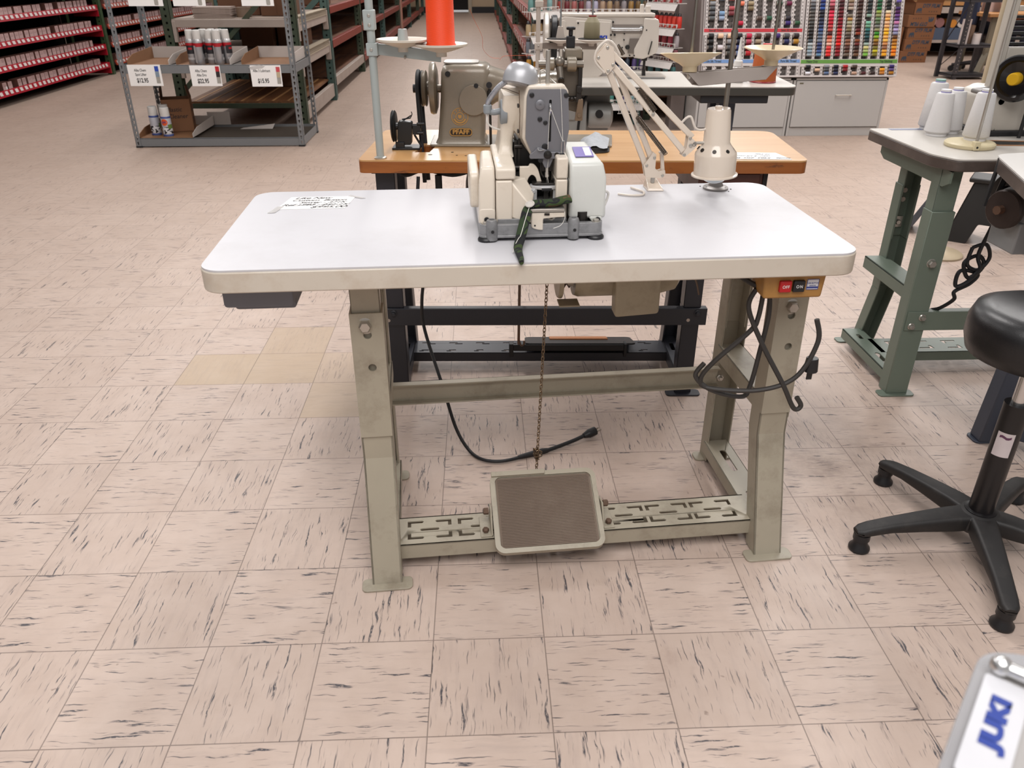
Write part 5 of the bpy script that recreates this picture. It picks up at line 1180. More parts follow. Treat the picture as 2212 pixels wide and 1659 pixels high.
part('belt', G().bar((1.468,.858,.655),(1.478,.86,.78),.007,.009), belt, mt, fr='w'); part('belt', G().bar((1.55,.82,.655),(1.552,.82,.78),.007,.009), belt, mt, fr='w')
# black folding step stool standing further back
ss = thing('step_stool', 'black plastic folding step stool on the floor beyond the sage green table', 'stool', (2.62,2.5,0), 0)
bp_ = mat('black ribbed plastic','#232120',.5)
g = G(); 
fr_ = [(0,0),(.10,0),(.13,.10),(.30,.10),(.33,0),(.43,0),(.36,.30),(.07,.30)]
M_ = basis((2.44,2.56,0),(.80,-.60,0),(.12,.16,.98)); g.M = M_; g.plate(rnd(fr_,.012),[],.03)
part('leg_panel', g, bp_, ss, bev=.004, fr='w')
g = G(); g.M = basis((2.55,2.72,0),(.80,-.60,0),(-.10,-.14,.98)); g.plate(rnd(fr_,.012),[],.03); part('leg_panel', g, bp_, ss, bev=.004, fr='w')
g = G(); g.M = basis((2.50,2.64,.30),(.80,-.60,0),(.6,.8,0)); g.box(.04,.39,-.06,.10,-.01,.012); part('seat', g, bp_, ss, bev=.006, fr='w')
g = G(); g.bar((2.35,2.75,.01),(2.55,2.70,.42),.03,.16,(.6,.8,0)); part('brace_panel', g, mat('slate panel','#4a4c52',.5), ss, bev=.003, fr='w')
# ---------------------------------------------------------------- black work stool
stl = thing('work_stool', 'black work stool on five-armed base at the right edge', 'stool', (1.27,.255,0), 0)
bpl = mat('matt black nylon','#1f1d1d',.55,var=.12,sc=40,dirt='#4a4440',damt=.25)
bvn = mat('black vinyl','#131214',.35,bump=.1,bsc=400)
cx_, cy_ = 1.27, .255
g = G().lathe((cx_,cy_,.058),(0,0,1),[(.045,0),(.052,.01),(.050,.038),(.036,.046),(.0001,.046)],30)
hub = part('base_hub', g, bpl, stl, fr='w')
for i in range(5):
    a = radians(110 + 72*i) if False else radians(109.5 + 72*i)
    dx, dy = cos(a), sin(a); rings = []
    for t, wd, z0, z1 in ((.02,.030,.062,.102),(.07,.027,.058,.100),(.14,.024,.058,.092),(.21,.021,.056,.082),(.26,.020,.048,.072),(.278,.019,.045,.066),(.290,.012,.047,.062)):
        c = Vector((cx_+dx*t, cy_+dy*t, 0)); n_ = Vector((-dy,dx,0))
        rings.append([c + n_*p + Vector((0,0,z)) for p, z in rrect(-wd,wd,z0,z1,.009,3)])
    armo = part('base_arm', G().loft(rings), bpl, stl, fr='w', sharp=50)
    part('glide', G().lathe((cx_+dx*.272,cy_+dy*.272,0),(0,0,1),[(.022,0),(.024,.003),(.024,.009),(.017,.018),(.016,.030),(.019,.032),(.019,.048)],22), black, armo, fr='w')
part('column', G().cyl((cx_,cy_,.09),(cx_,cy_,.39),.0265,n=28).lathe((cx_,cy_,.10),(0,0,1),[(.034,0),(.034,.006),(.027,.008)],28), mat('black column','#141214',.35), stl, fr='w')
part('gas_lift', G().cyl((cx_,cy_,.38),(cx_,cy_,.50),.014,n=20), chrome, stl, fr='w')
part('seat', G().lathe((cx_,cy_,.492),(0,0,1),[(.05,0),(.105,.003),(.133,.015),(.142,.045),(.142,.080),(.133,.106),(.105,.118),(.0001,.120)],48), bvn, stl, fr='w', sharp=60)
a0 = radians(215); lb = G(); n_ = 8; vs = []
for z in (.265,.325):
    for i in range(n_+1):
        a = radians(192 + 76*i/n_); vs.append((cx_+.0272*cos(a), cy_+.0272*sin(a), z))
lb.add(vs, [(i,i+1,n_+2+i,n_+1+i) for i in range(n_)])
lo = part('column_label', lb, mat('white sticker','#c9bfc0',.5), stl, fr='w', label='white maker sticker')
vs = []
for z in (.311,.317):
    for i in range(6):
        a = radians(205 + 50*i/5); vs.append((cx_+.0275*cos(a), cy_+.0275*sin(a), z + .002*sin(i*1.4)))
part('label_print', G().add(vs, [(i,i+1,7+i,6+i) for i in range(5)]), mat('plum print','#5b3550',.5), lo, fr='w')
# ---------------------------------------------------------------- out-of-focus machine cover in the near right corner
nj = thing('sewing_machine', 'blurred white machine cover with blue lettering in the near bottom right corner', 'sewing machine', (.47,-.83,0), 0)
nw = mat('satin white cover','#918e8c',.35,var=.06,sc=9); nw2 = mat('frosted clear plastic','#a9a9ac',.25,trans=.5)
Z = .85
ndir = (Vector((.426,-.832,0)) - Vector((.355,-.913,0))).normalized(); nperp = Vector((ndir.y,-ndir.x,0))
NM = basis((.352,-.915,Z), ndir, -nperp)   # local x along the visible left edge, local -y into the frame
g = G(); g.M = NM; g.plate(rnd([(-.12,0),(.108,0),(.125,-.028),(.118,-.16),(-.12,-.16)],[.0,.014,.014,0,0],5),[],.02)
part('cover_rim', g, nw2, nj, bev=.003, fr='w')
g = G(); g.M = NM; g.plate(rnd([(-.12,-.0125),(.100,-.0125),(.112,-.034),(.106,-.15),(-.12,-.15)],[.0,.01,.01,0,0],5),[],.002,Matrix.Translation((0,0,.003)))
part('cover', g, nw, nj, bev=.0005, fr='w')
g = G(); g.M = NM; g.plate(rnd([(.004,-.006),(.086,-.006),(.086,-.030),(.004,-.030)],.003),[],.001,Matrix.Translation((0,0,.0042)))
lb = part('name_plate', g, mat('name plate white','#b4b4b8',.4), nj, fr='w')
Mi = ROOT[nj].inverted() @ NM
text('lettering', 'JUKI', .0125, Mi @ Vector((.050,-.018,.0046)), Mi.to_3x3() @ Vector((1,0,0)), Mi.to_3x3() @ Vector((0,1,0)), mat('logo blue near','#16307f',.4), lb, bold=.0010, sx=1.75)
part('bolt', G().tube([NM @ Vector((.092,-.012,.008)), NM @ Vector((.0915,-.026,.009)), NM @ Vector((.091,-.060,.008))], .0045, 12).ball(NM @ Vector((.092,-.012,.008)), .0065), chrome, nj, fr='w')
part('pedestal', G().cyl((.52,-.93,0),(.52,-.93,Z-.02),.03).lathe((.52,-.93,0),(0,0,1),[(.09,0),(.09,.01),(.0001,.02)],24), nw, nj, fr='w')
# ---------------------------------------------------------------- grey slotted shelving unit with spray cans
gs = mat('grey slotted steel', '#77797b', .42, .2, var=.05)
sr = thing('shelving_unit', 'grey slotted steel shelving unit holding spray cans and price cards', 'shelf', (-1.86,5.3,0), 0)
def upright(x, y, sx, sy, top=1.45):
    """slotted angle post with real keyhole slots on both flanges"""
    hs = []
    for i in range(36):
        z = .03 + .0385*i
        if z > top-.03: break
        hs.append([(-.0035,z-.010),(.0035,z-.010),(.0035,z-.001),(.0075,z+.005),(.0045,z+.012),(-.0045,z+.012),(-.0075,z+.005),(-.0035,z-.001)])
    o = [(-.019,0),(.019,0),(.019,top),(-.019,top)]
    g = G(); g.plate(o, hs, .002, basis((x+sx*.019,y,0), (1,0,0), (0,0,1)))
    g.plate(o, hs, .002, basis((x,y+sy*.019,0), (0,-1 if sx > 0 else 1,0), (0,0,1)))
    p_ = part('post', g, gs, sr, fr='w')
    part('post_foot', G().box(min(x,x+sx*.042)-.002,max(x,x+sx*.042)+.002,min(y,y+sy*.042)-.002,max(y,y+sy*.042)+.002,0,.012), black, p_, fr='w')
X0, X1, Y0, Y1 = -2.492, -1.228, 5.0, 5.59
upright(X0, Y0, 1, 1); upright(X1, Y0, -1, 1); upright(X0, Y1, 1, -1); upright(X1, Y1, -1, -1)
for z0, z1 in ((.008,.066), (.525,.582), (1.03,1.087)):
    g = G().box(X0+.02,X1-.02,Y0+.004,Y0+.008,z0,z1).box(X0+.02,X1-.02,Y0+.004,Y0+.03,z1-.004,z1)
    part('beam', g, gs, sr, bev=.001, fr='w')
    part('beam', G().box(X0+.02,X1-.02,Y1-.008,Y1-.004,z0,z1), gs, sr, fr='w')
    for x in (X0+.004, X1-.008): part('beam', G().box(x,x+.004,Y0+.02,Y1-.02,z0,z1), gs, sr, fr='w')
wire = mat('dull wire', '#5f574f', .45, .4)
g = G()
for i in range(22):
    y = Y0+.03+.53*i/21; g.box(X0+.02,X1-.02,y-.002,y+.002,.046,.050)
for i in range(9):
    x = X0+.06+1.14*i/8; g.box(x-.002,x+.002,Y0+.02,Y1-.02,.042,.046)
part('wire_deck', g, wire, sr, fr='w')
cbm = mat('corrugated cardboard', '#7b5638', .8, var=.1, sc=14); cbw = mat('white cardboard', '#b5aba4', .7, var=.03); cbd = mat('dark cardboard', '#5a3b26', .85, var=.1)
deck = part('deck', G().box(X0+.02,X1-.02,Y0+.01,Y1-.01,.568,.576), mat('grey particle deck','#6d6763',.7), sr, fr='w')
# cut-down display boxes on the middle shelf and the tray at the bottom
def tray(name, label, x0, x1, y0, y1, z, h, m_out=None, front=False):
    t = thing(name, label, 'box', ((x0+x1)/2,(y0+y1)/2,z), 0)
    part('bottom', G().box(x0,x1,y0,y1,z,z+.004), cbm, t, fr='w')
    part('back_wall', G().box(x0,x1,y1-.004,y1,z,z+h), m_out or cbw, t, fr='w')
    g = G()
    g.prism([(y0,z),(y1,z),(y1,z+h),(y0+.12,z+h*.8),(y0,z+h*.42)],'yz',x0,x0+.004); part('side_wall', g, cbm, t, fr='w')
    g = G(); g.prism([(y0,z),(y1,z),(y1,z+h),(y0+.12,z+h*.8),(y0,z+h*.42)],'yz',x1-.004,x1); part('side_wall', g, m_out or cbw, t, fr='w')
    if front: part('front_wall', G().box(x0,x1,y0,y0+.004,z,z+h*.25), cbm, t, fr='w')
    return t
tray('display_box', 'empty cut-down cardboard tray at the left of the grey middle shelf', -2.44,-2.14,5.03,5.55,.5765,.085)
tray('display_box', 'cardboard tray under the silver red spray cans on the grey shelf', -2.09,-1.70,5.03,5.55,.5765,.085)
tray('display_box', 'empty cut-down cardboard tray at the right of the grey middle shelf', -1.62,-1.26,5.03,5.55,.5765,.085)
tray('display_box', 'shallow cardboard tray on the bottom of the grey shelving unit', -2.46,-2.06,5.02,5.56,.0665,.075)
# spray cans: silver and red on the shelf
capw = mat('white can cap', '#cfccc8', .3, var=.01); silv = mat('silver can', '#a5a5a8', .3, .6, var=.1); redb = mat('red can band', '#a11420', .35); blk = mat('can print black', '#1f1d22', .4); lblg = mat('can label grey', '#a8a3a2', .45, var=.2, sc=220)
def spraycan(x, y, label, rz, group):
    t = thing('spray_can', label, 'spray can', (x,y,.581), rz, group)
    part('can', G().lathe((0,0,0),(0,0,1),[(.031,0),(.033,.003),(.033,.142),(.031,.150)],24), silv, t)
    part('shoulder', G().lathe((0,0,.150),(0,0,1),[(.0335,-.008),(.0335,.001),(.031,.012),(.027,.020)],24), redb if False else mat('silver shoulder','#b5b2b2',.3,.5), t)
    part('red_band', G().lathe((0,0,.118),(0,0,1),[(.0333,0),(.0335,.001),(.0335,.026),(.0333,.027)],24), redb, t)
    part('cap', G().lathe((0,0,.168),(0,0,1),[(.027,0),(.0275,.002),(.026,.058),(.022,.062),(.0001,.062)],24), capw, t)
    n = 8; vs = []; fs = []
    def patch(a0, a1, z0, z1, m, nm):
        vs = [(.0340*cos(radians(a)), .0340*sin(radians(a)), z) for z in (z0, z1) for a in [a0+(a1-a0)*i/n for i in range(n+1)]]
        part(nm, G().add(vs, [(i,i+1,n+2+i,n+1+i) for i in range(n)]), m, t)
    patch(-150,-30,.070,.126,blk,'label'); patch(10,120,.01,.126,lblg,'back_label'); patch(-115,-65,.098,.112,redb,'logo_oval'); patch(-140,-40,.03,.045,lblg,'print')
    return t
cans = [(-1.985,5.10,0,'front row silver spray can at the left end of the cluster'),(-1.925,5.075,130,'front silver spray can with plain back label, second from the left of the cluster'),(-1.845,5.10,5,'front silver spray can with black label at the middle of the cluster'),(-1.785,5.075,115,'front silver spray can with back label turned, right of the middle can'),(-1.735,5.13,60,'silver spray can with red side turned at the right end of the cluster'),(-1.905,5.16,40,'silver spray can in the rear row behind the second one'),(-1.85,5.185,80,'silver spray can in the rear row behind the middle one'),(-1.79,5.165,20,'silver spray can in the rear row near the right end')]
c0_ = None
for x, y, rz, lb in cans:
    if c0_ is None: c0_ = spraycan(x, y, lb + ', on the grey shelf', rz, 'silver spray cans on the middle shelf')
    else: dup(c0_, (x,y,.581), rz, lb)
blu = mat('blue can band', '#3b4c86', .35); orn = mat('orange price dot', '#d4501a', .45); grn = mat('olive can print', '#5c7330', .45)
cow = mat('spotted print', '#c6c3c4', .4)
def cowm():
    m, nt, b, N, L = nodes('black spot print'); tc = N('ShaderNodeTexCoord'); v = N('ShaderNodeTexNoise'); v.inputs['Scale'].default_value = 70; v.inputs['Detail'].default_value = 0
    L(tc.outputs['Object'], v.inputs['Vector']); r = N('ShaderNodeValToRGB'); r.color_ramp.interpolation = 'CONSTANT'; r.color_ramp.elements[0].color = lin('#1c1a1e'); r.color_ramp.elements[1].position = .46; r.color_ramp.elements[1].color = lin('#c9c6c8')
    L(v.outputs['Fac'], r.inputs[0]); L(r.outputs[0], b.inputs['Base Color']); b.inputs['Roughness'].default_value = .35; return m
cowM = cowm()
def cowcan(x, y, label, rz, dot):
    t = thing('spray_can', label, 'spray can', (x,y,.0715), rz, 'white-capped spray cans on the bottom shelf')
    part('can', G().lathe((0,0,0),(0,0,1),[(.034,0),(.036,.003),(.036,.135),(.034,.145)],24), [mat('pale can','#b9bac2',.35,.2)], t)
    part('print_band', G().lathe((0,0,.02),(0,0,1),[(.0362,0),(.0365,.001),(.0365,.050),(.0362,.051)],24), cowM, t)
    part('blue_band', G().lathe((0,0,.132),(0,0,1),[(.0362,0),(.0365,.001),(.0365,.010),(.034,.014)],24), blu, t)
    part('blue_band', G().lathe((0,0,.003),(0,0,1),[(.0362,0),(.0366,.001),(.0366,.012),(.0362,.013)],24), blu, t)
    part('cap', G().lathe((0,0,.144),(0,0,1),[(.034,0),(.0345,.002),(.033,.062),(.029,.066),(.0001,.066)],24), capw, t)
    n = 8
    vs = [(.0372*cos(radians(a)), .0372*sin(radians(a)), z) for z in (.058,.088) for a in [-60+(60)*i/n for i in range(n+1)]]
    part('green_panel', G().add(vs, [(i,i+1,n+2+i,n+1+i) for i in range(n)]), grn, t)
    if dot:
        vs = [(0,0,0)]; c = [(.0375*cos(radians(-95 + 38*cos(a))), .0375*sin(radians(-95 + 38*cos(a))), .105 + .024*sin(a)) for a in [2*pi*i/18 for i in range(18)]]
        d = part('price_dot', G().add([(.0378*cos(radians(-95)),.0378*sin(radians(-95)),.105)] + c, [(0,i+1,(i+1)%18+1) for i in range(18)]), orn, t, label='orange price sticker')
        text('lettering', '$10', .018, (.0384*cos(radians(-95)),.0384*sin(radians(-95)),.105), (1,0,0), (0,0,1), mat('purple ink','#4a2a6a',.5), d, bold=.0008)
cowcan(-2.262,5.075,'white-capped spray can with orange price dot, nearest on the bottom shelf',0,True)
cowcan(-2.368,5.125,'white-capped spray can with green panel at the left of the bottom shelf',35,False)
cowcan(-2.318,5.215,'white-capped spray can standing behind the other two bottom cans',70,False)
# open carton with handwriting
bx = thing('cardboard_box', 'open brown cardboard carton with handwriting on the bottom grey shelf', 'box', (-2.25,5.33,.0715), 14)
kr = mat('kraft carton', '#7d563a', .8, var=.06, sc=10)
g = G().box(-.105,.105,-.09,-.087,0,.24).box(-.105,.105,.087,.09,0,.24).box(-.105,-.102,-.09,.09,0,.24).box(.102,.105,-.09,.09,0,.24).box(-.105,.105,-.09,.09,0,.004)
part('carton', g, kr, bx)
g = G().add([(-.105,-.09,.24),(-.105,.09,.24),(-.100,.085,.335),(-.100,-.085,.315),(-.102,-.09,.24),(-.102,.09,.24),(-.097,.085,.335),(-.097,-.085,.315)],[(0,1,2,3),(7,6,5,4),(0,3,7,4),(1,5,6,2),(3,2,6,7),(0,4,5,1)]); part('flap', g, cbd, bx)
g = G().add([(.105,-.09,.24),(.105,.09,.24),(.088,.085,.325),(.088,-.085,.335),(.102,-.09,.24),(.102,.09,.24),(.085,.085,.325),(.085,-.085,.335)],[(3,2,1,0),(4,5,6,7),(4,7,3,0),(2,6,5,1),(7,6,2,3),(1,5,4,0)]); part('flap', g, cbd, bx)
text('handwriting', 'Plastic', .045, (-.02,-.0912,.165), (1,0,0), (0,0,1), ink, bx, .0002, shear=.2)
text('handwriting', 'Cleaner', .045, (.0,-.0912,.115), (1,0,0), (0,0,1), ink, bx, .0002, shear=.2)
for z, s in ((.165, 1), (.075, -1)): part('arrow_mark', G().prism([(-.038,z-.024*s),(.038,z-.024*s),(0,z+.03*s)],'yz',.1052,.1058), ink, bx)
solo('white_card', G().box(-.09,.09,-.002,.002,0,.10), cbw, 'small white card standing behind the tray on the bottom grey shelf', 'card', (-2.02,5.57,.067), 0)
solo('paper_strip', G().add([(-.13,-.03,0),(.13,-.02,0),(.14,.04,.03),(-.11,.01,.004)],[(0,1,2,3)]), cbw, 'torn white paper strip lying on the wire deck of the grey unit', 'paper', (-1.70,5.48,.0515), 0)
# price cards on the beams
serif = ink
def pcard(x0, x1, z0, z1, lines, price, capc, label, dx=0, torn=False):
    t = thing('price_card', label, 'sign', ((x0+x1)/2, 4.998, z0), 0)
    w_, h_ = x1-x0, z1-z0
    part('card', G().box(-w_/2,w_/2,0,.0015,0,h_), paper, t, bev=.0004)
    for i, s in enumerate(lines): text('lettering', s, .026, (-.03+dx,-.0004,h_-.038-.029*i), (1,0,0), (0,0,1), ink, t, .0004, sx=.72)
    if price: text('lettering', price, .042, (-.025+dx,-.0004,h_-.108), (1,0,0), (0,0,1), ink, t, .0012, sx=.72)
    if capc:
        can = part('can_picture', G().box(.075,.103,-.0006,0,.018,.10), mat('picture grey','#a09c95',.5,var=.25,sc=80), t)
        part('can_picture_cap', G().box(.075,.103,-.0008,0,.10,.135), mat('picture '+capc,capc,.5), can)
        part('can_picture_band', G().box(.075,.103,-.0008,0,.062,.10), mat('picture band '+capc,{'#2a4aa8':'#7f8f9f','#b5222c':'#2a2224','#c24a50':'#b9a88c'}[capc],.5), can)
    if torn: part('tape', G().prism([(-.12,h_-.012),(-.04,h_+.004),(.0,h_-.006),(-.02,h_-.02),(-.10,h_-.03)],'xz',-.001,-.0004), tp, t)
pcard(-2.435,-2.198,.441,.586,['Alba Chem','Spot Lifter'],'$12.95','#2a4aa8','price card with blue-capped can picture on the grey middle beam')
pcard(-1.990,-1.772,.438,.580,['Alba Chem','Alba Dro'],'$22.95','#b5222c','price card with red and black can picture on the grey middle beam')
pcard(-1.555,-1.334,.433,.579,['Alba 3 Lubricant'],'$15.95','#c24a50','price card with red-capped pale can picture at the right of the grey beam', torn=True)
for x0, x1, lb in ((-2.33,-2.09,'left white card hanging from the top of the grey unit, torn edge'),(-2.02,-1.796,'middle white card hanging from the top of the grey unit'),(-1.546,-1.322,'right white card hanging from the top of the grey unit')):
    t = thing('price_card', lb, 'sign', ((x0+x1)/2,4.998,.968), 0)
    part('card', G().box((x0-x1)/2,(x1-x0)/2,0,.0015,0,.145), paper, t)
    part('can_picture', G().prism(rnd([(.06,.005),(.088,.005),(.088,.06),(.06,.06)],.008),'xz',-.0006,0), mat('picture grey','#a09c95',.5), t)

# ---------------------------------------------------------------- pallet racking with green posts
grn_p = mat('dull green rack paint', '#35402f', .55, var=.15, sc=9, dirt='#5a4a36', damt=.4); teal_p = mat('blue green rack paint', '#3c544e', .55, var=.12, sc=9, dirt='#5a4a36', damt=.3)
red_p = mat('rust red beam paint', '#7a2d20', .5, var=.15, sc=6, dirt='#5a2016', damt=.4); whb = mat('dusty white beam', '#a3948a', .55, var=.06, sc=8, dirt='#7c6a5c', damt=.4)
deckw = wood_mat('worn plank deck', '#4f2f1a', '#6d4526', '#8f6236', ax='y', sc=.6, rough=.55, coat=0)
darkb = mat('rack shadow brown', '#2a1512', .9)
def rpost(par, x, y, m, top=1.5, w_=.075):
    hs = []
    for i in range(28):
        z = .06 + .05*i
        if z < top-.04: hs.append([(-.007,z-.009),(.009,z-.009),(.009,z+.008),(-.007,z+.008)])
    o = [(-w_/2,0),(w_/2,0),(w_/2,top),(-w_/2,top)]
    g = G().plate(o, hs, .003, basis((x,y,0),(1,0,0),(0,0,1))).box(x-w_/2,x-w_/2+.003,y,y+w_,0,top).box(x+w_/2-.003,x+w_/2,y,y+w_,0,top).box(x-w_/2,x+w_/2,y+w_*.55,y+w_*.6,0,top)
    return part('post', g, m, par, fr='w')
pr1 = thing('pallet_rack', 'pallet rack bay with green posts, white beams and plank deck behind the grey unit', 'rack', (-1.9,6.6,0), 0)
for x, y, m in ((-2.395,5.85,grn_p),(-1.395,5.85,grn_p),(-2.395,7.30,teal_p),(-1.385,7.30,teal_p)): rpost(pr1, x, y, m)
part('brace', G().bar((-2.39,5.89,.27),(-1.62,5.89,.98),.035,.035), grn_p, pr1, fr='w')
part('brace', G().bar((-2.36,7.33,.10),(-1.42,7.33,.95),.05,.05), teal_p, pr1, fr='w')
for i, (zb, zt) in enumerate(((.785,.835),(.51,.565))):
    part('beam', G().box(-2.36,-1.43,5.855,5.885,zb-.01,zt), whb, pr1, bev=.003, fr='w')
    part('shelf_board', G().box(-2.36,-1.42,5.89,7.3,zt-.012,zt+.004), mat('dusty shelf board','#8a7a6e',.7,var=.08,sc=4), pr1, fr='w')
    part('beam', G().box(-1.40,-1.365,5.92,7.30,zb-.05,zb+.035), whb, pr1, bev=.003, fr='w')
    part('bracket', G().box(-1.405,-1.355,5.90,5.945,zb-.12,zb+.05), whb, pr1, bev=.003, fr='w'); part('bracket', G().box(-1.405,-1.355,7.27,7.31,zb-.12,zb+.05), whb, pr1, bev=.003, fr='w')
    part('bracket', G().box(-2.365,-2.33,5.85,5.89,zb-.12,zb+.04), whb, pr1, bev=.003, fr='w')
    g = G()
    for k in range(36):
        y = 5.95 + 1.33*k/35; g.box(-1.363,-1.359,y,y+.006,zt-.035,zt+.012)
    g.box(-1.364,-1.358,5.93,7.3,zt+.010,zt+.016).box(-1.364,-1.358,5.93,7.3,zt-.04,zt-.034).box(-1.43,-1.359,5.93,7.3,zt+.010,zt+.014)
    part('wire_lip', g, mat('cream wire','#a89a86',.5), pr1, fr='w')
part('plank_deck', G().box(-2.36,-1.41,5.86,7.3,.190,.206), deckw, pr1, fr='w')
g = G()
for k in range(7): g.box(-2.30+.13*k,-2.30+.13*k+.018,5.87,7.29,.206,.2085)
part('pale_plank_gap', g, mat('pale plank','#a87c50',.6), pr1, fr='w', kind='stuff')
part('beam', G().box(-2.36,-1.41,5.85,5.875,.150,.190), grn_p, pr1, bev=.002, fr='w')
part('beam', G().box(-1.40,-1.36,5.92,7.30,.045,.165), whb, pr1, bev=.003, fr='w')
# cardboard cartons and a stack of magazines on it
cart = mat('shaded carton', '#5e3d28', .85, var=.1, sc=6)
for i, (x0, x1, y0, z0, h, lb) in enumerate(((-2.0,-1.72,6.5,.571,.17,'brown carton on the lower white shelf, left of its neighbour'),(-1.70,-1.45,6.6,.571,.17,'brown carton on the lower white shelf near the aisle post'),(-2.1,-1.75,6.3,.841,.2,'brown carton on the upper white shelf behind the middle card'),(-1.72,-1.45,6.2,.841,.2,'brown carton on the upper white shelf at the aisle end'),(-2.05,-1.62,6.75,.2095,.16,'dark brown carton standing on the plank deck'))):
    t = thing('cardboard_box', lb, 'box', ((x0+x1)/2,y0+.15,z0), 0)
    part('carton', G().box(x0,x1,y0,y0+.3,z0,z0+h), cart, t, bev=.004, fr='w')
    part('seam', G().box((x0+x1)/2-.002,(x0+x1)/2+.002,y0-.001,y0,z0,z0+h), cbd, t, fr='w')
mg_ = mat('magazine paper', '#8d7c72', .7, var=.2, sc=60)
for i in range(9):
    solo('magazine', G().box(-.15,.15,-.1,.1,0,.0085), mg_, 'flat magazine, %s from the bottom of the stack on the upper white shelf' % ORD[i+1], 'magazine', (-2.06+R.uniform(-.006,.006),6.06,.8395+.009*i), R.uniform(-1.5,1.5), 'magazines stacked on the upper white shelf', bev=.001)
solo('tape_roll', G().plate(circ(0,0,.06,28),[circ(0,0,.035,24)],.075,Matrix.Translation((0,0,.075))), mat('brown tape','#6e5a4a',.5), 'roll of brown tape beside the magazine stack on the upper white shelf', 'tape', (-1.83,6.08,.8395))
# long rows of red-beamed racks along both sides of the aisle
def longrack(label, xf, depth, ys, side, levels, m_post, tags):
    t = thing('pallet_rack', label, 'rack', (xf-side*depth/2,(ys[0]+ys[-1])/2,0), 0)
    for i, y in enumerate(ys):
        for x in (xf-side*.04, xf-side*(depth-.04)):
            rpost(t, x, y, (grn_p if i % 2 else m_post), 1.5, .075)
            if x == xf-side*.04:
                part('post_web', G().box(x+side*.037,x+side*.040,y,y+.09,0,1.5), (grn_p if i % 2 else m_post), t, fr='w')
    for i in range(len(ys)-1):
        for k, (z0, z1) in enumerate(levels):
            part('beam', G().box(*sorted((xf,xf-side*.045)),ys[i]+.05,ys[i+1]-.0,z0,z1), whb if (k == len(levels)-1 and side > 0 and i == 0) else red_p, t, bev=.004, fr='w')
            part('deck', G().box(*sorted((xf-side*.045,xf-side*(depth-.04))),ys[i]+.05,ys[i+1],z1-.02,z1-.002), wood_mat('shaded plank','#3a2014','#5a3620','#70482a',ax='y',sc=.5,rough=.6,coat=0) if 'shaded plank' not in bpy.data.materials else bpy.data.materials['shaded plank'], t, fr='w')
            if tags:
                for q in range(9):
                    y = ys[i]+.25+(ys[i+1]-ys[i]-.5)*q/9
                    if i == 0: part('price_tag', G().box(*sorted((xf,xf+side*.003)),y,y+.12,z0+.02,z1-.01), mat('dull white tag','#b5a8a2',.6), t, fr='w')
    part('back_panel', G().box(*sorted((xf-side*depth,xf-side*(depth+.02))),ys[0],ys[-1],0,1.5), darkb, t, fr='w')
    return t
LV = [(.790,.855),(.475,.550),(.115,.205)]
longrack('long row of racks with rust red beams on the left side of the aisle', -1.365, 1.0, [7.42,9.72,12.4,15.1,17.8,20.5,22.4], 1, LV, teal_p, False)
longrack('long row of racks with rust red beams and white tags right of the aisle', .55, .95, [5.83,9.85,12.1,14.6,17.2,19.8,22.4], -1, [(.79,.88),(.47,.55),(.05,.13)], teal_p, True)
longrack('dark row of racks between the wire display and the thread display', 2.55, 1.0, [6.05,8.4,10.8,13.2], 1, LV, grn_p, False)
for i, (y, x, z, lb) in enumerate(((8.0,-1.75,.857,'brown carton on the top rust red shelf left of the aisle, nearest'),(14,-1.8,.857,'brown carton far along the top shelf left of the aisle'),(16,-1.8,.552,'brown carton far along the middle shelf left of the aisle'),(20.8,-1.7,.552,'pale carton at the far end of the left aisle rack'))):
    t = thing('cardboard_box', lb, 'box', (x,y,z), 0)
    part('carton', G().box(-.22,.28,-.25,.25,0,.24), cart if i < 3 else cbm, t, bev=.004); part('tape_strip', G().box(-.02,.02,-.252,.252,.24,.2412), cbm, t)
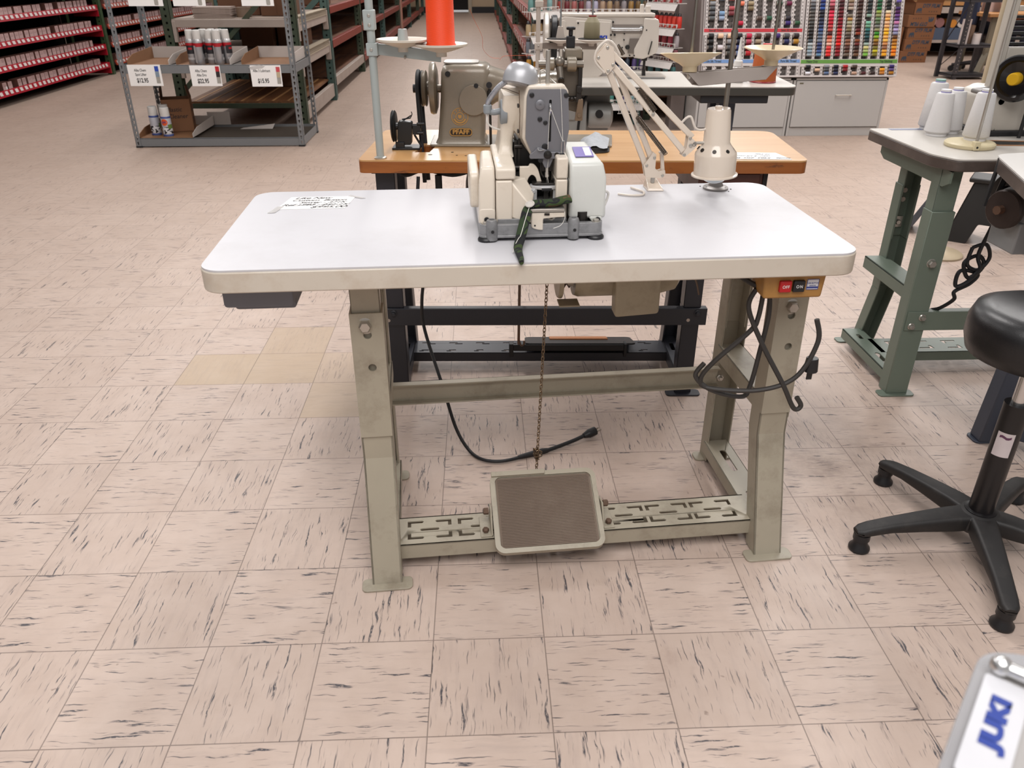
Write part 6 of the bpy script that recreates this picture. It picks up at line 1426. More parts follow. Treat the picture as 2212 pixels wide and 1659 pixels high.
# ---------------------------------------------------------------- red and orange box shelving along the left wall
redM = mat('glossy red shelf', '#a01024', .38, var=.08, sc=5); orgM = mat('orange shelf', '#a33a22', .42, var=.1, sc=5); bxf = mat('pinkish box face', '#bb9b97', .7, var=.05, sc=30); bxs = mat('box side brown', '#6b4238', .8); tagM = mat('shelf tag white', '#cdbfbb', .6); lnM = mat('box print', '#6f5350', .7)
LIP = [(.737,.793),(.512,.567),(.303,.357),(.092,.150)]
def boxmesh():
    g = G(); g.k = 0; g.box(0,.085,-.037,.037,0,.105)
    g.k = 1; g.box(.085,.0856,-.0365,.0365,.002,.103)
    g.k = 2
    for z, a, b in ((.090,-.028,.02),(.078,-.028,.028),(.068,-.028,.022)): g.box(.0856,.0859,a,b,z,z+.003)
    return mesh('thread_box', g, [bxs, bxf, lnM])
BM = boxmesh()
def wallshelf(label, cat, xf, y0, y1, m, lips, pitch, nm, shelfname, skip, ynear):
    t = thing('wall_shelf', label, 'shelf', (xf-.25,(y0+y1)/2,0), 0)
    xx = lambda y: xf - .012*(y-y0)
    for k, (z0, z1) in enumerate(lips):
        a, b = xx(y0), xx(y1)
        g = G().add([(a,y0,z0),(b,y1,z0),(b-.012,y1,z1),(a-.012,y0,z1),(a-.01,y0,z0),(b-.01,y1,z0),(b-.022,y1,z1),(a-.022,y0,z1)],[(0,1,2,3),(7,6,5,4),(3,2,6,7),(0,4,5,1),(0,3,7,4),(1,5,6,2)])
        sh = part('shelf', g, m, t, fr='w')
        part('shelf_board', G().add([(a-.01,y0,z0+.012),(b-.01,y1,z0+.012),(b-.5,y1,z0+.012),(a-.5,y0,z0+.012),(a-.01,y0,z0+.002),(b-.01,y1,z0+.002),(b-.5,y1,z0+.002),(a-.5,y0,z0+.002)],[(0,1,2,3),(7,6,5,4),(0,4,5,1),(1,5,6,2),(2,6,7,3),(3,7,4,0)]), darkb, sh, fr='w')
        part('end_bracket', G().box(b-.30,b-.002,y1-.01,y1+.005,z0-.07,z1+.002), m, sh, fr='w')
        n = int((y1-y0)/pitch); tg = G()
        for i in range(n):
            y = y0 + pitch*(i+.5) + R.uniform(-.006,.006)
            x = xx(y)
            q = G().add([(x+.0015,y-.026,z0+.018),(x+.0015,y+.026,z0+.018),(x-.007,y+.026,z1-.008),(x-.007,y-.026,z1-.008)],[(0,1,2,3)])
            if nm and i >= n-24: part('price_tag', q, tagM, sh, fr='w')
            else: tg.add(q.v, q.f)
        if tg.v: part('price_tags', tg, tagM, sh, fr='w', kind='stuff')
        nb = int((y1-.18-y0)/pitch)
        for i in range(nb):
            y = y1-.20 - pitch*i
            if (k, i) in skip or R.random() < .04: continue
            o = bpy.data.objects.new('thread_box', BM); COL.objects.link(o)
            o.location = (xx(y)-.135 + R.uniform(-.006,.006), y + R.uniform(-.006,.006), z0+.0125); o.rotation_euler = (0,0,R.uniform(-.05,.05))
            tag(o, 'small pinkish box, %s from far end of %s %s' % (ORD[min(i+1,30)] if i < 30 else str(i+1)+'th', ORD[k+1], shelfname), 'box', 'small boxes on the %s' % cat)
    part('back_panel', G().box(xf-.56,xf-.54,y0,y1+.05,0,1.4), mat('shelf back shadow','#150b0a',.95), t, fr='w')  # shade of the shelf interior put into this near-black colour
    part('top_shade_shelf', G().box(xf-.55,xf-.02,y0,y1,.93,.96), darkb, t, fr='w')  # board above the view, added to shade the shelves below
    for y in (y1+.03,): 
        for x in (xx(y1)-.03, xx(y1)-.45): rpost(t, x, y, mat('green shelf post','#33482a',.55,var=.4,sc=30), 1.45, .07)
wallshelf('red wall shelving packed with rows of small white boxes', 'red wall shelving', -4.452, 6.2, 9.50, redM, LIP, .0955, True, 'red shelf from top', {(3,21),(3,24),(3,25),(3,27),(0,22)}, 6.6)
wallshelf('orange wall shelving packed with rows of small white boxes further down', 'orange wall shelving', -4.50, 9.72, 14.6, orgM, LIP, .098, False, 'orange shelf from top', set(), 9)
part_y = 6.2
solo('white_bottle', G().lathe((0,0,0),(0,0,1),[(.018,0),(.019,.002),(.019,.06),(.010,.075),(.010,.09),(.0001,.091)],16), wp, 'small white bottle between the boxes on the lowest red shelf', 'bottle', (-4.53,7.13,.105))
# ---------------------------------------------------------------- wire display of embroidery cones on the end of the right rack
ww = mat('white coated wire', '#cfcac6', .4, var=.01); tray_w = mat('white label strip', '#c5beb9', .5, var=.1, sc=60)
wd = thing('wire_display', 'white wire thread display hung on the rack end behind the white machine', 'display rack', (1.08,5.72,0), 0)
capk = mat('dark clear cap', '#2a2527', .2)
cone_me = {}
def econe(col):
    if col in cone_me: return cone_me[col]
    g = G(); g.k = 0; g.lathe((0,0,0),(0,0,1),[(.019,0),(.021,.004),(.0205,.066),(.016,.082)],12)
    g.k = 1; g.lathe((0,0,.082),(0,0,1),[(.016,0),(.013,.014),(.009,.022),(.0001,.024)],12)
    g.k = 2; g.add([(.0214*cos(radians(a)),.0214*sin(radians(a)),z) for z in (.006,.028) for a in (-125,-105,-85,-65)],[(0,1,5,4),(1,2,6,5),(2,3,7,6)])
    cone_me[col] = mesh('embroidery_cone', g, [thread(col, .3), capk, tray_w]); return cone_me[col]
NAMES = {}
def cone(loc, col, label, group, tilt=0, rz=0):
    o = bpy.data.objects.new('embroidery_cone', econe(col)); COL.objects.link(o); o.location = loc
    o.rotation_euler = (radians(tilt), 0, radians(rz)); tag(o, label, 'thread', group)
def cname(h):
    import colorsys
    r, g, b = (int(h[i:i+2],16)/255 for i in (0,2,4)); H, S, V = colorsys.rgb_to_hsv(r,g,b); H *= 360
    if S < .16: return 'white' if V > .78 else 'light grey' if V > .58 else 'grey' if V > .3 else 'black'
    if V < .17: return 'near-black'
    n = 'red' if H < 12 or H >= 345 else 'orange' if H < 30 else 'golden' if H < 48 else 'olive' if H < 70 and V < .62 else 'yellow' if H < 65 else 'green' if H < 165 else 'teal' if H < 195 else 'blue' if H < 245 else 'purple' if H < 300 else 'pink'
    if n in ('orange','golden','red') and V < .55 and S < .75: n = 'brown'
    if n == 'red' and S < .62 and V > .6: n = 'pink'
    if n in ('orange','golden') and S < .45 and V > .6: n = 'beige'
    return ('dark ' if V < .4 else 'pale ' if S < .4 and V > .6 else '') + n
def basket(p, q, z, name, tilt=.05):
    """wire basket tier from p to q (world xy), lip wires and label strip in front"""
    p, q = Vector((*p,z)), Vector((*q,z)); d = (q-p).normalized(); n = Vector((d.y,-d.x,0))
    g = G()
    for off, dz in ((.045,.0),(.045,.028),(-.035,.0)): g.bar(p + n*off + Vector((0,0,dz)), q + n*off + Vector((0,0,dz)), .0045, .0045)
    L_ = (q-p).length; k = max(3, int(L_/.057))
    for i in range(k+1):
        c = p + d*(L_*i/k); g.bar(c + n*.045, c - n*.035, .003, .003); g.bar(c + n*.045, c + n*.045 + Vector((0,0,.028)), .003, .003)
    b = part('wire_tier', g, ww, wd, fr='w')
    g = G(); g.add([p + n*.052 + Vector((0,0,-.004)), q + n*.052 + Vector((0,0,-.004)), q + n*.078 + Vector((0,0,-.050)), p + n*.078 + Vector((0,0,-.050))],[(0,3,2,1)])
    part('label_strip', g, tray_w, b, fr='w')
    return p, d, L_, n
CC = ['8f2a20','6a2026','a05a56','6e2a2c','a9a0ae','a8a4ba','a58a72','a08560','7a6450','8d8588','94713a','6e5228','5c4626']
C2 = ['23252a','2d2f36','40444e','2b2f45','3a3650','565a80','44507a','4a608a','30415a','5f6f80','2c3038','3a4048','50545c']
C3 = ['2e3a4a','4a5a70','384880','3f4f9a','55699f','4a4a90','5a7ab0','3a5a8a','2a3a60','44608a','303a4a','5a4a80','4a3a70']
C4 = ['6aa09a','5a9488','3f8f78','9a7a60','503a86','6aa0a0','3f8a8a','5f9f94','4a8a80','2f6a60','6a5a90','7aaab0','4f9a90']
for z, cols, lb in ((.885,CC,'top'),(.672,C2,'second'),(.458,C3,'third'),(.20,C4,'bottom')):
    p, d, L_, n = basket((.735,5.70),(1.475,5.70), z, lb)
    for i, c in enumerate(cols):
        pos = p + d*(L_*(i+.5)/13)
        cone((pos.x,pos.y,z+.003), c, 'shiny %s embroidery cone, %s from left on the %s centre tier' % (cname(c), ORD[i+1], lb), 'cones on the centre tiers of the wire display')
wl_ = [(['5f8a86','4f9a90','7aa0a0'],.905),(['b09a78','ad9570','a68a62','9e8458','ab987c'],.735),(['6d737c','8d9298','a5a5aa','7f848c','b0acac'],.612),(['c08a2a','b8842a','c2a25a','d0a040'],.485)]
for k, (cols, z) in enumerate(wl_):
    p, d, L_, n = basket((.475,5.40),(.715,5.66), z, 'left')
    for i, c in enumerate(cols):
        pos = p + d*(L_*(i+.5)/len(cols)); cone((pos.x,pos.y,z+.003), c, 'shiny %s embroidery cone, %s on the left wing tier %s from top' % (cname(c), ORD[i+1], ORD[k+1]), 'cones on the left wing of the wire display', 0, 45)
wr_ = [(['a83a44','b04048','b83a3a','b0303a'],.965),(['c8342a','cc3426','d03c30','d4382c','d83a2a','d8402c','c83024'],.790),(['8a2a3c','96303c','a04048','a83a4c','a8a0a4'],.655),(['5a4a50','8a8084','6a3038','7a4048','8a5058'],.555),(['4a7a80','3a6a70','5a8a8a','3f7070'],.43)]
for k, (cols, z) in enumerate(wr_):
    p, d, L_, n = basket((1.490,5.66),(1.665,5.34), z, 'right')
    for i, c in enumerate(cols):
        pos = p + d*(L_*(i+.5)/len(cols)); cone((pos.x,pos.y,z+.003), c, 'shiny %s embroidery cone, %s on the right wing tier %s from top' % (cname(c), ORD[i+1], ORD[k+1]), 'cones on the right wing of the wire display', 0, -62)
part('hanging_frame', G().bar((.735,5.745,.15),(.735,5.745,1.3),.006,.006).bar((1.475,5.745,.15),(1.475,5.745,1.3),.006,.006).bar((.50,5.745,1.2),(1.5,5.745,1.2),.006,.006).bar((.5,5.745,.45),(1.5,5.745,.45),.006,.006), ww, wd, fr='w')
part('wire_grid', (lambda g: ([g.bar((1.27+.02*i,5.60,.13),(1.27+.02*i,5.60,.27),.003,.003) for i in range(9)], g.bar((1.26,5.60,.13),(1.44,5.60,.13),.004,.004), g.bar((1.26,5.60,.27),(1.44,5.60,.27),.004,.004), g)[-1])(G()), ww, wd, fr='w')
# ---------------------------------------------------------------- thread display panels on white cabinets
cabm = mat('white cabinet laminate', '#b4b1ae', .4, var=.02, sc=4)
def cabinet(x0, x1, label):
    t = thing('cabinet', label, 'cabinet', ((x0+x1)/2,5.45,0), 0)
    part('carcass', G().box(x0,x0+.018,5.27,5.75,0,.44).box(x1-.018,x1,5.27,5.75,0,.44).box(x0,x1,5.27,5.75,.424,.44).box(x0+.018,x1-.018,5.29,5.75,.05,.06).box(x0+.018,x1-.018,5.73,5.75,.06,.43).box(x0+.018,x1-.018,5.275,5.29,0,.066), cabm, t, bev=.001, fr='w')
    dw = part('drawer', G().box(x0+.022,x1-.022,5.262,5.28,.072,.420), cabm, t, bev=.002, fr='w')
    xm = (x0+x1)/2+.03; g = G().tube([(xm-.055,5.262,.315),(xm-.052,5.240,.316),(xm+.052,5.240,.316),(xm+.055,5.262,.315)],.0045,8,4)
    part('handle', g, mat('cream handle','#c4bbb0',.35), dw, fr='w')
    part('name_tag', G().box(x0+.045,x0+.075,5.2605,5.262,.398,.408), mat('small brass tag','#6f6a58',.4,.4), dw, fr='w')
cabinet(1.83,2.575,'left white drawer cabinet under the thread display, partly behind the pale grey table')
cabinet(2.585,3.34,'right white drawer cabinet with cream handle under the thread display')
part_ang = 13
up_ = Vector((0, sin(radians(part_ang)), cos(radians(part_ang)))); nr_ = Vector((0,-cos(radians(part_ang)),sin(radians(part_ang))))
def panel_M(x): return basis((x,5.25,.4515),(1,0,0),up_)
whp = mat('white display plastic', '#c6bebb', .45, var=.04, sc=12); recs = mat('display recess', '#4b4340', .6, var=.3, sc=90); greyp = mat('grey display side', '#7d726e', .5, var=.03)
slm = {}
def spool_mesh(col, r, l):
    k = (col, r)
    if k in slm: return slm[k]
    g = G(); g.k = 0; g.lathe((-l/2+.003,0,0),(1,0,0),[(r*.86,0),(r*.94,.002),(r*.94,l-.008),(r*.86,l-.006)],12)
    g.k = 1; g.lathe((-l/2,0,0),(1,0,0),[(r*.8,0),(r*.8,.003)],12); g.lathe((l/2-.003,0,0),(1,0,0),[(r*.8,0),(r*.8,.003)],12)
    slm[k] = mesh('thread_spool', g, [thread(col,.6), mat('spool end','#9a8f86',.5)]); return slm[k]
def spool(M, x, t, col, r, l, label, group):
    o = bpy.data.objects.new('thread_spool', spool_mesh(col, r, l)); COL.objects.link(o)
    o.location = M @ Vector((x,t,-.002+r*.6)); tag(o, label, 'thread spool', group)
def panel(name, label, x0, wid, xs, groups, strips):
    t = thing('thread_display', label, 'display rack', (x0+wid/2,5.3,.4415), 0); M = panel_M(x0)
    hgt = .86
    g = G(); g.M = M; g.box(0,wid,0,hgt,-.06,-.035); part('back_board', g, recs, t, fr='w')
    g = G(); g.M = M; g.box(-.004,.0,0,hgt,-.06,.006).box(wid,wid+.004,0,hgt,-.06,.006).box(0,wid,0,.012,-.035,.006)
    part('frame', g, whp, t, fr='w')
    pit = xs[1]-xs[0]
    for i in range(len(xs)+1):
        x = xs[0]-pit/2 + pit*i; g = G(); g.M = M; g.box(x-.010,x+.010,.012,hgt,-.035,.0); part('divider', g, whp, t, fr='w')
    tk = G(); tk.M = M
    for i in range(len(xs)+1):
        x = xs[0]-pit/2 + pit*i
        for j in range(int(hgt/.0254)): tk.box(x-.004,x+.003,.02+.0254*j,.033+.0254*j,0,.0006)
    part('divider_marks', tk, mat('grey shade print','#6b6360',.6), t, fr='w', kind='stuff')
    for t0, t1, col, texts in strips:
        g = G(); g.M = M; g.box(-.002,wid+.002,t0-.022,t1+.004,-.03,.002); part('header_backing', g, whp, t, fr='w')
        g = G(); g.M = M; g.box(0,wid,t0,t1,.002,.004); s_ = part('header_strip', g, mat('strip '+col,col,.5,var=.01), t, fr='w')
        Mi = ROOT[t].inverted() @ M
        for s, x in texts: text('lettering', s, .026, Mi @ Vector((x,(t0+t1)/2,.0045)), Mi.to_3x3() @ Vector((1,0,0)), Mi.to_3x3() @ Vector((0,1,0)), mat('strip ink','#232a20',.6), s_, bold=.0006, sx=.72)
    pegs = G(); pegs.M = M; emp = G(); emp.M = M
    for gname, tr, r, l, cols in groups:
        for ci, colz in enumerate(cols):
            for ri, c in enumerate(colz):
                if c is None:
                    for k in range(4): emp.bar((xs[ci]-.018+.010*k,tr[ri]-r,-.033),(xs[ci]-.010+.010*k,tr[ri]+r*.6,-.012),.0035,.002)
                    pegs.box(xs[ci]-.026,xs[ci]-.018,tr[ri]-r,tr[ri]-r*.2,-.03,.004)
                    continue
                spool(M, xs[ci], tr[ri], c, r, l, '%s thread spool, column %s row %s of the %s' % (cname(c), ORD[ci+1], ORD[ri+1], gname), 'spools in the %s' % gname)
    if pegs.v: part('empty_holders', emp, mat('clear holder','#8f8884',.3), t, fr='w', kind='stuff'); part('holder_pegs', pegs, whp, t, fr='w', kind='stuff')
    return t
def S_(s): return [None if q == '-' else q for q in s.split()]
RC = ['8a8a90 5f6166 54565c 55534f 56534f 55534f 474846 3a3a38 2c2c2e 1a1b1f 17181a 3a4650 b3bcc0 9aa9ad 8fa5b2 93a0a8','1b2a72 1a3a7c 254a94 1a1e30 1a2130 27304a 2a3352 2f3f66 344f86 4d6484 5c6a80 737f92 333f70 2e3f70 34508a 5f86a8','d06a7a c76070 6b1a24 d42046 f03058 cc1838 c8102e c23a40 c04a44 4a1c20 c5523a e88f72 edb5a0 e04040 f03a34 e42020','4a0d18 430f1c 5a0f1c 6a0a18 5a0a1a 8a0a1e 80081e 8a0a22 c80a16 b80a14 c80a14 d00a10 f01a10 8a0a1c 98081a 8a1024','8a7358 9a7d70 b6a392 - 7c7060 b98a4a aaa98a a8977a 7d6d4a 716355 4d4038 8a5a42 8f5f48 5a3630 5a3626 6a5a4c','38140f 3a1a10 3c2018 4a352e 3c2a24 40302a 35221a 331a12 5a0c10 8a3312 - 83421c 6a1f1a 3a2520 4f2d1c 6f4a2e','1a2026 22302f 20292c 33413f 8aa898 - 7cc0a4 6fa383 2f7472 265458 1e4e52 1d3236 9cb2a6 d9cf8a a8bb70 7bbb46','1a5a38 1b5a36 22693e 93ad4a 8f9560 6d8a5c 5b6f54 777a74 8f8f60 2f8a22 88b01e a57b1a 7c5320 7d7428 c8bb16 827a1c','14181a 1f241a 16181a eedcb8 ecb27c f4b45a f0c092 f2b87a fbc24e f7be16 f4b45c fac052 cf8a52 9a6646 e8a23a f5ac16','6858a8 - 3a1a5a 4a1050 6a3c84 644a82 d080b0 8a7a9c b9a6d8 8e90b0 6a401c b8761c c07d1e e89a1c f07a0c f59012']
RL = ['14141c - e4e4ec','- e0b898 -','85878c 4a4c4e 54688c','15182c 191a30 1e2850','b0101a 7a0c18 -','4a3a32 - c09a84','- - 4a0c14','- - 2e1a18','- f2a012 c27a2a','33206a 5f4a80 b0740f']
xs = [.060+.0735*i for i in range(10)]
panel('r', 'right white thread display with dense columns of coloured spools and green strip', 2.612, .765, xs, [('upper field of the right display',[.541-.0254*i for i in range(16)],.0118,.044,[S_(s) for s in RC]),('field under the green strip',[.076,.051,.027],.0118,.044,[S_(s) for s in RL])], [(.098,.125,'#5c8c3a',[('Heavy Duty',.09),('Top Stitching',.675)])])
LU = ['c9a070 8a8c90 55585c 4c4e52 55585a -','6a7e90 - - 7a9cc0 92a4c0 -','b86a68 - b0484e 7a3038 - -','- f08060 - - - c0103a','- a08c6c 7d6c4c - - -','- - - - 4e3a32 -','5a6a5c - - - 155036 -','- 0f3a2c - - - -','- 6a0a3c - - 1d1424 341a6a','- - - - - 1a4a2a']
LM = ['0c0c10 0c0c10 0c0c10 -','f0c8a8 - dcd4d8 -','f0c8a8 8e8e90 4e5052 36342e','0c0c18 10122e 182868 5a6c90','c02048 b04058 b80c1c b4081c','4a3028 a08c74 30141a 301a18','2c1c14 - 163a2c -','3a2070 - - -','4a4c50 1a1c50 - -','1c0c10 b07c1c - -']
xs = [.0555+.0735*i for i in range(10)]
lp = panel('l', 'left white thread display with red and blue header strips and half empty columns', 1.840, .765, xs, [('field above the red strip',[.560-.0345*i for i in range(6)],.0165,.046,[S_(s) for s in LU]),('field between red and blue strips',[.298-.0415*i for i in range(4)],.0185,.046,[S_(s) for s in LM]),('field under the blue strip',[.078,.045],.0165,.046,[[None,None]]*10)], [(.325,.349,'#b82a34',[('Sew-all Thread',.095),('Sews All Fabrics',.66)]),(.104,.128,'#6b8dbf',[('Pure Silk Thread',.085),('Pure Silk Thread',.675)])])
part('side_panel', G().prism([(5.255,.4415),(5.78,.4415),(5.95,1.32),(5.47,1.32)],'yz',1.815,1.834), greyp, lp, fr='w')
part('side_flange', G().box(1.70,1.815,5.60,5.75,0,1.3), greyp, lp, fr='w')
# ---------------------------------------------------------------- far right: cartons, steel rack, worktable and a seated person
kraft = mat('kraft brown carton', '#6e4426', .8, var=.08, sc=6); inkb = mat('carton ink', '#2c3440', .7)
def elephant(parent, o, x, z, s):
    """small elephant silhouette printed on the carton"""
    pts = [(-.50,-.38),(-.36,-.38),(-.33,-.10),(-.20,-.08),(-.16,-.38),(-.02,-.38),(.0,-.08),(.10,-.06),(.14,-.22),(.20,-.38),(.30,-.40),(.38,-.30),(.34,-.28),(.29,-.32),(.25,-.18),(.30,.02),(.28,.22),(.16,.36),(.0,.38),(-.08,.30),(-.22,.33),(-.40,.28),(-.50,.10),(-.56,-.12)]
    part('elephant_print', G().prism([(o[0]+a*s,o[1]+b*s) for a, b in rnd(pts,.03,2)],'xz',-.2016,-.2006), inkb, parent)
def carton(x, y, z, rz, label, w_=.385, h=.152, flip=False, open_=False):
    t = thing('cardboard_box', label, 'box', (x,y,z), rz, 'film cartons stacked by the thread display')
    if open_:
        g = G().box(-w_/2,w_/2,-.2,-.196,0,h).box(-w_/2,w_/2,.196,.2,0,h).box(-w_/2,-w_/2+.004,-.2,.2,0,h).box(w_/2-.004,w_/2,-.2,.2,0,h).box(-w_/2,w_/2,-.2,.2,0,.004)
        part('carton', g, kraft, t)
        part('flap', G().add([(-w_/2,-.2,h),(-w_/2,.2,h),(-w_/2-.14,.2,h+.10),(-w_/2-.14,-.2,h+.10),(-w_/2,-.2,h-.003),(-w_/2,.2,h-.003),(-w_/2-.14,.2,h+.097),(-w_/2-.14,-.2,h+.097)],[(0,3,2,1),(4,5,6,7),(0,1,5,4),(1,2,6,5),(2,3,7,6),(3,0,4,7)]), kraft, t)
        part('flap', G().add([(-w_/2,-.2,h),(w_/2,-.2,h),(w_/2+.02,-.26,h+.13),(-w_/2+.02,-.26,h+.13),(-w_/2,-.197,h),(w_/2,-.197,h),(w_/2+.02,-.257,h+.13),(-w_/2+.02,-.257,h+.13)],[(0,1,2,3),(7,6,5,4),(3,2,6,7),(0,3,7,4),(1,5,6,2)]), kraft, t)
        lb = part('shipping_label', G().add([(-.07,-.2235,h+.05),(.08,-.2235,h+.05),(.09,-.2605,h+.128),(-.06,-.2605,h+.128)],[(0,1,2,3)]), paper, t)
    else: part('carton', G().box(-w_/2,w_/2,-.2,.2,0,h), kraft, t, bev=.003)
    s = -1 if flip else 1
    text('lettering', 'DTF FILM', .064, (.03*s, -.2012, h/2 + .035*s), (s,0,0), (0,0,s), inkb, t, bold=.0028, shear=.2, sx=.9)
    elephant(t, (-.115*s, h/2 - .020*s), 0, 0, .085*s)
    for k in range(4): part('handling_mark', G().box(.02*s+.034*k*s-.007, .02*s+.034*k*s+.007, -.2015, -.2006, h/2-.034*s-.008, h/2-.034*s+.008), mat('faded carton ink','#4b3426',.8), t)
    return t
carton(6.232,10.70,0,0,'film carton at the bottom of the tall stack')
carton(6.262,10.70,.153,0,'film carton second from the bottom of the tall stack')
carton(6.272,10.71,.306,0,'film carton third from the bottom of the tall stack')
carton(6.245,10.70,.459,0,'upside-down film carton fourth from the bottom of the tall stack', flip=True)
carton(6.310,10.72,.612,0,'open film carton on top of the tall stack', open_=True)
for i in range(3): carton(5.845,10.74,.153*i,0,'film carton %s from the bottom of the short stack beside the display' % ORD[i+1])
# dark steel rack
sk = mat('dark steel rack', '#3b383b', .45, .3, var=.1)
rk = thing('shelving_unit', 'dark steel shelf unit standing in front of the seated person', 'shelf', (6.0,8.8,0), 0)
for x, y in ((5.842,8.67),(6.26,8.67),(5.79,8.98),(6.22,8.98)):
    part('post', G().box(x-.022,x+.022,y-.002,y+.002,0,1.3).box(x-.022,x-.019,y,y+.035,0,1.3), sk, rk, fr='w')
hl = G()
for z in [.05+.04*i for i in range(24)]: hl.cyl((5.842,8.6675,z),(5.842,8.6668,z),.004,n=6)
part('post_holes', hl, mat('pale hole','#b9aa9f',.8), rk, fr='w', kind='stuff')
for z in (.055,.385,.87): part('shelf', G().box(5.80,6.27,8.665,8.99,z-.006,z).box(5.80,6.27,8.665,8.669,z-.03,z).box(5.80,5.805,8.665,8.99,z-.03,z), sk, rk, fr='w')
part('brace', G().bar((5.80,8.99,.40),(5.84,8.68,.86),.012,.004).bar((5.80,8.99,.12),(5.84,8.68,.36),.012,.004), sk, rk, fr='w')
for i, (x, y, r, h, c, lb) in enumerate(((5.905,8.80,.050,.27,'#c3b5b0','tall white film roll standing on the dark steel shelf'),(6.02,8.86,.032,.20,'#7c6250','brown paper roll standing on the dark steel shelf'),(6.055,8.78,.045,.115,'#c6bab5','short white film roll standing on the dark steel shelf'))):
    t = thing('film_roll', lb, 'roll', (x,y,.3865), 0, 'rolls on the dark steel shelf')
    part('roll', G().lathe((0,0,0),(0,0,1),[(r,0),(r,h),(r*.5,h),(r*.45,h-.005)],24), mat('roll '+c,c,.5), t)
    part('core', G().lathe((0,0,h*.5),(0,0,1),[(r*.5,0),(r*.5,h*.5+.004),(r*.4,h*.5+.004)],20), cbm, t)
# worktable behind with plank top and grey legs
pk = wood_mat('pale plank top', '#8f6038', '#a57445', '#b78552', sc=.4, rough=.5, coat=0)
wk = thing('work_table', 'plank-topped work table with grey legs behind the dark steel rack', 'table', (7.0,9.3,0), 0)
part('tabletop', G().box(6.28,7.9,9.0,9.7,.665,.705), pk, wk, bev=.004, fr='w')
lgm = mat('khaki grey leg','#6d6353',.5)
for x in (6.40,7.7):
    part('leg', G().box(x-.04,x+.04,9.05,9.09,.22,.665), lgm, wk, fr='w'); part('foot', G().bar((x,9.07,.25),(x-.12,8.98,.01),.07,.05), lgm, wk, fr='w')
    part('leg', G().box(x-.04,x+.04,9.6,9.64,0,.665), lgm, wk, fr='w')
ft = thing('work_table', 'far white-edged bench with plank top against the back', 'table', (7.2,11.6,0), 0)
part('tabletop', G().box(6.5,8.6,11.2,12.0,.70,.74), pk, ft, fr='w'); part('rail', G().box(6.5,8.6,11.18,11.2,.60,.68), whb, ft, fr='w')
for x in (6.55,8.5): part('leg', G().box(x-.04,x+.04,11.25,11.33,0,.70), whb, ft, fr='w')
part('lower_shelf', G().box(6.5,8.6,11.2,12.0,.20,.24), whb, ft, fr='w')
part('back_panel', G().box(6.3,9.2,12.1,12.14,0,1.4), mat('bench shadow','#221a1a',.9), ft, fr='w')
solo('plastic_bin', G().prism(rnd([(-.28,0),(.28,0),(.32,.16),(-.32,.16)],.02),'xz',-.2,.2), mat('blue grey bin','#465062',.5), 'shadowed blue-grey plastic bin on the low shelf of the far bench', 'bin', (6.95,11.4,.2405))
for i, (x, r, c, lb) in enumerate(((6.78,.085,'#9a7066','pinkish fabric roll end above the blue-grey bin'),(6.92,.065,'#8a5c58','dusty rose roll end beside the pinkish roll'),(7.12,.055,'#c07a2a','orange roll end beside the white roll on the far bench'),(7.25,.07,'#c3b6ae','white roll end to the right of the orange roll'))):
    solo('fabric_roll', G().lathe((0,-.15,r),(0,1,0),[(r*.3,0),(r,.002),(r,.3),(r*.3,.302)],20), mat('roll '+c,c,.7), lb, 'roll', (x,11.4,.4015), 0, 'rolls in the bin on the far bench')
# castor chair under the person
ch = thing('office_chair', 'dark castor chair the person sits on behind the steel rack', 'chair', (6.55,9.45,0), 0)
chm = mat('dark maroon chair plastic','#231a1c',.5)
for i in range(5):
    a = radians(20+72*i); p_ = Vector((6.55+.30*cos(a),9.45+.30*sin(a),.075))
    lg = part('base_arm', G().tube([(6.55,9.45,.12), p_], lambda t: .028-.008*t, 8), chm, ch, fr='w')
    part('castor', G().lathe(p_ - Vector((-sin(a)*.02,cos(a)*.02,.040)), (-sin(a),cos(a),0), [(.034,0),(.036,.004),(.036,.036),(.034,.04)],14), black, lg, fr='w')
part('column', G().cyl((6.55,9.45,.1),(6.55,9.45,.40),.03), chm, ch, fr='w')
part('seat', G().prism(rrect(6.33,6.77,9.23,9.67,.09),'xy',.40,.455), chm, ch, bev=.015, fr='w')
part('backrest', G().prism(rnd([(9.27,.55),(9.63,.55),(9.60,.95),(9.30,.95)],.06),'yz',6.27,6.31).bar((6.33,9.45,.43),(6.29,9.45,.6),.04,.03), mat('navy upholstery','#1b2138',.8), ch, bev=.012, fr='w')
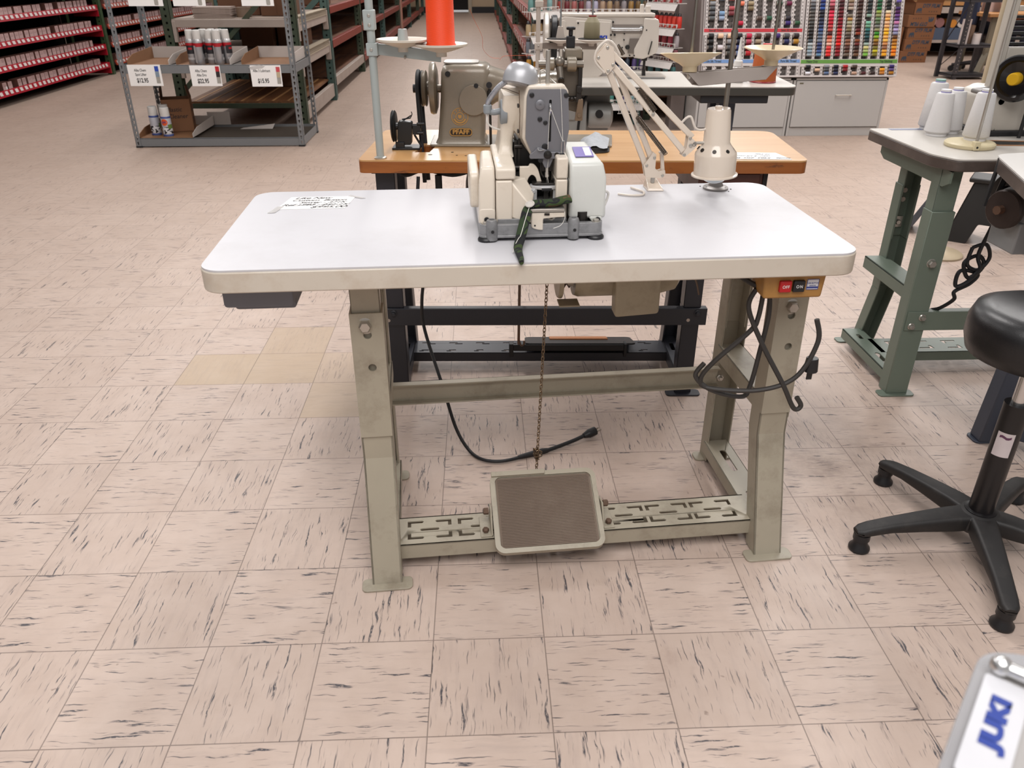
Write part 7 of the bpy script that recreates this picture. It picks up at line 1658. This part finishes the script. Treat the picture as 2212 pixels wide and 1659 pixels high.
# the person: one continuous skinned body seated facing right
def person():
    V = {'pelvis':(6.56,9.45,.545,.125,.105),'belly':(6.56,9.45,.66,.125,.10),'chest':(6.57,9.45,.82,.145,.105),'neckb':(6.58,9.45,.97,.075,.065),'neck':(6.60,9.45,1.03,.052,.052),'head0':(6.62,9.45,1.11,.072,.080),'head1':(6.625,9.45,1.20,.076,.092),'head2':(6.62,9.45,1.26,.05,.06)}
    E_ = [('pelvis','belly'),('belly','chest'),('chest','neckb'),('neckb','neck'),('neck','head0'),('head0','head1'),('head1','head2')]
    for s, y in (('l',9.34),('r',9.56)):
        k = -1 if s == 'l' else 1
        V.update({'hip'+s:(6.60,9.45+k*.085,.525,.095,.09),'thigh'+s:(6.78,9.45+k*.12,.535,.082,.08),'knee'+s:(6.985,9.45+k*.14,.53,.062,.062),'calf'+s:(7.0,9.45+k*.14,.33,.055,.055),'ankle'+s:(6.98,9.45+k*.14,.10,.04,.04),'heel'+s:(6.97,9.45+k*.14,.05,.045,.04),'toe'+s:(7.13,9.45+k*.15,.035,.040,.030)})
        E_ += [('pelvis','hip'+s),('hip'+s,'thigh'+s),('thigh'+s,'knee'+s),('knee'+s,'calf'+s),('calf'+s,'ankle'+s),('ankle'+s,'heel'+s),('heel'+s,'toe'+s)]
        V.update({'sh'+s:(6.57,9.45+k*.17,.925,.062,.058),'elb'+s:(6.60,9.45+k*.235,.68,.044,.044),'wri'+s:(6.81,9.45+k*.15,.645,.030,.027),'palm'+s:(6.87,9.45+k*.135,.64,.034,.020)})
        E_ += [('neckb','sh'+s),('sh'+s,'elb'+s),('elb'+s,'wri'+s),('wri'+s,'palm'+s)]
        for f, (dy, ln) in enumerate(((-.027,.066),(-.009,.075),(.009,.071),(.026,.058))):
            V['f%d%s' % (f,s)] = (6.90,9.45+k*.135+dy,.638,.0105,.010); V['g%d%s' % (f,s)] = (6.90+ln*.55,9.45+k*.135+dy*1.05,.630,.0095,.009); V['h%d%s' % (f,s)] = (6.90+ln*.9,9.45+k*.135+dy*1.05,.610,.008,.008)
            E_ += [('palm'+s,'f%d%s' % (f,s)),('f%d%s' % (f,s),'g%d%s' % (f,s)),('g%d%s' % (f,s),'h%d%s' % (f,s))]
        V['t0'+s] = (6.86,9.45+k*.135-k*.032,.640,.011,.010); V['t1'+s] = (6.895,9.45+k*.135-k*.052,.632,.0095,.009); E_ += [('palm'+s,'t0'+s),('t0'+s,'t1'+s)]
    names = list(V); me = bpy.data.meshes.new('person'); me.from_pydata([V[n][:3] for n in names], [(names.index(a),names.index(b)) for a, b in E_], []); 
    ob = bpy.data.objects.new('tmp_person', me); COL.objects.link(ob)
    sk_ = ob.modifiers.new('skin','SKIN'); sk_.use_smooth_shade = True
    lay = me.skin_vertices[0] if me.skin_vertices else None
    if lay is None:
        bpy.context.view_layer.objects.active = ob; ob.select_set(True); bpy.ops.mesh.customdata_skin_add(); lay = me.skin_vertices[0]
    for i, n in enumerate(names): lay.data[i].radius = V[n][3:5]; lay.data[i].use_root = (n == 'pelvis')
    ob.modifiers.new('sub','SUBSURF').render_levels = 2; ob.modifiers['sub'].levels = 2
    dg = bpy.context.evaluated_depsgraph_get(); ev = ob.evaluated_get(dg); m2 = bpy.data.meshes.new_from_object(ev); m2.name = 'person'
    bpy.data.objects.remove(ob)
    skin = mat('skin','#8a5a44',.55,var=.04); jeans = mat('dark jeans','#23283a',.85,var=.12,sc=60); shirt = mat('pale shirt','#b39c96',.85,var=.05); shoe = mat('black shoe','#121112',.5)
    m2.materials.clear()
    for q in (skin, jeans, shirt, shoe): m2.materials.append(q)
    for p in m2.polygons:
        c = p.center; x, y, z = c
        if z < .075: k = 3
        elif z > 1.0: k = 0
        elif z > .60 and x < 6.73: k = 2
        elif x > 6.72 and z > .595: k = 0
        elif z > .64: k = 0
        else: k = 1
        p.material_index = k; p.use_smooth = True
    return m2
pm = person()
po_ = bpy.data.objects.new('person', pm); COL.objects.link(po_); tag(po_, 'seated person in dark jeans and pale shirt, hands on lap, behind the steel rack', 'person')
hd_ = part('hair', G().lathe((6.612,9.45,1.15),(-.15,0,1),[(.086,0),(.097,.03),(.098,.08),(.082,.125),(.045,.148),(.0001,.152)],20), mat('dark hair','#17110f',.7), po_)
for k in (-1, 1): part('eye', G().ball((6.712,9.45+k*.030,1.165),.011,10), mat('eye dark','#1a1412',.3), po_)
part('nose', G().lathe((6.715,9.45,1.135),(0,0,1),[(.014,0),(.012,.012),(.006,.035),(.0001,.04)],10), mat('skin','#8a5a44',.55), po_)
part('mouth', G().box(6.700,6.708,9.425,9.475,1.098,1.106), mat('lip','#6b3a34',.5), po_, bev=.002)
for k in (-1, 1): part('ear', G().ball((6.62,9.45+k*.083,1.155),.022,10,1.3), MATS['skin'], po_)
